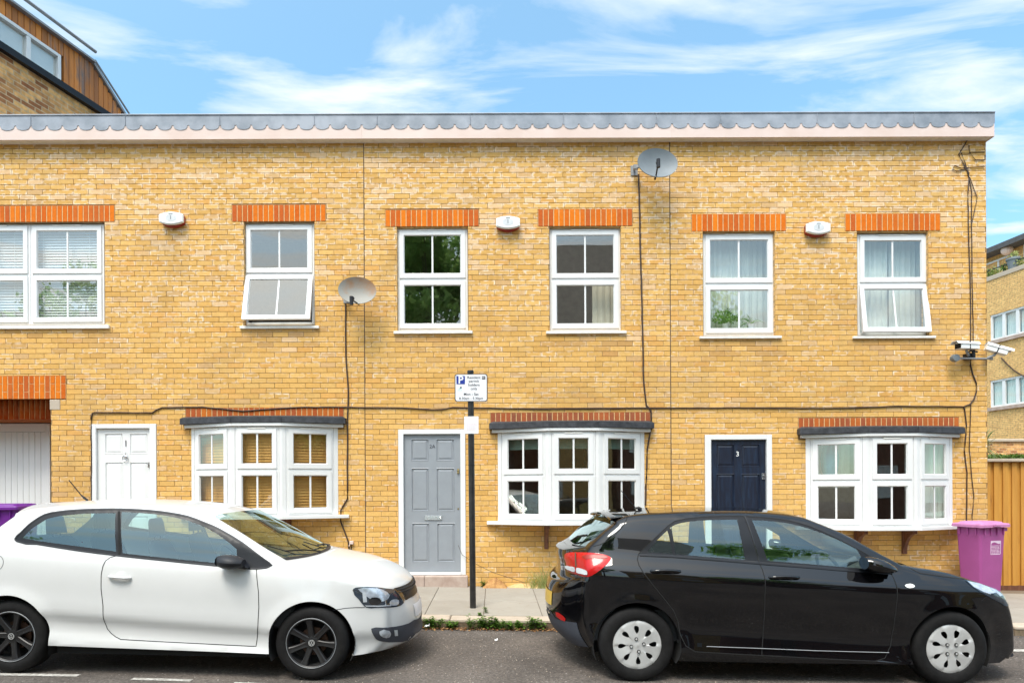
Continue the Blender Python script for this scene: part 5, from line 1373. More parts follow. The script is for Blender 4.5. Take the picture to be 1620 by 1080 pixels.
k = MB(); k.tube([Vector((0, 0, -0.2)), ND * 0.3 + Vector((0, 0, -0.2))], 0.03, 8); k.build('arm', M['sign_back'], o)

# cable sagging across that wall
k = MB(); u0, z0_ = ap(1585, 566); u1, z1_ = ap(1625, 597)
k.tube([apT(Vector((u0 + (u1 - u0) * t, 0.03, z0_ + (z1_ - z0_) * t - 0.1 * math.sin(math.pi * t)))) + ab.location for t in (0, .25, .5, .75, 1)], 0.022, 6)
o = k.build('cable', M['cable'], None, origin=apT(Vector((u0, 0.03, z0_))) + ab.location); tag(o, 'dark cable sagging across the far apartment wall under the camera', 'cable')

# low garden wall and hedge behind the fence
k = MB(); Yh = 11.0; a, b_ = W(1563, 700, Yh), W(1660, 700, Yh); zt_ = W(1590, 694, Yh).z
o = empty('garden_wall', ((a.x + b_.x) / 2, Yh, ground(a.x)), 'low brick garden wall with a pale stone coping behind the fence', 'wall')
q4 = [(a.x, Yh, -0.5), (b_.x + 3, Yh, -0.5), (b_.x + 3, Yh, zt_ - 0.1), (a.x, Yh, zt_ - 0.1)]
k.add([Vector(p) - o.location for p in q4], [(0, 1, 2, 3)], uvs=[[(p[0], p[2]) for p in q4]])
q5 = [(x, y + 0.22, z) for x, y, z in q4]; k.add([Vector(p) - o.location for p in q5], [(3, 2, 1, 0)], uvs=[[(q5[i][0], q5[i][2]) for i in (3, 2, 1, 0)]])
k.build('brickwork', M['old_brick'], o, fixn=False)
k = MB(); k.box(a.x - 0.1 - o.location.x, b_.x + 3 - o.location.x, -0.06, 0.28, zt_ - 0.1 - o.location.z, zt_ - o.location.z); k.build('coping', M['kerb'], o, bevel=0.02)
Yg = 3.2; a, b_ = W(1560, 724, Yg), W(1680, 724, Yg); zt_ = W(1590, 720.5, Yg).z
o = empty('hedge', ((a.x + b_.x) / 2, Yg, ground(a.x)), 'clipped bright green hedge showing just above the fence', 'hedge'); rg = random.Random(5)
k = MB()
for i in range(5200):
    c = Vector((rg.uniform(a.x - 0.3, b_.x + 1.0), Yg + rg.uniform(-0.22, 0.22), 0))
    top = rg.random() < 0.6
    c.z = zt_ - abs(rg.gauss(0, 0.035)) if top else rg.uniform(0.3, zt_); 
    if not top: c.y = Yg - 0.22 + abs(rg.gauss(0, 0.04))
    aa = Vector((rg.uniform(-1, 1), rg.uniform(-1, 1), rg.uniform(-0.5, 1))).normalized(); bb = aa.cross(Vector((rg.uniform(-1, 1), rg.uniform(-1, 1), rg.uniform(-1, 1)))).normalized(); s = rg.uniform(0.03, 0.06)
    k.add([c - o.location, c - o.location + aa * s * 0.5 + bb * s * 0.3, c - o.location + aa * s, c - o.location + aa * s * 0.5 - bb * s * 0.3], [(0, 1, 2, 3)])
k.build('foliage', M['hedge'], o, fixn=False)
k = MB(); k.box(a.x - 0.2 - o.location.x, b_.x + 0.9 - o.location.x, -0.18, 0.18, 0.0, zt_ - o.location.z - 0.08); k.build('branches', M['bark'], o)
# spiky cordyline
Yc_ = 2.2; c0 = W(1556, 738, Yc_); o = empty('cordyline', (c0.x, Yc_, ground(c0.x) + PAV), 'spiky palm-like plant leaning out behind the right corner of the terrace', 'plant')
zc_ = W(1556, 712, Yc_).z - o.location.z
k = MB(); k.tube([(0, 0, -0.05), (0.02, 0, zc_ * 0.5), (0, 0, zc_)], 0.05, 8); k.build('trunk', M['bark'], o)
k = MB(); rg = random.Random(12)
for i in range(90):
    a = rg.uniform(0, 6.28); l = rg.uniform(0.35, 0.6); e = rg.uniform(-0.2, 1.45); prev = Vector((0, 0, zc_)); w0 = 0.016
    for j in range(7):
        ee = e - j * 0.16; d = Vector((math.cos(a) * math.cos(ee), math.sin(a) * math.cos(ee), math.sin(ee))) * l / 7
        s_ = Vector((-math.sin(a), math.cos(a), 0)) * w0; s2 = s_ * (0.86 if j < 5 else 0.3)
        k.add([prev - s_, prev + s_, prev + d + s2, prev + d - s2], [(0, 1, 2, 3)]); prev = prev + d; w0 = s2.length
k.build('crown', M['spiky'], o, fixn=False)

# ================================================================== tall building behind, upper left
LP = Vector((-7.16, 10.5 + CAMY, 0)); LU = Vector((0.288, 1, 0)).normalized(); LN = Vector((LU.y, -LU.x, 0))
lb = empty('corner_building', (LP.x, LP.y, 0), 'tall brick building with timber-clad top floor, behind the left end of the terrace', 'building')
def lp(px, py, off=0.0):
    p = Wp(px, py, LP + LN * off, LN); return ((p - LP).dot(LU), p.z)
def lT(v): return LP + LU * v[0] + LN * v[1] + Vector((0, 0, v[2])) - lb.location
def pts(L, off=0.0): return [(*lp(x, y, off),) for x, y in L]
# brickwork below the black trim
tr0, tr1 = lp(0, 80), lp(152, 180.5)
zt_ = lambda u: tr0[1] + (tr1[1] - tr0[1]) * (u - tr0[0]) / (tr1[0] - tr0[0])
uA, uB = -1.2, lp(200, 190)[0] + 0.25
ztr = (tr0[1] + tr1[1]) / 2
zw = 6.0; zeave_ = lp(143.3, 100)[1]
q4 = [(uA, 0, zw), (uB, 0, zw), (uB, 0, ztr), (uA, 0, ztr)]
k = MB(); k.add([lT(Vector(p)) for p in q4], [(0, 1, 2, 3)], uvs=[[(p[0], p[2]) for p in q4]])
q4 = [(uB, 0, zw), (uB, -6, zw), (uB, -6, ztr), (uB, 0, ztr)]; k.add([lT(Vector(p)) for p in q4], [(0, 1, 2, 3)], uvs=[[(p[1], p[2]) for p in q4]])
q4 = [(uA, -6, zw), (uA, 0, zw), (uA, 0, zeave_), (uA, -6, zeave_)]; k.add([lT(Vector(p)) for p in q4], [(0, 1, 2, 3)], uvs=[[(p[1], p[2]) for p in q4]])
k.build('wall', M['old_brick'], lb, fixn=False)
k = MB(); k.box(uA, uB + 0.03, 0.0, 0.09, ztr, ztr + 0.11, lT); k.build('trim_band', M['trim'], lb)
# clad storey: boards vertical, sloping right edge
eA = lp(143.3, 100); eB = lp(193, 180.5); 
zeave = eA[1]
slope = (eB[0] - eA[0]) / (eB[1] - eA[1])      # du per dz, along the slanting end
wz0, wz1 = lp(60, 108)[1], lp(60, 62)[1]
wr = lp(94.5, 110)[0]; wm = lp(43.5, 75)[0]
wz0 = lp(94.5, 135)[1] ; wz1 = lp(94.5, 88.5)[1]
k = MB(); u = uA + 0.0; 
bw_ = 0.095
while u < eA[0] + (ztr + 0.1 - zeave) * slope:
    a, b_ = u, u + bw_ - 0.008
    top = zeave
    um = (a + b_) / 2
    if um > eA[0]: top = zeave + (um - eA[0]) / slope
    segs = [(ztr + 0.111, top)]
    if a < wr + 0.02: segs = [(wz1 + 0.01, top), (ztr + 0.111, wz0 - 0.01)]
    for (c, d) in segs:
        if d - c > 0.03: k.box(a, b_, -0.05, 0.02, c, d, lT)
    u += bw_
k.build('cladding', M['clad'], lb, bevel=0.004)
k = MB(); k.prism([(uA, -0.06, ztr), (eA[0] + (ztr - zeave) * slope, -0.06, ztr), (eA[0], -0.06, zeave), (uA, -0.06, zeave)], (0, -0.01, 0), T=lT)
k.v = k.v; k.build('backing_wall', M['trim'], lb)
f = MB(); ring(f, uA + 0.1, wr, wz0, wz1, 0.055, -0.055, 0.035, lT); 
f.box(wm - 0.035, wm + 0.035, -0.055, 0.03, wz0 + 0.055, wz1 - 0.055, lT)
wn_ = f.build('window', M['upvc'], lb, bevel=0.004)
g = MB(); g.add([lT(Vector(p)) for p in ((uA + 0.1, -0.02, wz0), (wr, -0.02, wz0), (wr, -0.02, wz1), (uA + 0.1, -0.02, wz1))], [(0, 1, 2, 3)]); g.build('pane', M['pane'], wn_)
g = MB(); g.add([lT(Vector(p)) for p in ((uA + 0.1, -0.045, wz0), (wr, -0.045, wz0), (wr, -0.045, wz1), (uA + 0.1, -0.045, wz1))], [(0, 1, 2, 3)]); g.build('blind', M['blind_white'], wn_)
# roof edge: projecting soffit and slanting barge board
k = MB(); k.box(uA, eA[0] + 0.02, 0.0, 0.10, zeave, zeave + 0.035, lT)
du, dz = (ztr - zeave) * slope, ztr - zeave
k.prism([(eA[0], -0.3, zeave), (eA[0] + du, -0.3, ztr), (eA[0] + du + 0.03, -0.3, ztr + 0.03), (eA[0] + 0.03, -0.3, zeave + 0.035)], (0, 0.36, 0), T=lT)
k.prism([(eA[0] + 0.03, -0.31, zeave + 0.01), (eA[0] + 0.03, -6, zeave + 0.01), (eA[0] + du + 0.03, -6, ztr), (eA[0] + du + 0.03, -0.31, ztr)], (0.03, 0, 0.02), T=lT)
k.prism([(uA, -6, zeave + 0.037), (eA[0] + 0.02, -6, zeave + 0.037), (eA[0] + 0.02, 0.08, zeave + 0.037), (uA, 0.08, zeave + 0.037)], (0, 0, 0.01), T=lT)
k.build('roof_edge', M['sign_back'], lb)
# guard rails above the roof edge
k = MB(); r1 = [lp(31.7, 0, 0.05), lp(151.7, 83.5, 0.05)]; r0 = lp(-150, -127, 0.05)
zr1 = r1[1][1] + 0.01
k.tube([lT(Vector((uA, 0.05, zr1))), lT(Vector((r1[1][0], 0.05, zr1)))], 0.028, 8)
r2, r3 = lp(150, 95, 0.05), lp(205, 181, 0.05); ex = 0.6
k.tube([lT(Vector((r2[0], 0.05, r2[1]))), lT(Vector((r3[0] + (r3[0] - r2[0]) * ex, 0.05, r3[1] + (r3[1] - r2[1]) * ex)))], 0.018, 8)
for u in (-1.15,): k.tube([lT(Vector((u, 0.03, zeave + 0.05))), lT(Vector((u, 0.05, zr1)))], 0.015, 6)
k.build('guard_rail', M['sign_back'], lb)

# ================================================================== weeds, grass, leaf litter
def weed(x, y, z, h, label, n=26, seed=0, name='weed', m='foliage', cat='weed', group='weeds along the kerb', ls=0.045, spread=0.5):
    o = empty(name, (x, y, z), label, cat, group); f = MB(); s_ = MB(); rg = random.Random(seed)
    ns = max(3, int(n / 6))
    for i in range(ns):
        a = rg.uniform(0, 6.28); tip = Vector((math.cos(a) * rg.uniform(0.1, spread) * h, math.sin(a) * rg.uniform(0.1, spread) * h * 0.6 - 0.01, h * rg.uniform(0.6, 1.0)))
        base = Vector((rg.uniform(-0.3, 0.3) * h, 0, -0.005)); s_.tube([base, base + tip * 0.5 + Vector((0, 0, 0.01)), base + tip], 0.002, 4, r1=0.0012)
        for j in range(7):
            t = 0.25 + 0.75 * j / 6; c = base + tip * t
            for k_ in range(3):
                b_ = rg.uniform(0, 6.28); d = Vector((math.cos(b_), math.sin(b_), rg.uniform(-0.1, 0.7))).normalized(); w_ = d.cross(Vector((0, 0, 1))).normalized()
                L_ = ls * rg.uniform(0.6, 1.2)
                f.add([c, c + d * L_ * 0.45 + w_ * L_ * 0.26, c + d * L_ - Vector((0, 0, L_ * 0.15)), c + d * L_ * 0.45 - w_ * L_ * 0.26], [(0, 1, 2, 3)])
    f.build('leaves', M[m], o, fixn=False); s_.build('stem', M[m], o)
    return o
WS = [(676, .12, 'leafy weed at the kerb tight against the white car bumper, first from the left'), (690, .13, 'kerb weed with a tall star-shaped top, second from the left'), (715, .075, 'small low weed standing alone at the kerb, third from the left'),
      (752, .15, 'tall kerb weed in front of the sign pole, fourth from the left'), (765, .12, 'kerb weed just right of the sign pole, fifth from the left'), (779, .14, 'dense kerb weed in the middle clump, sixth from the left'), (793, .125, 'dense dark kerb weed in the middle clump, seventh from the left'),
      (806, .10, 'low kerb weed closing the middle clump, eighth from the left'), (822, .085, 'sparse low kerb weed, ninth from the left'), (837, .14, 'upright kerb weed with a star-shaped top, tenth from the left'), (854, .11, 'kerb weed closest to the black car, last on the right')]
for i, (px_, h_, lb_) in enumerate(WS):
    p = W(px_, 995, -2.26); weed(p.x, -2.245 - 0.02 * (i % 2), road_z(p.x, -2.25), h_ * 1.15, lb_, n=36, seed=i + 3, ls=0.046)
p = W(767, 965, -2.0); weed(p.x, -1.88, pav_z(p.x, -1.88), 0.10, 'feathery weed growing from the paving joint beside the sign pole', n=20, seed=40, group='weeds in the paving', spread=0.35, ls=0.03)
p = W(760, 971, -2.0); weed(p.x, -2.0, pav_z(p.x, -2.0), 0.035, 'tiny flat weed at the kerb edge below the sign pole', n=16, seed=41, group='weeds in the paving', spread=1.4, ls=0.03)
p = W(763, 915, -0.05); weed(p.x, -0.07, pav_z(p.x, -0.05), 0.10, 'small green weed at the foot of the wall right of the pole', n=18, seed=42, group='weeds in the paving', ls=0.05)
def grass_tuft(px_, w_, h_, n, lb_, seed):
    p = W(px_, 925, -0.05); o = empty('grass_tuft', (p.x, -0.08, pav_z(p.x, -0.05)), lb_, 'grass tuft', 'grass tufts at the foot of the wall'); f = MB(); rg = random.Random(seed)
    for i in range(n):
        c = Vector((rg.gauss(0, w_ * 0.4), rg.uniform(-0.06, 0.05), -0.005)); a = rg.uniform(0, 6.28); l = h_ * rg.uniform(0.4, 1.1); e = rg.uniform(0.9, 1.5); w0 = 0.0028
        for j in range(5):
            ee = e - j * rg.uniform(0.02, 0.22); d = Vector((math.cos(a) * math.cos(ee), math.sin(a) * math.cos(ee) * 0.4, math.sin(ee))) * l / 5; s_ = Vector((w0, w0 * 0.5, 0))
            f.add([c - s_, c + s_, c + d + s_ * 0.8, c + d - s_ * 0.8], [(0, 1, 2, 3)]); c = c + d; w0 *= 0.8
    f.build('blades', M['grass'], o, fixn=False)
grass_tuft(842, 0.16, 0.24, 80, 'thin pale grass tuft at the foot of the wall behind the black car, left one', 1)
grass_tuft(862, 0.16, 0.42, 110, 'tall wispy grass tuft at the foot of the wall tight behind the black car', 2)
grass_tuft(787, 0.08, 0.09, 40, 'short dry grass tuft beside the mound of earth', 3)
k = MB(); rg = random.Random(6); p = W(785, 924, -0.06); rows = []
for i in range(19):
    u = i / 18; row = []
    for j in range(9):
        v = j / 8; hgt = 0.13 * math.sin(math.pi * u) ** 0.8 * math.cos(v * math.pi / 2) ** 0.7 * rg.uniform(0.75, 1.1)
        x_ = p.x - 0.20 + 0.36 * u; y_ = -0.003 - 0.17 * v; row.append(Vector((x_, y_, pav_z(x_, y_) + hgt - 0.004)))
    rows.append(row)
k.grid(rows); o = k.build('earth_mound', M['soil'], None, smooth=50, origin=(p.x, -0.1, pav_z(p.x, -0.1))); tag(o, 'small mound of reddish earth at the foot of the wall right of the sign pole', 'earth mound')
k = MB(); rows = []
for i in range(15):
    u = i / 14; row = []
    for j in range(5):
        v = j / 4; hgt = 0.055 * math.sin(math.pi * u) ** 0.6 * math.cos(v * math.pi / 2) * rg.uniform(0.8, 1.1); x_ = p.x + 0.16 + 0.55 * u; y_ = -0.003 - 0.12 * v; row.append(Vector((x_, y_, pav_z(x_, y_) + hgt - 0.004)))
    rows.append(row)
k.grid(rows); o = k.build('sand_drift', M['mortar_pale'], None, smooth=50, origin=(p.x + 0.4, -0.1, pav_z(p.x, -0.1))); tag(o, 'low drift of pale sand and mortar crumbs along the foot of the wall', 'sand drift')
# dry twig leaning from the wall
k = MB(); a, b_, c = W(730, 876, -0.03), W(780, 905, -0.12), W(830, 921, -0.2)
k.tube([W(725, 862, -0.03), W(731, 877, -0.03), a.lerp(b_, .5) + Vector((0, 0, -0.02)), b_, b_.lerp(c, .5), c], 0.0035, 5); o = k.build('dry_stem', M['bark'], None, origin=a); tag(o, 'long thin dry stem hanging from the door frame towards the pavement', 'stem')
# leaf litter in the gutter
k = MB(); rg = random.Random(77)
for i in range(1500):
    x_ = rg.uniform(-1.6, 1.6) if rg.random() < 0.7 else rg.uniform(-8, 7.6)
    y_ = -2.235 - abs(rg.gauss(0, 0.05)); z_ = road_z(x_, y_) + 0.006 + abs(rg.gauss(0, 0.008))
    a = rg.uniform(0, 6.28); s = rg.uniform(0.012, 0.032); d = Vector((math.cos(a), math.sin(a), rg.uniform(-0.3, 0.5))) * s; w_ = Vector((-math.sin(a), math.cos(a), rg.uniform(-0.4, 0.4))) * s * 0.55
    c = Vector((x_, y_, z_)); k.add([c, c + d * 0.5 + w_, c + d, c + d * 0.5 - w_], [(0, 1, 2, 3)])
o = k.build('leaf_litter', M['dead_leaf'], None, fixn=False); tag(o, kind='stuff')
# small litter
for (px_, py_, yy, s, lb_) in ((675.5, 989, -2.30, 0.05, 'crumpled white scrap of paper among the kerb weeds'), (785, 1016, -2.75, 0.035, 'small pale crumpled scrap lying on the road between the cars')):
    k = MB(); rg = random.Random(int(px_)); p = W(px_, py_, yy); z_ = road_z(p.x, yy) + (0.03 if yy > -2.5 else 0.0)
    rows = [[Vector((s * (i / 4 - 0.5), s * (j / 4 - 0.5) * 0.8, abs(rg.gauss(0, s * 0.25)) + 0.003)) for j in range(5)] for i in range(5)]
    k.grid(rows); o = k.build('paper_scrap', M['white_plastic'], None, fixn=False); o.location = (p.x, yy, z_); tag(o, lb_, 'litter')
# loose stones on the asphalt
k = MB(); rg = random.Random(31)
for i in range(500):
    x_, y_ = rg.uniform(-2.2, 2.2), rg.uniform(-4.4, -2.3); s = rg.uniform(0.002, 0.006); z_ = road_z(x_, y_)
    v = [Vector((x_ + s * a, y_ + s * b_, z_ + s * c)) for a, b_, c in ((1, 0, 0), (0, 1, 0), (-1, 0, 0), (0, -1, 0), (0.2, 0.1, 0.9))]; k.add(v, [(0, 1, 4), (1, 2, 4), (2, 3, 4), (3, 0, 4)])
o = k.build('grit', M['kerb'], None); tag(o, kind='stuff')

# ================================================================== across the street (seen in glass and paint)
def opp_house(x, w_, H, ridge, label, m):
    o = empty('house', (x, -19.0, 0), label, 'house', 'houses across the street')
    q4 = [(-w_ / 2, 0, -0.5), (w_ / 2, 0, -0.5), (w_ / 2, 0, H), (-w_ / 2, 0, H)]
    k = MB(); k.add(q4, [(3, 2, 1, 0)], uvs=[[(q4[i][0], q4[i][2]) for i in (3, 2, 1, 0)]])
    for s in (-1, 1):
        q = [(s * w_ / 2, 0, -0.5), (s * w_ / 2, -8, -0.5), (s * w_ / 2, -8, H), (s * w_ / 2, -4, ridge), (s * w_ / 2, 0, H)]
        k.add(q, [(0, 1, 2, 3, 4)], uvs=[[(p[1], p[2]) for p in q]])
    k.build('wall', M[m], o, fixn=False)
    k = MB(); k.prism([(-w_ / 2 - 0.3, 0.35, H - 0.25), (-w_ / 2 - 0.3, -4, ridge), (-w_ / 2 - 0.3, -8.3, H - 0.25), (-w_ / 2 - 0.3, -8.3, H - 0.1), (-w_ / 2 - 0.3, -4, ridge + 0.18), (-w_ / 2 - 0.3, 0.35, H - 0.1)], (w_ + 0.6, 0, 0)); k.build('roof', M['tiles'], o)
    for xx in (-w_ * 0.28, w_ * 0.28):
        for zz in (1.0, 3.7):
            k = MB(); T = frameT(Vector((0, 0, 0)), Vector((1, 0, 0)), Vector((0, 1, 0))); ring(k, xx - 0.6, xx + 0.6, zz, zz + 1.3, 0.07, -0.02, 0.05, T); k.box(xx - 0.03, xx + 0.03, -0.02, 0.05, zz + .07, zz + 1.23); k.box(xx - 0.53, xx + 0.53, 0.005, 0.012, zz + 0.07, zz + 1.23)
            k.build('window', M['upvc'], o)
def tree(x, y, H, r, label, seed, n=9000):
    o = empty('tree', (x, y, ground(x)), label, 'tree', 'trees across the street'); rg = random.Random(seed)
    k = MB(); k.tube([(0, 0, -0.2), (0.05, 0, H * 0.25), (0, 0.05, H * 0.5)], 0.22, 10, r1=0.14)
    cl = []
    for i in range(16):
        a = rg.uniform(0, 6.28); rr_ = r * rg.uniform(0.2, 0.85); z = H * rg.uniform(0.42, 0.92); c = Vector((math.cos(a) * rr_, math.sin(a) * rr_, z)); cl.append((c, r * rg.uniform(0.28, 0.5)))
        k.tube([Vector((0, 0, H * 0.4)), (c + Vector((0, 0, H * 0.3))) * 0.5, c], 0.07, 6, r1=0.02)
    k.build('trunk', M['bark'], o); f = MB()
    for i in range(n):
        c, R_ = rg.choice(cl); d = Vector((rg.gauss(0, 1), rg.gauss(0, 1), rg.gauss(0, 1))).normalized() * R_ * rg.uniform(0.5, 1.08); p = c + Vector((d.x, d.y, d.z * 0.8))
        a = Vector((rg.uniform(-1, 1), rg.uniform(-1, 1), rg.uniform(-1, 1))).normalized(); b_ = a.cross(Vector((rg.uniform(-1, 1), rg.uniform(-1, 1), 1))).normalized(); s = rg.uniform(0.18, 0.34)
        f.add([p, p + a * s * 0.5 + b_ * s * 0.3, p + a * s, p + a * s * 0.5 - b_ * s * 0.3], [(0, 1, 2, 3)])
    f.build('crown', M['tree_leaf'], o, fixn=False)
opp_house(-10.6, 8.6, 7.6, 11.2, 'gabled brick house across the street, mirrored in the left windows', 'far_brick')
opp_house(4.1, 6.4, 8.6, 13.6, 'yellow brick house across the street, mirrored in the middle windows', 'far_brick')
opp_house(-21.5, 8.0, 7.2, 10.4, 'red brick house across the street, second from its left end', 'red_brick')
opp_house(-30.5, 9.0, 7.6, 10.8, 'yellow brick house across the street, at its left end', 'far_brick')
opp_house(25.0, 9.0, 7.2, 10.4, 'yellow brick house across the street, second from its right end', 'far_brick')
opp_house(35.0, 9.5, 7.6, 10.8, 'red brick house across the street, at its right end', 'red_brick')
opp_house(14.2, 9.5, 6.6, 9.4, 'brick house across the street, mirrored in the right windows', 'red_brick')
tree(-2.7, -17.2, 13.6, 3.0, 'leafy tree across the street, mirrored in the window left of the middle alarm box', 3, 14000)
tree(-17.5, -17, 10.5, 3.0, 'leafy tree across the street, the one farthest left', 8, 5000)
tree(8.6, -17.5, 10.0, 2.4, 'small leafy tree across the street between two houses', 5, 5000)
# ================================================================== cars
def spline(ts, ps, n_per):
    """non-uniform cubic through points; ps are tuples"""
    n = len(ps); m = []
    for i in range(n):
        if i == 0: m.append(tuple((b - a) / (ts[1] - ts[0]) for a, b in zip(ps[0], ps[1])))
        elif i == n - 1: m.append(tuple((b - a) / (ts[-1] - ts[-2]) for a, b in zip(ps[-2], ps[-1])))
        else:
            h0, h1 = ts[i] - ts[i - 1], ts[i + 1] - ts[i]
            m.append(tuple(((p1 - p0) / h0 * h1 + (p2 - p1) / h1 * h0) / (h0 + h1) for p0, p1, p2 in zip(ps[i - 1], ps[i], ps[i + 1])))
    out = []
    for i in range(n - 1):
        h = ts[i + 1] - ts[i]
        for k in range(n_per):
            s = k / n_per; a, b, c, d = 2 * s**3 - 3 * s**2 + 1, s**3 - 2 * s**2 + s, -2 * s**3 + 3 * s**2, s**3 - s**2
            out.append(tuple(a * ps[i][j] + b * h * m[i][j] + c * ps[i + 1][j] + d * h * m[i + 1][j] for j in range(len(ps[0]))))
    out.append(ps[-1]); return out
def curve1d(knots):
    ts = [k[0] for k in knots]; ps = [(k[1],) for k in knots]
    s = spline(ts, ps, 12); n = len(s)
    tt = []
    for i in range(len(ts) - 1): tt += [ts[i] + (ts[i + 1] - ts[i]) * k / 12 for k in range(12)]
    tt.append(ts[-1])
    def f(x):
        if x <= tt[0]: return s[0][0]
        if x >= tt[-1]: return s[-1][0]
        lo, hi = 0, n - 1
        while hi - lo > 1:
            m = (lo + hi) // 2
            if tt[m] <= x: lo = m
            else: hi = m
        u = (x - tt[lo]) / (tt[hi] - tt[lo]); return s[lo][0] * (1 - u) + s[hi][0] * u
    return f
def inside(p, poly):
    x, y = p; c = False; j = len(poly) - 1
    for i in range(len(poly)):
        xi, yi = poly[i]; xj, yj = poly[j]
        if (yi > y) != (yj > y) and x < (xj - xi) * (y - yi) / (yj - yi) + xi: c = not c
        j = i
    return c
def resample(poly, step, closed=True):
    out = []; n = len(poly)
    for i in range(n if closed else n - 1):
        a, b = Vector(poly[i]), Vector(poly[(i + 1) % n]); L_ = (b - a).length; k = max(1, int(L_ / step + 0.5))
        for j in range(k): out.append(tuple(a.lerp(b, j / k)))
    if not closed: out.append(tuple(poly[-1]))
    return out
def smooth_poly(pts, n=4):
    """closed smooth curve through points"""
    P = list(pts); k = len(P); ext = P[-2:] + P + P[:3]; ts = [0]
    for i in range(1, len(ext)): ts.append(ts[-1] + max(1e-4, (Vector(ext[i]) - Vector(ext[i - 1])).length))
    s = spline(ts, ext, n); return s[2 * n:(2 + k) * n]

def in_poly_offset(p, E, k): return True

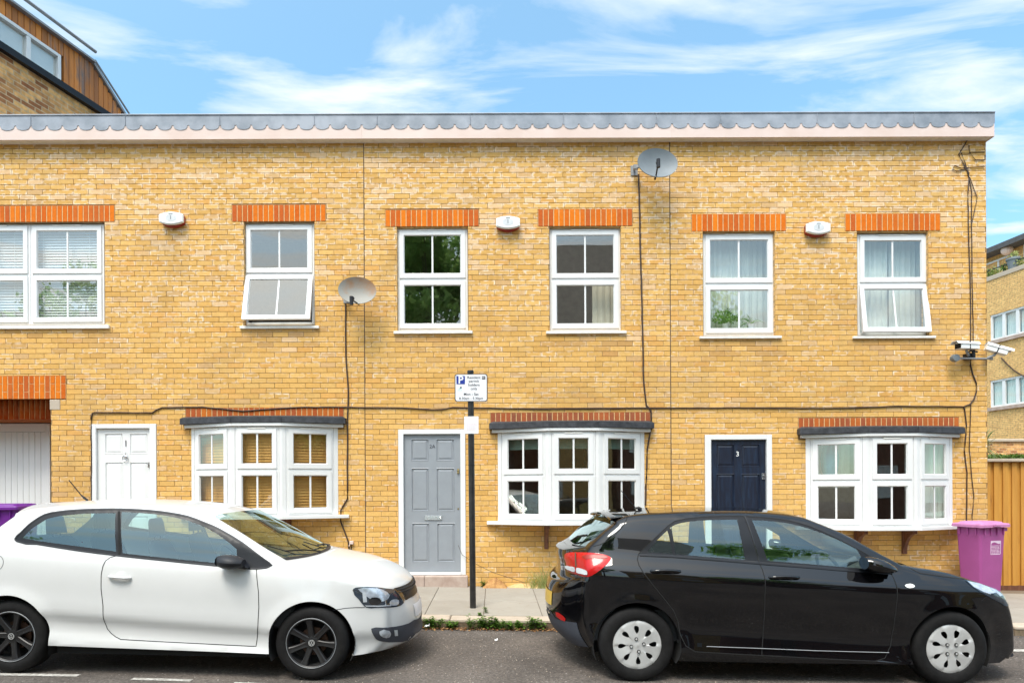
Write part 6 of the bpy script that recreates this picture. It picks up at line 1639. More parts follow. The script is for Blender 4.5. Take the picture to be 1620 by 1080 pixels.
class Car:
    def __init__(s, label, x0, z0, pitch, Yc, Wd, wb, tyre_r, group):
        s.o = empty('parked_car', (x0, Yc, z0), label, 'car', group)
        s.o.rotation_euler.y = pitch
        s.p = pitch; s.x0, s.z0, s.Yc = x0, z0, Yc; s.Wd = Wd; s.wb = wb; s.tr = tyre_r
        s.Mi = Matrix.Rotation(-pitch, 3, 'Y'); s.Mw = Matrix.Rotation(pitch, 3, 'Y')
    def loc(s, px, py, yl):
        w = W(px, py, s.Yc + yl); return s.Mi @ (w - Vector((s.x0, s.Yc, s.z0)))
    def world(s, v): return s.Mw @ Vector(v) + Vector((s.x0, s.Yc, s.z0))
    def side(s, px, py, extra=0.0):
        yl = -s.Wd / 2
        for _ in range(6):
            q = s.loc(px, py, yl); yl = -(s.hw(q.x, q.z) - extra)
        return (q.x, q.z)
    def hw(s, x, z):
        h = s.Wd / 2 - s.plan(x) - s.vert(z - s.vs * (x - s.wb * 0.5))
        for cx in (0.0, s.wb):
            r = math.hypot(x - cx, z - s.tr)
            if r < 0.6 and z < 0.95: h += s.flare * math.exp(-((r - s.ar) / 0.055) ** 2)
        return h
    def setE(s, st, Rr, nper=5):
        """st: rows (E, C, kink); E = ('p',px,py) or ('l',x,z)"""
        s.R = Rr; runs = [[]]
        for row in st:
            E, C = row[0], row[1]
            e = s.side(E[1], E[2], Rr) if E[0] == 'p' else (E[1], E[2])
            if C[0] == 'p': q = s.loc(C[1], C[2], 0.0); c = (q.x, q.z)
            elif C[0] == 'w': q = s.Mi @ (Vector((C[1], s.Yc, C[2])) - Vector((s.x0, s.Yc, s.z0))); c = (q.x, q.z)
            else: c = (C[1], C[2])
            runs[-1].append((e[0], e[1], c[0], c[1]))
            if len(row) > 2 and row[2]: runs.append([(e[0], e[1], c[0], c[1])])
        s.rows = []; s.mark = []
        for r in runs:
            if len(r) < 2: continue
            ts = [0]
            for i in range(1, len(r)):
                d = math.hypot(r[i][0] - r[i - 1][0], r[i][1] - r[i - 1][1]); d2 = math.hypot(r[i][2] - r[i - 1][2], r[i][3] - r[i - 1][3])
                ts.append(ts[-1] + max(0.004, (d + d2) / 2))
            q = spline(ts, r, nper)
            if s.rows: q = q[1:]
            s.rows += q
        s.E = [(r[0], r[1]) for r in s.rows]
    def dE(s, x, z):
        best = 9
        for i in range(len(s.E) - 1):
            ax, az = s.E[i]; bx, bz = s.E[i + 1]; dx_, dz_ = bx - ax, bz - az; l2 = dx_ * dx_ + dz_ * dz_
            t = 0 if l2 < 1e-12 else max(0, min(1, ((x - ax) * dx_ + (z - az) * dz_) / l2))
            d = (x - ax - t * dx_) ** 2 + (z - az - t * dz_) ** 2
            if d < best: best = d
        return math.sqrt(best)
    def surf(s, x, z):
        d = s.dE(x, z); h = s.hw(x, z)
        if d < s.R: h -= s.R - math.sqrt(max(0, s.R ** 2 - (s.R - d) ** 2))
        return h
    def cap_pt(s, row, u):
        ex, ez, cx, cz = row; ye = s.hw(ex, ez) - s.R; g = 1 - abs(u) ** s.pw
        return Vector((ex + (cx - ex) * g, ye * u, ez + (cz - ez) * g))

    def build_shell(s, paint, regions, bottom, arches, glass_rows, step=0.036, nu=18):
        """regions: list of (name, poly(x,z), material) cut from both flanks, first match wins"""
        # --- flank triangulation
        outer = s.E + bottom
        polyO = outer[:]
        verts = [Vector(p) for p in polyO]; edges = [(i, (i + 1) % len(polyO)) for i in range(len(polyO))]
        def addloop(pl):
            b = len(verts); verts.extend(Vector(p) for p in pl); edges.extend((b + i, b + (i + 1) % len(pl)) for i in range(len(pl)))
        for r in regions: addloop(resample(r[1], 0.03))
        for (ax, az, ar, zc) in arches: addloop([(ax + ar * math.cos(2 * math.pi * i / 72), az + ar * math.sin(2 * math.pi * i / 72)) for i in range(72)])
        zmin, zmax = min(p[1] for p in polyO), max(p[1] for p in polyO); xmin, xmax = min(p[0] for p in polyO), max(p[0] for p in polyO)
        # offset rings near the shoulder
        nE = len(s.E)
        for k in (0.12, 0.3, 0.6, 1.0):
            for i in range(0, nE, 1):
                a, b = s.E[max(0, i - 1)], s.E[min(nE - 1, i + 1)]; t = Vector((b[0] - a[0], b[1] - a[1]))
                if t.length < 1e-6: continue
                t.normalize(); q = (s.E[i][0] + t.y * s.R * k, s.E[i][1] - t.x * s.R * k)
                if inside(q, polyO) and s.dE(*q) > s.R * k * 0.85: verts.append(Vector(q))
        z = zmin; j = 0
        while z < zmax:
            x = xmin + (step / 2 if j % 2 else 0)
            while x < xmax:
                if inside((x, z), polyO) and s.dE(x, z) > s.R * 1.15 and all(abs(math.hypot(x - a_[0], z - a_[1]) - a_[2]) > 0.012 for a_ in arches): verts.append(Vector((x, z)))
                x += step
            z += step; j += 1
        res = delaunay_2d_cdt(verts, edges, [], 0, 1e-5)
        V2, F2 = res[0], res[2]
        ycache = [s.surf(v.x, v.y) for v in V2]
        buckets = {}
        for f in F2:
            cx = sum(V2[i].x for i in f) / 3; cz = sum(V2[i].y for i in f) / 3
            if not inside((cx, cz), polyO): continue
            hit = False
            for (ax, az, ar, zc) in arches:
                if math.hypot(cx - ax, cz - az) < ar and True: hit = True
            if hit: continue
            nm = 'body'
            for r in regions:
                if inside((cx, cz), r[1]): nm = r[0]; break
            buckets.setdefault(nm, []).append(f)
        s.V2, s.yc = V2, ycache
        # --- body = both flanks + cap
        body = MB()
        def flank(mb, faces, sg, off=0.0):
            used = {}; vs = []; fs = []
            for f in faces:
                g = []
                for i in f:
                    if i not in used: used[i] = len(vs); vs.append(Vector((V2[i].x, sg * (ycache[i] + off), V2[i].y)))
                    g.append(used[i])
                a, b, c = (vs[k] for k in g); n = (b - a).cross(c - a)
                fs.append(tuple(g) if n.y * sg > 0 else tuple(g[::-1]))
            mb.add(vs, fs)
        flank(body, buckets.get('body', []), -1); flank(body, buckets.get('body', []), 1)
        us = [math.sin(math.pi / 2 * (2 * i / nu - 1)) * 0.55 + (2 * i / nu - 1) * 0.45 for i in range(nu + 1)]
        gl = {}
        grid = [[s.cap_pt(r, u) for u in us] for r in s.rows]
        s.grid = grid; s.us = us
        vs = [p for r in grid for p in r]; n = nu + 1; fs = []
        for i in range(len(grid) - 1):
            for k in range(nu):
                f = (i * n + k, (i + 1) * n + k, (i + 1) * n + k + 1, i * n + k + 1)
                key = None
                for nm, (a, b, ka) in glass_rows.items():
                    if a <= i < b and ka <= k < nu - ka: key = nm
                if key: gl.setdefault(key, []).append(f)
                else: fs.append(f)
        body.add(vs, fs)
        s.body = body.build('body', M[paint], s.o, smooth=38, merge=True, fixn=True)
        s.parts = {}
        for nm, fl in gl.items():
            mb = MB(); mb.add(vs, fl); s.parts[nm] = mb.build(nm, M['car_glass'], s.o, smooth=60, merge=True, fixn=False)
        for nm, pl, mt in [(r[0], r[1], r[2]) for r in regions]:
            if nm in s.parts or nm not in buckets: continue
            for sg in (-1, 1):
                mb = MB(); flank(mb, buckets[nm], sg)
                ob = mb.build(nm, M[mt], s.o, smooth=50, merge=True, fixn=False); s.parts.setdefault(nm, []).append(ob)
    def strip(s, pts, w, off, name, m, parent=None, closed=False, both=True, r=None):
        """thin line lying on the flank along (x,z) points"""
        P = resample(pts, 0.025, closed)
        if closed: P.append(P[0])
        for sg in ((-1, 1) if both else (-1,)):
            mb = MB(); rows = []
            for i, p in enumerate(P):
                a, b = P[max(0, i - 1)], P[min(len(P) - 1, i + 1)]; t = Vector((b[0] - a[0], b[1] - a[1])); t.normalize(); n = Vector((-t.y, t.x)) * w / 2
                q0, q1 = (p[0] + n.x, p[1] + n.y), (p[0] - n.x, p[1] - n.y)
                rows.append([Vector((q0[0], sg * (s.surf(*q0) + off), q0[1])), Vector((p[0], sg * (s.surf(*p) + off * 1.3), p[1])), Vector((q1[0], sg * (s.surf(*q1) + off), q1[1]))])
            mb.grid(rows); ob = mb.build(name, M[m], parent if parent and not isinstance(parent, list) else (parent[0 if sg < 0 else 1] if parent else s.o), smooth=60, fixn=False)
        return ob
    def bvh(s):
        dg = None; vs = []; fs = []
        def take(o):
            b = len(vs); vs.extend(s.world(v.co) for v in o.data.vertices); fs.extend([tuple(b + i for i in p.vertices) for p in o.data.polygons])
        take(s.body)
        for k_, v in s.parts.items():
            for o in (v if isinstance(v, list) else [v]): take(o)
        s.tree = BVHTree.FromPolygons(vs, fs)
    def cast(s, px, py):
        o = Vector((0, CAMY, CAMZ)); d = (W(px, py, CAMY + 1.0) - o).normalized()
        h = s.tree.ray_cast(o, d)
        return h
    def decal(s, poly, off, name, m, parent=None, stp=4.0, mirror=True, smooth=True, bow=0.0):
        """a fitting traced on the photograph, laid on the body surface, and its mirror image on the other flank"""
        pl = [tuple(p) for p in resample(poly, stp)]
        xs_, ys_ = [p[0] for p in pl], [p[1] for p in pl]
        verts = [Vector(p) for p in pl]; edges = [(i, (i + 1) % len(pl)) for i in range(len(pl))]
        y = min(ys_) + stp / 2
        while y < max(ys_):
            x = min(xs_) + stp / 2
            while x < max(xs_):
                if inside((x, y), pl) and min((Vector((x, y)) - Vector(q)).length for q in pl) > stp * 0.5: verts.append(Vector((x, y)))
                x += stp
            y += stp
        res = delaunay_2d_cdt(verts, edges, [], 0, 1e-4); V, Fc = res[0], res[2]
        P3 = []; cxm, cym = sum(xs_) / len(xs_), sum(ys_) / len(ys_)
        for v in V:
            h = s.cast(v.x, v.y)
            if h[0] is None:
                for t_ in (0.04, 0.08, 0.13, 0.2, 0.3, 0.4):
                    h = s.cast(v.x + (cxm - v.x) * t_, v.y + (cym - v.y) * t_)
                    if h[0] is not None: break
            if h[0] is None or h[1].y > 0.35: P3.append(None); continue
            nn = h[1] if h[1].y < 0.2 else h[1]
            if nn.dot(h[0] - Vector((0, CAMY, CAMZ))) > 0: nn = -nn
            dd = 0
            if bow:
                dmin = min((Vector((v.x, v.y)) - Vector(q)).length for q in pl); dd = bow * min(1, dmin / 8.0)
            P3.append(s.Mi @ (h[0] + nn * (off + dd) - Vector((s.x0, s.Yc, s.z0))))
        fs = []
        for f in Fc:
            c = (sum(V[i].x for i in f) / 3, sum(V[i].y for i in f) / 3)
            if not inside(c, pl) or any(P3[i] is None for i in f): continue
            a, b, d_ = (P3[i] for i in f)
            if max((a - b).length, (b - d_).length, (a - d_).length) > 0.16: continue
            fs.append(tuple(f))
        out = []
        for sg in ((1, -1) if mirror else (1,)):
            mb = MB(); vs = [Vector((p.x, p.y * sg, p.z)) if p else Vector((0, 0, 0.5)) for p in P3]
            keep = sorted(set(i for f in fs for i in f)); mpx = {o_: n_ for n_, o_ in enumerate(keep)}
            mb.add([vs[i] for i in keep], [tuple(mpx[i] for i in (f if sg > 0 else f[::-1])) for f in fs])
            par = parent[0 if sg > 0 else 1] if isinstance(parent, list) else (parent or s.o)
            out.append(mb.build(name, M[m], par, smooth=60, fixn=False))
        return out
    # ---------------------------------------------------------------- wheels
    def wheel(s, cx, sg, kind, spin=0.0):
        yo = sg * (s.Wd / 2 - s.inset); tr = s.tr; tw = 0.195; rr = s.rr
        wo = bpy.data.objects.new('wheel', None); COL.objects.link(wo); wo.parent = s.o; wo.location = (cx, yo, tr); wo.empty_display_size = 0.1
        T = lambda v: Vector((v[0], v[1] * -sg, v[2]))      # v.y: depth inwards positive
        def TS(v): 
            return Vector((v[0], -sg * v[1] if False else (v[1] if sg < 0 else -v[1]), v[2]))
        k = MB()
        prof = [(rr - 0.004, 0.020), (rr + 0.004, 0.006), (rr + 0.016, 0.0), (rr + (tr - rr) * 0.45, -0.006), (tr - 0.028, 0.002), (tr - 0.012, 0.014), (tr - 0.003, 0.032), (tr, 0.06), (tr, tw - 0.05), (tr - 0.01, tw - 0.02), (rr + 0.02, tw), (rr - 0.004, tw - 0.02)]
        k.lathe(prof, 56, T=TS)
        for i in range(4):
            k.lathe([(tr + 0.0006, 0.05 + i * 0.028), (tr + 0.0006, 0.058 + i * 0.028)], 56, T=TS)
        k.build('tyre', M['rubber'], wo, smooth=30)
        b = MB(); b.lathe([(rr, 0.012), (rr - 0.006, 0.016), (rr - 0.016, 0.06), (rr - 0.02, 0.12), (0.05, 0.125), (0, 0.125)], 48, T=TS)
        b.build('barrel', M['arch'], wo, smooth=40)
        if kind == 'alloy':
            q = MB(); n = 7; hub = 0.062
            q.lathe([(rr + 0.003, 0.004), (rr - 0.004, 0.0), (rr - 0.012, 0.006), (rr - 0.018, 0.03)], 56, T=TS)
            q.lathe([(0, 0.022), (hub * 0.55, 0.022), (hub, 0.028), (hub + 0.004, 0.06)], 32, T=TS)
            for i in range(n):
                a = spin + 2 * math.pi * i / n; ca, sa_ = math.cos(a), math.sin(a)
                def TR(v): return TS(Vector((v[0] * ca - v[2] * sa_, v[1], v[0] * sa_ + v[2] * ca)))
                sec = []
                for (r_, w0, y) in ((hub * 0.7, 0.026, 0.024), (0.10, 0.021, 0.020), (0.15, 0.023, 0.012), (rr - 0.012, 0.030, 0.006)):
                    sec.append([Vector((r_, y + 0.035, -w0 * 1.15)), Vector((r_, y + 0.006, -w0)), Vector((r_, y, -w0 * 0.72)), Vector((r_, y + 0.004, 0)), Vector((r_, y, w0 * 0.72)), Vector((r_, y + 0.006, w0)), Vector((r_, y + 0.035, w0 * 1.15))])
                q.grid([[TR(p) for p in r_] for r_ in sec])
            q.build('rim', M['alloy_black'], wo, smooth=35)
            e = MB(); e.lathe([(rr + 0.004, 0.0035), (rr + 0.001, -0.0005), (rr - 0.002, 0.0015)], 64, T=TS); e.build('rim_edge', M['sign_back'], wo, smooth=40)
            d_ = MB()
            for i in range(5):
                a = 2 * math.pi * (i + 0.25) / 5; d_.lathe([(0, 0.0215), (0.008, 0.0215), (0.009, 0.030)], 10, T=lambda v, a=a: TS(Vector((v.x + 0.037 * math.cos(a), v.y, v.z + 0.037 * math.sin(a)))))
            d_.build('wheel_bolt', M['arch'], wo)
            c = MB(); c.lathe([(0, 0.0165), (0.0245, 0.0165), (0.0265, 0.022)], 28, T=TS); cp = c.build('hub_cap', M['trim'], wo, smooth=40)
            # ring and letter strokes of the badge
            g = MB(); g.lathe([(0.0255, 0.0150), (0.0215, 0.0150), (0.0215, 0.017), (0.0255, 0.017)], 28, T=TS)
            def st(a, b2, w_=0.0034):
                a, b2 = Vector(a), Vector(b2); t = (b2 - a).normalized(); n_ = Vector((-t.y, t.x)) * w_ / 2
                g.prism([TS(Vector((p.x, 0.0152, p.y))) for p in (a + n_, b2 + n_, b2 - n_, a - n_)], (0, 0.001 * (1 if sg < 0 else -1), 0))
            st((-0.010, 0.019), (0.0, 0.002)); st((0.010, 0.019), (0.0, 0.002)); st((-0.019, 0.008), (-0.009, -0.018)); st((-0.009, -0.018), (0.0, -0.001)); st((0.0, -0.001), (0.009, -0.018)); st((0.009, -0.018), (0.019, 0.008))
            g.build('badge', M['cover_silver'], cp, fixn=False)
            dk = MB(); dk.lathe([(0, 0.085), (0.115, 0.085), (0.118, 0.095)], 32, T=TS); dk.build('brake_disc', M['rust'], wo)
        else:
            nb = 8; nh = 8; V = []; Ed = []
            Rr = rr + 0.004
            def loop(pl):
                b_ = len(V); V.extend(Vector(p) for p in pl); Ed.extend((b_ + i, b_ + (i + 1) % len(pl)) for i in range(len(pl)))
            outerc = [(Rr * math.cos(2 * math.pi * i / 72), Rr * math.sin(2 * math.pi * i / 72)) for i in range(72)]; loop(outerc)
            hl = []
            for i in range(nh):
                a = spin + 2 * math.pi * i / nh
                loc_ = [(0.094, 0.0), (0.108, -0.013), (0.135, -0.020), (0.152, -0.016), (0.158, 0.0), (0.156, 0.014), (0.140, 0.019), (0.115, 0.012)]
                pl = smooth_poly([(x * math.cos(a) - y * math.sin(a), x * math.sin(a) + y * math.cos(a)) for x, y in loc_], 2); hl.append(pl); loop(pl)
            for i in range(14):
                for j in range(96):
                    r_ = 0.01 + (Rr - 0.014) * i / 13; a = 2 * math.pi * (j + 0.5 * (i % 2)) / 96; p = (r_ * math.cos(a), r_ * math.sin(a))
                    if r_ < 0.03 and j % 6: continue
                    if r_ < 0.08 and j % 2: continue
                    if not any(inside(p, h_) for h_ in hl): V.append(Vector(p))
            res = delaunay_2d_cdt(V, Ed, [], 0, 1e-5); V2, F2 = res[0], res[2]
            def hgt(x, y):
                r_ = math.hypot(x, y); a = math.atan2(y, x) - spin
                ph = (a / (2 * math.pi) * nh) % 1.0        # 0 at a hole's centre line
                blade = 0.5 - 0.5 * math.cos(2 * math.pi * ph)   # high between the holes
                t = max(0, min(1, (r_ - 0.05) / 0.05)) * max(0, min(1, (Rr - 0.012 - r_) / 0.012))
                saw = (ph if ph < 0.88 else (1 - ph) * 7.3)
                dome = 0.008 - 0.016 * (r_ / Rr) ** 2
                return 0.006 - dome * 0.4 - t * (0.010 * saw - 0.004) + (0.006 if r_ > Rr - 0.006 else 0) - (0.004 if r_ < 0.024 else 0)
            q = MB(); vs = [TS(Vector((v.x, hgt(v.x, v.y), v.y))) for v in V2]; fs = []
            for f in F2:
                c = (sum(V2[i].x for i in f) / 3, sum(V2[i].y for i in f) / 3)
                if math.hypot(*c) > Rr or any(inside(c, h_) for h_ in hl): continue
                fs.append(tuple(f))
            q.add(vs, fs)
            q.build('wheel_cover', M['cover_silver'], wo, smooth=22, merge=True)
            for i in range(4):
                a = R(12) + spin * 0 + math.pi / 2 * i + (R(34) if cx > 1 else 0); 
                bl = MB(); bl.lathe([(0.0, 0.004), (0.009, 0.004), (0.0095, 0.012)], 12, T=lambda v, a=a: TS(Vector((v.x + 0.052 * math.cos(a), v.y - 0.010, v.z + 0.052 * math.sin(a)))))
                bo = bl.build('wheel_nut', M['cover_silver'], wo, smooth=30)
                bl = MB(); bl.lathe([(0.0095, -0.004), (0.0145, -0.003), (0.0145, 0.004)], 14, T=lambda v, a=a: TS(Vector((v.x + 0.052 * math.cos(a), v.y - 0.002, v.z + 0.052 * math.sin(a))))); bl.build('nut_recess', M['arch'], bo)
    def arches_in(s, z_top=0.0):
        for cx in (0.0, s.wb):
            for sg in (-1, 1):
                k = MB()
                y0 = s.Wd / 2 - 0.03; y1 = s.Wd / 2 - 0.33; rows = []
                for i in range(25):
                    a = R(-25) + R(230) * i / 24; r_ = s.ar + 0.006
                    hy = min(y0, s.surf(cx + s.ar * math.cos(a), s.tr + s.ar * math.sin(a)) + 0.0015) if s.tr + s.ar * math.sin(a) > 0.2 else y0
                    rows.append([Vector((cx + (s.ar + 0.0005) * math.cos(a), sg * (s.surf(cx + s.ar * math.cos(a), s.tr + s.ar * math.sin(a)) - 0.001), s.tr + (s.ar + 0.0005) * math.sin(a))), Vector((cx + r_ * math.cos(a), sg * (y0 - 0.05), s.tr + r_ * math.sin(a))), Vector((cx + r_ * math.cos(a), sg * y1, s.tr + r_ * math.sin(a))), Vector((cx, sg * y1, s.tr))])
                k.grid(rows)
                k.build('wheel_arch', M['arch'], s.o, smooth=40, fixn=False)
        k = MB(); y = s.Wd / 2 - 0.07
        xa, xb = s.E[0][0] + 0.05, s.E[-1][0] - 0.03
        k.box(s.ar + 0.02, s.wb - s.ar - 0.02, -y, y, 0.17, 0.30)
        k.box(xa, -s.ar - 0.02, -y * 0.8, y * 0.8, 0.24, 0.34); k.box(s.wb + s.ar + 0.02, xb, -y * 0.8, y * 0.8, 0.20, 0.32)
        k.box(xa, xb, -y + 0.27, y - 0.27, 0.22, 0.33); k.build('underbody', M['arch'], s.o)
    def interior(s, seat_x, dash_x, floor_z=0.32, roof=None, seat_col='seat', sz=0.0):
        k = MB(); y = s.Wd / 2 - 0.10
        k.box(0.35, dash_x, -y, y, floor_z, floor_z + 0.02)
        k.box(-0.35, 0.36, -y + 0.05, y - 0.05, floor_z, 0.58)
        for sg in (-1, 1): k.box(0.38, dash_x, sg * (y + 0.03) - 0.02, sg * (y + 0.03) + 0.02, floor_z, 0.84)
        k.build('cabin_floor', M['cabin'], s.o)
        k = MB(); k.prism([(dash_x - 0.10, -y, 0.55), (dash_x - 0.16, -y, 0.80), (dash_x - 0.08, -y, 0.90), (dash_x + 0.42, -y, 0.90), (dash_x + 0.42, -y, 0.4), (dash_x, -y, 0.4)], (0, 2 * y, 0)); k.build('dashboard', M['cabin'], s.o, bevel=0.02)
        def seat(x, yc, w_=0.48, rear=False):
            k = MB(); 
            def slab_(p0, p1, th, w1, w2):
                p0, p1 = Vector(p0), Vector(p1); t = (p1 - p0).normalized(); n = Vector((-t.z, 0, t.x)); rows = []
                for i in range(9):
                    u = i / 8; c = p0.lerp(p1, u); ww = (w1 + (w2 - w1) * u) * (1 - 0.25 * max(0, (u - 0.8) / 0.2) ** 2) / 2; tt = th * (0.55 + 0.45 * math.sin(math.pi * min(0.5 + u * 0.5, 0.98)))
                    rows.append([c + Vector((0, ww * math.cos(a), 0)) * 1.0 + n * tt / 2 * math.sin(a) for a in [2 * math.pi * j / 16 for j in range(17)]])
                k.grid(rows); k.add([p for p in rows[0][:-1]], [tuple(range(16))]); k.add([p for p in rows[-1][:-1]], [tuple(range(16))])
            slab_((x - 0.05, yc, 0.52), (x + 0.45, yc, 0.56), 0.16, w_, w_)
            slab_((x, yc, 0.52), (x - 0.22, yc, 1.10 + sz), 0.13, w_, w_ * 0.82)
            if not rear or True:
                slab_((x - 0.225, yc, 1.13 + sz), (x - 0.25, yc, 1.29 + sz), 0.09, 0.24, 0.22)
                for d in (-0.05, 0.05): k.tube([(x - 0.22, yc + d, 1.05 + sz), (x - 0.23, yc + d, 1.16 + sz)], 0.007, 6)
            return k.build('seat' if not rear else 'rear_seat', M[seat_col], s.o, smooth=60)
        for yc in (-0.36, 0.36): seat(seat_x, yc)
        for yc in (-0.33, 0.33): seat(seat_x - 0.92, yc, 0.56, True)
        k = MB(); cx, cy, cz = dash_x - 0.27, -0.36, 0.88; ax = Vector((0.85, 0, 0.42)).normalized(); u_ = Vector((0, 1, 0)); v_ = ax.cross(u_)
        c = Vector((cx, cy, cz)); k.tube([c + (u_ * math.cos(a) + v_ * math.sin(a)) * 0.185 for a in [2 * math.pi * i / 32 for i in range(33)]], 0.015, 8)
        for a in (0, math.pi, -math.pi / 2): k.tube([c + ax * 0.02, c + (u_ * math.cos(a) + v_ * math.sin(a)) * 0.18], 0.02, 6)
        k.lathe([(0, -0.03), (0.06, -0.02), (0.065, 0.03), (0, 0.04)], 18, T=lambda v: c + u_ * v.x + v_ * v.z + ax * v.y); k.tube([c, c + ax * 0.25], 0.03, 8)
        k.build('steering_wheel', M['cabin'], s.o, smooth=50)

def box_poly(l, t, r, b): return [(l, t), (r, t), (r, b), (l, b)]

# ------------------------------------------------------------------ the white three-door hatchback
def white_car():
    c = Car('white three-door hatchback with black alloy wheels, parked at the left', 0, 0, 0, -3.27, 1.69, 2.47, 0.302, 'cars parked along the kerb')
    Yh = -4.08
    a, b = W(14.2, 1006.5, Yh), W(490.5, 1017.0, Yh)
    pitch = -math.atan2(b.z - a.z, b.x - a.x)
    c.x0, c.z0 = a.x, a.z - 0.302; c.o.location = (c.x0, c.Yc, c.z0); c.o.rotation_euler.y = pitch
    c.p = pitch; c.Mi = Matrix.Rotation(-pitch, 3, 'Y'); c.Mw = Matrix.Rotation(pitch, 3, 'Y')
    c.wb = (b - a).length
    c.plan = curve1d([(-0.75, 0.16), (-0.5, 0.085), (-0.2, 0.03), (0.2, 0.006), (1.0, 0.0), (1.9, 0.003), (2.3, 0.016), (2.6, 0.045), (2.85, 0.10), (3.05, 0.175), (3.2, 0.25)])
    c.vert = curve1d([(0.10, 0.05), (0.22, 0.006), (0.265, 0.010), (0.30, 0.024), (0.37, 0.028), (0.415, 0.020), (0.45, 0.002), (0.52, -0.004), (0.62, 0.0), (0.74, 0.004), (0.84, 0.014), (0.90, 0.026), (0.96, 0.050), (1.02, 0.072), (1.08, 0.091), (1.14, 0.113), (1.20, 0.140), (1.28, 0.180), (1.38, 0.238), (1.5, 0.29)])
    c.vs = -0.055; c.flare = 0.014; c.ar = 0.345; c.pw = 2.3; c.rr = 0.203; c.inset = 0.032
    p, l = 'p', 'l'
    st = [((l, -.50, .25), (l, -.62, .24)), ((l, -.53, .36), (l, -.67, .36)), ((l, -.54, .50), (l, -.70, .50)), ((l, -.54, .62), (l, -.69, .64), 1), ((l, -.51, .70), (l, -.62, .70)), ((l, -.49, .86), (l, -.60, .86)), ((l, -.455, .99), (l, -.57, 1.01), 1),
          ((p, 0, 834), (l, -.34, 1.19)), ((p, 26, 815.5), (l, -.20, 1.335), 1), ((p, 28, 810.5), (l, -.21, 1.375), 1), ((p, 42, 806.5), (p, 112, 793)), ((p, 80, 801.5), (p, 165, 790.3)), ((p, 118, 799.5), (p, 211, 789.3)), ((p, 190, 798.0), (p, 273, 790.5)), ((p, 267, 803.5), (p, 339, 796)),
          ((p, 331, 815.5), (p, 391, 807), 1), ((p, 379, 845), (p, 448, 838)), ((p, 420, 871), (p, 490, 863)), ((p, 446, 886.0), (p, 511, 873.5), 1), ((p, 458, 889.5), (p, 518, 871.5)), ((p, 500, 898), (p, 540, 874.5)), ((p, 545, 908.5), (p, 585, 882.5)), ((p, 573, 917), (p, 616, 894)), ((p, 593, 925), (p, 638, 905)),
          ((p, 604, 932), (p, 649.5, 915.5), 1), ((p, 609, 940), (p, 653, 925)), ((p, 612, 951), (p, 659, 941)), ((p, 615, 964), (p, 663.5, 953)), ((p, 616, 983), (p, 665.5, 970)), ((p, 615, 1001), (p, 665, 985)), ((p, 611, 1012), (p, 667, 993)), ((p, 604, 1022), (p, 663, 1000)), ((p, 596, 1030), (p, 652, 1004))]
    c.setE(st, 0.050)
    S_ = c.side
    tip = [S_(x, y) for x, y in ((557, 1035.5), (553, 1030), (547, 1000))]
    zsF, zsR = S_(421, 1033.7), S_(83, 1020.7); zf_ = S_(557.5, 1036.5)[1]
    bottom = [S_(575, 1034), S_(557.5, 1036.5), (c.wb + 0.25, zf_), (c.wb - 0.25, zsF[1]), zsF, S_(330, 1029.8), S_(200, 1025), zsR, (0.25, zsR[1]), (-0.25, 0.24), (-0.37, 0.24)]
    dlo = [S_(x, y) for x, y in ((23.7, 851.9), (33, 842), (44.4, 830.5), (57, 821), (71, 813.2), (89, 809.2), (118.5, 806.2), (154, 804.8), (189.6, 804.6), (222, 806), (244, 807.7), (266.7, 810.6), (296, 816.2), (326, 827), (342, 834), (355.6, 841.5), (382, 857.5), (403, 873), (418, 884), (430.5, 893.8), (406, 899), (375, 896.8), (343.7, 894.2), (266.7, 886.6), (189.6, 878.5), (118.5, 869.6), (59, 860), (27, 855.5))]
    dlo = smooth_poly(dlo, 2)
    g1 = [S_(x, y) for x, y in ((36, 850.5), (50, 836), (75, 820), (95, 815.5), (130, 812.2), (170, 811.2), (183, 811.2), (183.5, 872), (150, 867), (100, 860.5), (60, 855))]
    g2 = [S_(x, y) for x, y in ((192.5, 809), (222, 811.0), (244, 812.8), (266.7, 816), (296, 822.5), (326, 834), (345, 845), (362, 857.5), (374, 868), (376, 892.5), (343.7, 890.3), (266.7, 882.4), (194, 874.6))]
    drl = [S_(x, y) for x, y in ((183, 879), (174.8, 881), (167, 886.5), (163, 895), (160.2, 908), (160, 932), (163, 958), (166, 984), (170, 994), (176, 1001), (183, 1006.5), (191, 1010.6), (250, 1014), (330, 1018), (397, 1021.4), (405, 1021.5), (408, 990), (409.5, 960), (409, 936), (406, 899.5))]
    door = drl + [S_(x, y) for x, y in ((430.5, 894), (418, 884), (403, 873), (382, 857.5), (355, 841.2), (326, 826.7), (296, 816), (267, 810.3), (222, 805.6), (190, 804.2), (184, 850))]
    mirp = [S_(x, y) for x, y in ((376, 866), (382, 857.8), (403, 873), (430, 893.6), (406, 898.8), (378, 896.5))]
    regions = [('side_window', g2, 'car_glass'), ('quarter_window', g1, 'car_glass_dark'), ('window_trim', dlo, 'trim'), ('door', door, 'white_car')]
    # rows of the cap for screens
    nper = 5
    def ridx(k): return k * nper
    c.build_shell('white_car', regions, bottom, [(0, 0.302, c.ar, 0), (c.wb, 0.302, c.ar, 0)], {'windscreen': (ridx(15), ridx(18), 1), 'rear_window': (ridx(6) + 1, ridx(8), 2)})
    doors = c.parts['door']
    c.arches_in(); c.bvh()
    c.strip(drl[:], 0.006, 0.0012, 'door_gap', 'trim', doors)
    c.strip([S_(x, y) for x, y in ((527, 964.5), (545, 961.5), (560, 960.4), (577, 960.2))], 0.005, 0.0012, 'bumper_gap', 'trim')
    c.strip(dlo, 0.012, 0.003, 'window_seal', 'dark_plastic', closed=True)
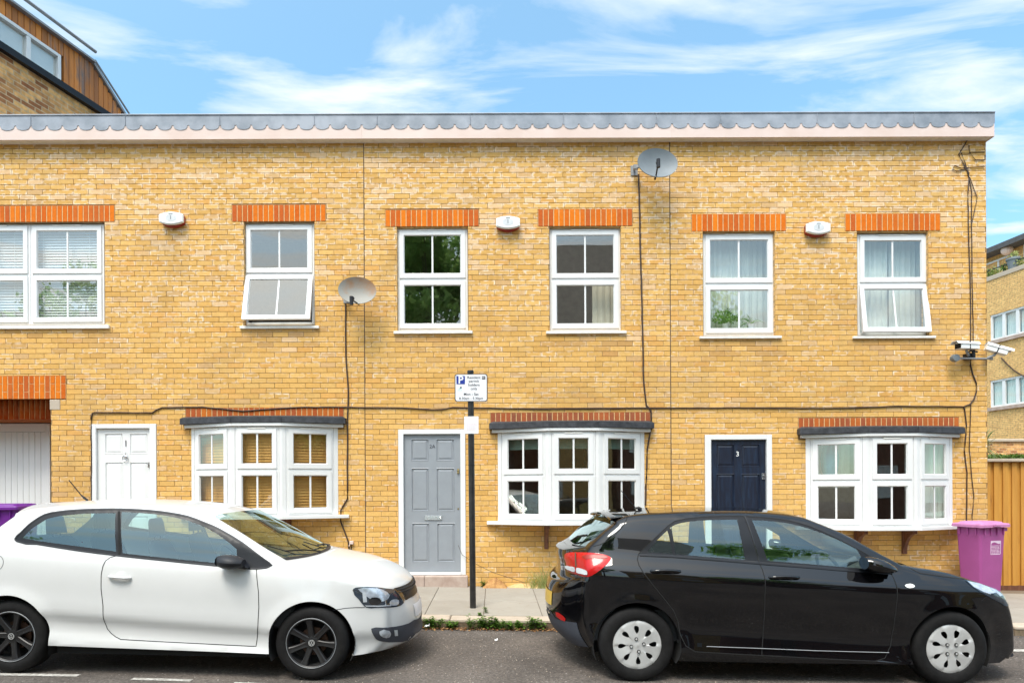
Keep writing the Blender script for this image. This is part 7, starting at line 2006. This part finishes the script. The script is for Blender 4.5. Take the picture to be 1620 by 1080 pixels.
    c.strip([S_(x, y) for x, y in ((188.3, 808), (188.5, 840), (188.5, 876))], 0.016, 0.004, 'pillar_seal', 'arch')
    fl = S_(-6, 890); c.strip([(fl[0] + 0.062 * math.cos(a), fl[1] + 0.062 * math.sin(a)) for a in [2 * math.pi * i / 24 for i in range(24)]], 0.004, 0.0012, 'fuel_flap_gap', 'trim', closed=True)
    # door handle
    for sg, d_ in ((-1, doors[0]), (1, doors[1])):
        a_, b_ = S_(173.5, 911), S_(207, 913.5); k = MB()
        y = lambda x, z, o: sg * (c.surf(x, z) + o)
        P = [(a_[0] + (b_[0] - a_[0]) * t, a_[1] + (b_[1] - a_[1]) * t) for t in (0, .08, .2, .5, .8, .93, 1)]
        k.tube([Vector((x, y(x, z, o), z)) for (x, z), o in zip(P, (0.004, 0.022, 0.028, 0.031, 0.028, 0.020, 0.004))], 0.0125, 10); k.build('handle', M['white_car'], d_, smooth=60)
        k = MB(); cx, cz = S_(192.6, 911.5); rows = []
        for i in range(5):
            r_ = 0.052 * i / 4; rows.append([Vector((cx + r_ * math.cos(t), sg * (c.surf(cx + r_ * math.cos(t), cz + r_ * math.sin(t)) + 0.0012), cz + r_ * 0.9 * math.sin(t))) for t in [2 * math.pi * j / 24 for j in range(25)]])
        k.grid(rows); k.build('handle_recess', mat('handle_recess_paint', (0.60, 0.60, 0.59), 0.5), d_, smooth=60, fixn=False)  # recess disc in the body's base colour, a little rougher
        k = MB(); ml = c.side(388, 887); yb = c.surf(*ml)
        rows = []; mx, mz = c.side(371, 886)
        for i in range(9):
            t = i / 8; xx = mx - 0.095 + 0.21 * t; rz = 0.066 * (math.sin(math.pi * (0.10 + 0.80 * t)) ** 0.45) * (1 - 0.25 * t); ry = 0.095 * (math.sin(math.pi * (0.06 + 0.84 * t)) ** 0.5) 
            rows.append([Vector((xx, sg * (yb + 0.10 + ry * math.cos(a)), mz + 0.004 + rz * math.sin(a) - 0.010 * t)) for a in [2 * math.pi * j / 20 for j in range(21)]])
        k.grid(rows); k.add([q for q in rows[0][:-1]], [tuple(range(20))]); k.add([q for q in rows[-1][:-1]], [tuple(range(20))])
        mo = k.build('wing_mirror', M['dark_plastic'], d_, smooth=50)
        k = MB(); k.prism([Vector((mx + 0.03, sg * (yb - 0.01), mz - 0.055)), Vector((mx + 0.14, sg * (yb - 0.01), mz - 0.055)), Vector((mx + 0.10, sg * (yb - 0.01), mz - 0.0)), Vector((mx + 0.04, sg * (yb - 0.01), mz + 0.0))], (0, sg * 0.09, 0)); k.build('mirror_arm', M['dark_plastic'], mo, bevel=0.008)
        k = MB(); k.add([Vector((mx - 0.096, sg * (yb + 0.10 + 0.058 * math.cos(a)), mz + 0.004 + 0.04 * math.sin(a))) for a in [2 * math.pi * j / 20 for j in range(20)]], [tuple(range(20))]); k.build('mirror_glass', M['lamp_dark'], mo)
    # mirror base panel
    # front lamps
    hl = smooth_poly([(557.8, 933), (560, 930), (566, 928.4), (588.6, 927.9), (611.5, 930.4), (632, 934.6), (637, 941), (640, 948.5), (636, 955.5), (628, 959), (616.8, 960.2), (596, 960.6), (579, 960.2), (575, 957), (568, 948)], 2)
    H = c.decal(hl, 0.0022, 'headlight', 'lamp_dark')
    c.decal(smooth_poly([(566, 931), (590, 930), (606, 933), (616, 941), (612, 948), (600, 951), (588, 948), (578, 941)], 2), 0.005, 'reflector_bowl', 'reflector', H)
    c.decal([(573, 936), (579, 936), (580.5, 951.5), (574.5, 952)], 0.0075, 'side_reflector', 'pale_grey', H, stp=3)
    c.decal(smooth_poly([(583, 948), (596, 944), (603, 949), (601, 954), (590, 956), (584, 953)], 2), 0.0075, 'projector', 'trim', H, stp=3)
    c.decal(smooth_poly([(616, 951), (622, 947.5), (630, 949), (630, 955), (622, 957.5), (616, 956)], 2), 0.006, 'indicator_bowl', 'reflector', H, stp=3)
    c.decal([(577, 956.8), (600, 957), (618, 956.5), (618, 958), (600, 958.8), (579, 958.6)], 0.0065, 'light_strip', 'pale_grey', H, stp=3)
    c.decal(hl, 0.010, 'lens', 'lens', H, bow=0.004)
    G = c.decal([(632.7, 934.8), (640, 928), (647.6, 920.7), (652, 922.5), (656, 930), (657, 938.5), (650, 944), (641.5, 949)], 0.0025, 'grille', 'trim', mirror=False)
    for q in ([(640, 938), (650, 928.5), (654.5, 925.5), (655, 928), (648, 935), (641.5, 941.5)], ):
        c.decal(q, 0.008, 'grille_bar', 'dark_plastic', G[0], stp=2.5, mirror=False)
    # the whole grille in real depth across the nose
    k = MB(); i0, i1 = ridx(24) + 1, ridx(26)
    rows = []
    for i in range(i0, i1): rows.append([c.cap_pt(c.rows[i], u) + Vector((0.003, 0, 0)) for u in [-0.78 + 1.56 * j / 20 for j in range(21)]])
    k.grid(rows); gr = k.build('grille', M['trim'], c.o, smooth=60, fixn=False)
    for f in (0.25, 0.6):
        i = int(i0 + (i1 - i0 - 1) * f); k = MB(); k.tube([c.cap_pt(c.rows[i], u) + Vector((0.008, 0, 0)) for u in [-0.74 + 1.48 * j / 20 for j in range(21)]], 0.007, 6); k.build('grille_bar', M['dark_plastic'], gr)
    fi = smooth_poly([(587, 993.5), (606, 992), (625.6, 990.3), (646.8, 985), (661, 978.2), (664, 984), (662, 994), (657, 1002), (646.8, 1011.8), (625.6, 1015), (604.5, 1014), (596, 1011), (591, 1004.5)], 2)
    FI = c.decal(fi, 0.0025, 'lower_intake', 'textured')
    c.decal(smooth_poly([(600, 998), (615, 997), (618, 1001), (616, 1006.5), (606, 1007), (601, 1003)], 2), 0.006, 'fog_lamp', 'reflector', FI, stp=3)
    c.decal([(623, 996), (628, 995.5), (629, 1004.5), (624, 1005)], 0.006, 'day_light', 'pale_grey', FI, stp=3)
    k = MB(); rows = []
    for i in range(ridx(28) + 1, ridx(30) + 1): rows.append([c.cap_pt(c.rows[i], u) + Vector((0.003, 0, 0)) for u in [-0.5 + 1.0 * j / 20 for j in range(21)]])
    k.grid(rows); k.build('centre_intake', M['textured'], c.o, smooth=60, fixn=False)
    k = MB(); k.grid([[c.cap_pt(c.rows[i], u) + Vector((0.005, 0, 0)) for u in [-0.40 + 0.8 * j / 12 for j in range(13)]] for i in range(ridx(26) + 3, ridx(28))]); k.build('number_plate', M['sign_white'], c.o, smooth=60, fixn=False)
    # wipers and cowl
    k = MB(); r0 = c.rows[ridx(18)]; rowsc = []
    for j in range(21):
        u = -0.95 + 1.9 * j / 20; a1 = c.cap_pt(c.rows[ridx(18) - 1], u); b1_ = c.cap_pt(c.rows[ridx(18) + 1], u)
        rowsc.append([a1 + Vector((0.0, 0, 0.004)), (a1 + b1_) / 2 + Vector((0, 0, 0.008)), b1_ + Vector((0, 0, 0.003))])
    k.grid(rowsc); k.build('scuttle', M['dark_plastic'], c.o, smooth=60, fixn=False)
    for (ua, ub, f) in ((0.75, 0.05, 0.35), (-0.1, -0.80, 0.32)):
        k = MB(); A = c.cap_pt(c.rows[ridx(18)], ua) + Vector((0, 0, 0.02)); Bp = c.cap_pt(c.rows[ridx(18) - 3], ub) + Vector((0.0, 0, 0.025)); Cp = c.cap_pt(c.rows[ridx(18) - 6], ub - 0.1) + Vector((0, 0, 0.015)); 
        k.tube([A, A.lerp(Bp, 0.5) + Vector((0, 0, 0.012)), Bp], 0.007, 6); k.tube([Bp + (Bp - Cp) * 0.6 + Vector((0, 0, -0.004)), Bp, Cp], 0.005, 6); k.build('wiper', M['trim'], c.o)
    # tail lamps (off to the left)
    for sg in (-1, 1):
        k = MB(); rows = []
        for i in range(7):
            z = 0.74 + 0.2 * i / 6; rows.append([])
            for j in range(7):
                t = j / 6; x = -0.30 - 0.19 * t; rows[-1].append(Vector((x, sg * (c.surf(max(x, -0.47), z) + 0.004), z)))
        k.grid(rows); k.build('tail_light', M['tail_red'], c.o, smooth=60, fixn=False)
    # aerial at the rear of the roof
    w = c.loc(133.5, 789, 0.02); k = MB(); tp = c.loc(109, 759, 0.02)
    k.tube([w + Vector((0.03, 0, -0.012)), w + Vector((0.0, 0, 0.012)), w + (tp - w) * 0.2], 0.012, 8, r1=0.006); k.tube([w, tp], 0.0055, 6, r1=0.004); k.build('aerial', M['trim'], c.o)
    for cx in (0.0, c.wb):
        for sg in (-1, 1): c.wheel(cx, sg, 'alloy', R(98) if cx > 1 else R(75))
    c.interior(1.18, 1.88, sz=-0.02)
    return c
WC = white_car()

# ------------------------------------------------------------------ the black five-door hatchback
def black_car():
    c = Car('glossy black five-door hatchback with silver wheel covers, parked at the right', 0, 0, 0, -3.235, 1.735, 2.58, 0.311, 'cars parked along the kerb')
    Yh = -4.08
    a, b = W(1008, 1020.5, Yh), W(1506.2, 1026.9, Yh)
    pitch = -math.atan2(b.z - a.z, b.x - a.x)
    c.x0, c.z0 = a.x, a.z - 0.311; c.o.location = (c.x0, c.Yc, c.z0); c.o.rotation_euler.y = pitch
    c.p = pitch; c.Mi = Matrix.Rotation(-pitch, 3, 'Y'); c.Mw = Matrix.Rotation(pitch, 3, 'Y')
    c.wb = (b - a).length
    c.plan = curve1d([(-0.75, 0.22), (-0.5, 0.125), (-0.3, 0.06), (-0.05, 0.02), (0.3, 0.004), (1.0, 0.0), (1.9, 0.003), (2.4, 0.018), (2.7, 0.045), (2.95, 0.085), (3.15, 0.145), (3.35, 0.22)])
    c.vert = curve1d([(0.10, 0.06), (0.22, 0.012), (0.30, 0.022), (0.42, 0.034), (0.54, 0.020), (0.66, 0.006), (0.76, 0.0), (0.82, 0.0), (0.855, 0.006), (0.885, 0.025), (0.92, 0.050), (0.96, 0.078), (1.01, 0.103), (1.06, 0.119), (1.12, 0.138), (1.18, 0.162), (1.24, 0.190), (1.30, 0.221), (1.42, 0.290), (1.5, 0.31)])
    c.vs = -0.045; c.flare = 0.016; c.ar = 0.352; c.pw = 2.3; c.rr = 0.202; c.inset = 0.034
    p, l, w = 'p', 'l', 'w'
    st = [((p, 937, 1023), (p, 892, 1004)), ((p, 926, 1003), (p, 873, 985)), ((p, 920, 980), (p, 865, 962)), ((p, 919, 955), (p, 864.5, 940)), ((p, 920, 932), (p, 867, 921)), ((p, 922, 916), (p, 871, 912), 1),
          ((p, 925, 909), (p, 880, 906)), ((p, 925, 892), (p, 882, 888)), ((p, 924, 878), (p, 880, 871)), ((p, 926, 871.5), (p, 881, 864.5), 1), ((p, 931, 864), (p, 905, 857.5), 1), ((p, 951, 845), (p, 929, 836.5)), ((p, 972, 827.5), (p, 956, 816.5), 1), ((p, 973, 823), (p, 953.5, 811.8), 1),
          ((p, 985, 817.5), (p, 972, 809)), ((p, 1003, 813.6), (p, 1003, 806.5)), ((p, 1063, 809.6), (p, 1040, 804.8)), ((p, 1126, 808.4), (p, 1089, 803.2)), ((p, 1190, 808.8), (p, 1150, 803.2)),
          ((p, 1246, 813.5), (l, 1.26, 1.425)), ((p, 1272, 818.5), (l, 1.42, 1.405), 1), ((p, 1333, 843.5), (l, 1.86, 1.205)), ((p, 1396, 877.5), (l, 2.28, 1.0)), ((p, 1424, 892.0), (l, 2.46, 0.935), 1),
          ((p, 1442, 896), (l, 2.52, 0.932)), ((p, 1475, 900.5), (l, 2.74, 0.90)), ((p, 1510, 908), (l, 2.98, 0.84)), ((p, 1536, 917), (l, 3.14, 0.775)), ((p, 1561, 925.5), (l, 3.27, 0.71), 1), ((p, 1579, 935), (l, 3.34, 0.64)), ((p, 1590, 951), (l, 3.385, 0.56)),
          ((p, 1597, 975), (l, 3.42, 0.46)), ((p, 1600, 1001), (l, 3.435, 0.36)), ((p, 1600, 1026), (l, 3.44, 0.27)), ((p, 1592, 1041), (l, 3.42, 0.20))]
    c.setE(st, 0.055)
    S_ = c.side
    bottom = [(3.05, 0.18), (c.wb + 0.365, 0.185), (c.wb + 0.2, 0.19), (c.wb - 0.2, 0.19), (c.wb - 0.36, 0.19), (c.wb / 2, 0.185), (0.36, 0.19), (0.2, 0.19), (-0.2, 0.2), (-0.335, 0.205), S_(945, 1028)]
    # openings
    f_out = [(1010.4, 875.6), (1018, 867.5), (1029.6, 857), (1039, 848), (1047.4, 840), (1057, 831), (1068, 823.7), (1085, 820), (1106.7, 817.8), (1130, 816.4), (1154, 815.7), (1177, 816)]
    f_frt = [(1180, 816.1), (1203, 817.4), (1225, 819.4), (1246.4, 822.6), (1264, 826.8), (1281, 832), (1298, 839), (1315.5, 847), (1333, 855.5), (1350, 864.3), (1376, 879), (1398.5, 891.5), (1415.8, 901.6)]
    g_q = [(1023.7, 872.6), (1030, 865.5), (1040, 853.5), (1055.5, 838.8), (1058, 846), (1063.5, 875.6)]
    g_r = [(1059.9, 834.5), (1067, 830), (1077, 827), (1090, 824.6), (1106.7, 823), (1135, 821.8), (1166, 821.4), (1171, 845), (1178.5, 884.8), (1120, 880.5), (1067.5, 876)]
    g_f = [(1189.4, 822.2), (1210, 823), (1229, 824.8), (1247, 827.4), (1263.7, 831), (1281, 836), (1298, 842), (1315, 848.8), (1332.8, 856.8), (1355.3, 868.5), (1362, 880), (1370.8, 899.2), (1290, 892.5), (1214.5, 886.2), (1201, 850)]
    P_ = lambda L_: [S_(x, y) for x, y in L_]
    frame_r = P_(f_out + [(1190, 851), (1200, 887.4), (1120, 882), (1066, 877.8)]) 
    frame_f = P_(f_frt + [(1403, 904.5), (1370, 902), (1290, 895), (1202, 888.5), (1192, 852)])
    cut_r = [(1010.4, 875.6), (1008.3, 884.4), (1011, 894), (1017.8, 905), (1035, 927), (1053, 949), (1066, 966), (1073, 984), (1076, 1003), (1085, 1021), (1100, 1030), (1150, 1033), (1205, 1036)]
    cut_m = [(1178, 816), (1190, 851), (1200.5, 888), (1206, 900), (1209.5, 912), (1210, 940), (1209, 975), (1207, 1005), (1205, 1036)]
    cut_f = [(1205, 1036), (1300, 1041), (1385, 1045), (1400, 1040), (1409, 1020), (1413, 995), (1417, 965), (1419.5, 940), (1418, 925), (1413, 912), (1407, 903)]
    rear_door = P_(f_out + cut_m + list(reversed(cut_r))[1:]); front_door = P_(f_frt + [(1407, 903)] + list(reversed(cut_f))[1:] + list(reversed(cut_m))[1:])
    regions = [('quarter_window', P_(g_q), 'car_glass'), ('rear_side_window', P_(g_r), 'car_glass'), ('side_window', P_(g_f), 'car_glass'), ('rear_window_frame', frame_r, 'trim'), ('window_frame', frame_f, 'trim'), ('rear_door', rear_door, 'black_car'), ('door', front_door, 'black_car')]
    nper = 5
    def ridx(k): return k * nper
    c.build_shell('black_car', regions, bottom, [(0, 0.311, c.ar, 0), (c.wb, 0.311, c.ar, 0)], {'windscreen': (ridx(20), ridx(23), 1), 'rear_window': (ridx(10), ridx(12), 2)})
    c.arches_in(); c.bvh()
    dr, df = c.parts['rear_door'], c.parts['door']
    c.strip(P_(f_out + cut_m[1:]), 0.007, 0.0015, 'door_gap', 'arch', dr); c.strip(P_(cut_r), 0.007, 0.0015, 'door_gap', 'arch', dr)
    c.strip(P_(f_frt), 0.007, 0.0015, 'door_gap', 'arch', df); c.strip(P_(cut_f[:]), 0.007, 0.0015, 'door_gap', 'arch', df)
    c.strip(P_([(1012, 877.5), (1066, 880), (1120, 884), (1200, 890.5), (1290, 897.5), (1370, 904), (1404, 907)]), 0.015, 0.005, 'belt_moulding', 'trim')
    c.strip(P_([(1060.5, 836), (1063, 850), (1067, 877)]), 0.020, 0.003, 'window_bar', 'trim')
    c.strip(P_([(994.5, 815.5), (990, 824), (984.8, 833), (974, 844.5), (960.8, 855), (950, 860.5), (939, 864)]), 0.005, 0.0015, 'tailgate_gap', 'arch')
    c.strip(P_([(1442, 897.8), (1449, 902.5), (1457, 906.2), (1490, 910.8), (1528, 915.6)]), 0.006, 0.0015, 'bonnet_gap', 'arch')
    c.strip(P_([(1552, 950), (1560, 943), (1575, 936)]), 0.005, 0.0015, 'bumper_gap', 'arch')
    c.strip(P_([(1117, 1021.3), (1200, 1024.3), (1290, 1028), (1405, 1031)]), 0.006, 0.012, 'sill_edge', 'sign_back')
    for sg, ds in ((-1, 0), (1, 1)):
        for (L_, dd) in (((1030, 900.5, 1075.5, 903.5), dr), ((1217, 909.5, 1263.7, 914), df)):
            d_ = dd[ds]; a_, b_ = S_(L_[0], L_[1]), S_(L_[2], L_[3]); cx, cz = (a_[0] + b_[0]) / 2, (a_[1] + b_[1]) / 2; hw_ = (b_[0] - a_[0]) / 2
            k = MB(); 
            k.tube([Vector((cx + hw_ * t, sg * (c.surf(cx + hw_ * t, cz) + o_), cz - 0.006 + 0.010 * (1 - t * t))) for t, o_ in ((-1, 0.0), (-.9, 0.018), (-.6, 0.028), (0, 0.032), (.6, 0.028), (.9, 0.018), (1, 0.0))], 0.0135, 12)
            k.build('handle', M['black_car'], d_, smooth=60)
            k = MB(); rows = []
            for i in range(6):
                r_ = i / 5; rows.append([Vector((cx + 0.01 + 0.058 * r_ * math.cos(t), sg * (c.surf(cx, cz - 0.022) + 0.010 * (r_ ** 3) - 0.008 + 0.002), cz - 0.024 + 0.036 * r_ * math.sin(t))) for t in [2 * math.pi * j / 24 for j in range(25)]])
            k.grid(rows); k.build('handle_recess', M['black_car'], d_, smooth=60, fixn=False)
        # wing mirror
        d_ = df[ds]; mx, mz = c.side(1377, 890); yb = c.surf(mx, mz); rows = []
        for i in range(11):
            t = i / 10; xx = mx - 0.118 + 0.245 * t; rz = 0.074 * (math.sin(math.pi * (0.14 + 0.80 * t)) ** 0.5) * (1 - 0.30 * t); ry = 0.10 * (math.sin(math.pi * (0.10 + 0.82 * t)) ** 0.5)
            rows.append([Vector((xx, sg * (yb + 0.11 + ry * math.cos(a)), mz + 0.012 + rz * math.sin(a) - 0.050 * t)) for a in [2 * math.pi * j / 22 for j in range(23)]])
        k = MB(); k.grid(rows); k.add([q for q in rows[0][:-1]], [tuple(range(22))]); k.add([q for q in rows[-1][:-1]], [tuple(range(22))])
        mo = k.build('wing_mirror', M['black_car'], d_, smooth=50)
        k = MB(); k.prism([Vector((mx + 0.0, sg * (yb - 0.03), mz - 0.075)), Vector((mx + 0.14, sg * (yb - 0.03), mz - 0.085)), Vector((mx + 0.10, sg * (yb - 0.03), mz - 0.02)), Vector((mx + 0.03, sg * (yb - 0.03), mz - 0.01))], (0, sg * 0.12, 0)); k.build('mirror_arm', M['trim'], mo, bevel=0.008)
        k = MB(); k.add([Vector((mx - 0.119, sg * (yb + 0.11 + 0.07 * math.cos(a)), mz + 0.012 + 0.05 * math.sin(a))) for a in [2 * math.pi * j / 20 for j in range(20)]], [tuple(range(20))]); k.build('mirror_glass', M['lamp_dark'], mo)
    # tail lamps
    tl = smooth_poly([(893.5, 876.5), (898, 874), (910, 873.2), (928, 873.6), (946.3, 875), (958, 877.5), (967, 882), (963, 889), (956, 896), (944, 905), (930, 912.2), (914, 908.5), (898.5, 902.3), (895.7, 890)], 2)
    TL = c.decal(tl, 0.003, 'tail_light', 'tail_red', bow=0.008)
    c.decal(smooth_poly([(896, 894.5), (904, 895.5), (911, 897), (911, 904), (903, 901.5), (897, 898.5)], 2), 0.014, 'clear_lens', 'pale_grey', TL, stp=3)
    c.decal(smooth_poly([(914, 897.5), (922, 899), (930, 902.5), (930.5, 908.5), (922, 907.5), (914, 905)], 2), 0.014, 'clear_lens', 'pale_grey', TL, stp=3)
    c.decal([(911, 874.5), (913, 874.5), (914.5, 896), (912, 896)], 0.0135, 'lamp_divider', 'joint', TL, stp=3)
    c.decal(smooth_poly([(922, 880), (940, 878), (962, 881.5), (957, 884), (940, 882.5), (928, 884.5)], 2), 0.0135, 'lamp_highlight', 'red_plastic', TL, stp=3)
    c.decal([(879.6, 967.5), (884, 968), (892, 973.5), (895.5, 978), (894.5, 982), (887, 979), (880.5, 973.5)], 0.006, 'rear_reflector', 'tail_red', stp=3)
    lb_ = c.decal(smooth_poly([(864.8, 958), (873, 968), (884, 984), (897, 994), (905, 1004), (920, 1015), (930, 1021), (920, 1021), (898, 1011), (880, 995), (868, 973)], 1), 0.003, 'lower_bumper', 'textured', mirror=False)
    hl = smooth_poly([(1527, 917.5), (1535, 919), (1545, 922), (1558, 926.5), (1572, 931), (1582, 935.5), (1589, 943), (1594, 952), (1596.5, 958), (1590, 958), (1582, 953), (1573, 948), (1562, 942), (1549, 935), (1537, 927)], 1)
    H = c.decal(hl, 0.003, 'headlight', 'lamp_dark', stp=2.5)
    c.decal(smooth_poly([(1530, 918.8), (1548, 922.5), (1575, 932.5), (1586, 941), (1578, 943.5), (1556, 936), (1540, 928)], 1), 0.0045, 'reflector_bowl', 'reflector', H, stp=2.5)
    c.decal(smooth_poly([(1566, 938), (1575, 937), (1583, 944), (1588, 953), (1580, 950), (1570, 944)], 1), 0.006, 'projector', 'lamp_dark', H, stp=3)
    c.decal(hl, 0.010, 'lens', 'lens', H, bow=0.003)
    c.decal(smooth_poly([(1431, 925.5), (1434, 923.8), (1445, 924.5), (1447, 927), (1444, 929), (1434, 928.5)], 2), 0.004, 'side_indicator', 'white_plastic', stp=2.5)
    # full-width rear bumper lower in plastic, plate, badge
    k = MB(); rows = []
    for i in range(0, ridx(2)): rows.append([c.cap_pt(c.rows[i], u) + Vector((-0.004, 0, -0.002)) for u in [-0.93 + 1.86 * j / 24 for j in range(25)]])
    k.grid(rows); k.build('rear_valance', M['textured'], c.o, smooth=60, fixn=False)
    k = MB(); k.grid([[c.cap_pt(c.rows[i], u) + Vector((-0.005, 0, 0)) for u in [-0.40 + 0.8 * j / 12 for j in range(13)]] for i in range(ridx(2) + 3, ridx(3) + 4)]); k.build('number_plate', M['rear_plate'], c.o, smooth=60, fixn=False)
    q = c.cap_pt(c.rows[ridx(7)], -0.62); 
    text_mesh('rio', 0.05, M['sign_back'], c.o, lambda v: Vector((q.x - 0.012 - v[1] * 0.1, q.y - v[0], q.z - 0.04 + v[1])), name='badge')
    # rear wiper
    k = MB(); A = c.cap_pt(c.rows[ridx(10)], -0.05) + Vector((-0.01, 0, 0.02)); B_ = c.cap_pt(c.rows[ridx(10) + 3], -0.62) + Vector((-0.015, 0, 0.02))
    k.tube([A, A.lerp(B_, .5) + Vector((-0.01, 0, 0.015)), B_], 0.010, 8); k.build('rear_wiper', M['trim'], c.o)
    # spoiler blade and aerial, cowl
    k = MB(); rows = []
    i = ridx(13)
    for j in range(25):
        u = -1 + 2 * j / 24; t_ = c.cap_pt(c.rows[i], u); t2 = c.cap_pt(c.rows[i + 3], u); t3 = c.cap_pt(c.rows[i + 5], u)
        rows.append([t3 + Vector((0, 0, 0.003)), t2 + Vector((-0.0, 0, 0.010)), t_ + Vector((-0.035, 0, 0.012)), t_ + Vector((-0.040, 0, 0.0)), t_ + Vector((0.03, 0, -0.02))])
    k.grid(rows); k.build('spoiler', M['black_car'], c.o, smooth=50)
    wv = c.loc(1006, 803.5, 0.0); tp = c.loc(982, 775, 0.0); k = MB(); k.tube([wv + Vector((0.05, 0, -0.014)), wv + Vector((0.02, 0, 0.004)), wv], 0.02, 8, r1=0.010); k.tube([wv, tp], 0.005, 6, r1=0.003); k.build('aerial', M['trim'], c.o)
    k = MB(); rowsc = []
    for j in range(21):
        u = -0.96 + 1.92 * j / 20; a1 = c.cap_pt(c.rows[ridx(23) - 1], u); b1_ = c.cap_pt(c.rows[ridx(23) + 3], u)
        rowsc.append([a1 + Vector((0.0, 0, 0.004)), (a1 + b1_) / 2 + Vector((0, 0, 0.006)), b1_ + Vector((0, 0, 0.003))])
    k.grid(rowsc); k.build('scuttle', M['dark_plastic'], c.o, smooth=60, fixn=False)
    k = MB(); rows = []
    for i in range(ridx(31), ridx(33)): rows.append([c.cap_pt(c.rows[i], u) + Vector((0.003, 0, 0)) for u in [-0.7 + 1.4 * j / 20 for j in range(21)]])
    k.grid(rows); k.build('grille', M['textured'], c.o, smooth=60, fixn=False)
    # front lip
    k = MB(); i = ridx(33) + 2
    k.tube([c.cap_pt(c.rows[i], u) + Vector((0.006, 0, -0.012)) for u in [-1 + 2 * j / 24 for j in range(25)]], 0.022, 8); k.build('front_lip', M['textured'], c.o, smooth=60)
    for cx in (0.0, c.wb):
        for sg in (-1, 1): c.wheel(cx, sg, 'cover', R(94) if cx < 1 else R(72))
    c.interior(1.30, 2.10, sz=0.0)
    return c
BC = black_car()
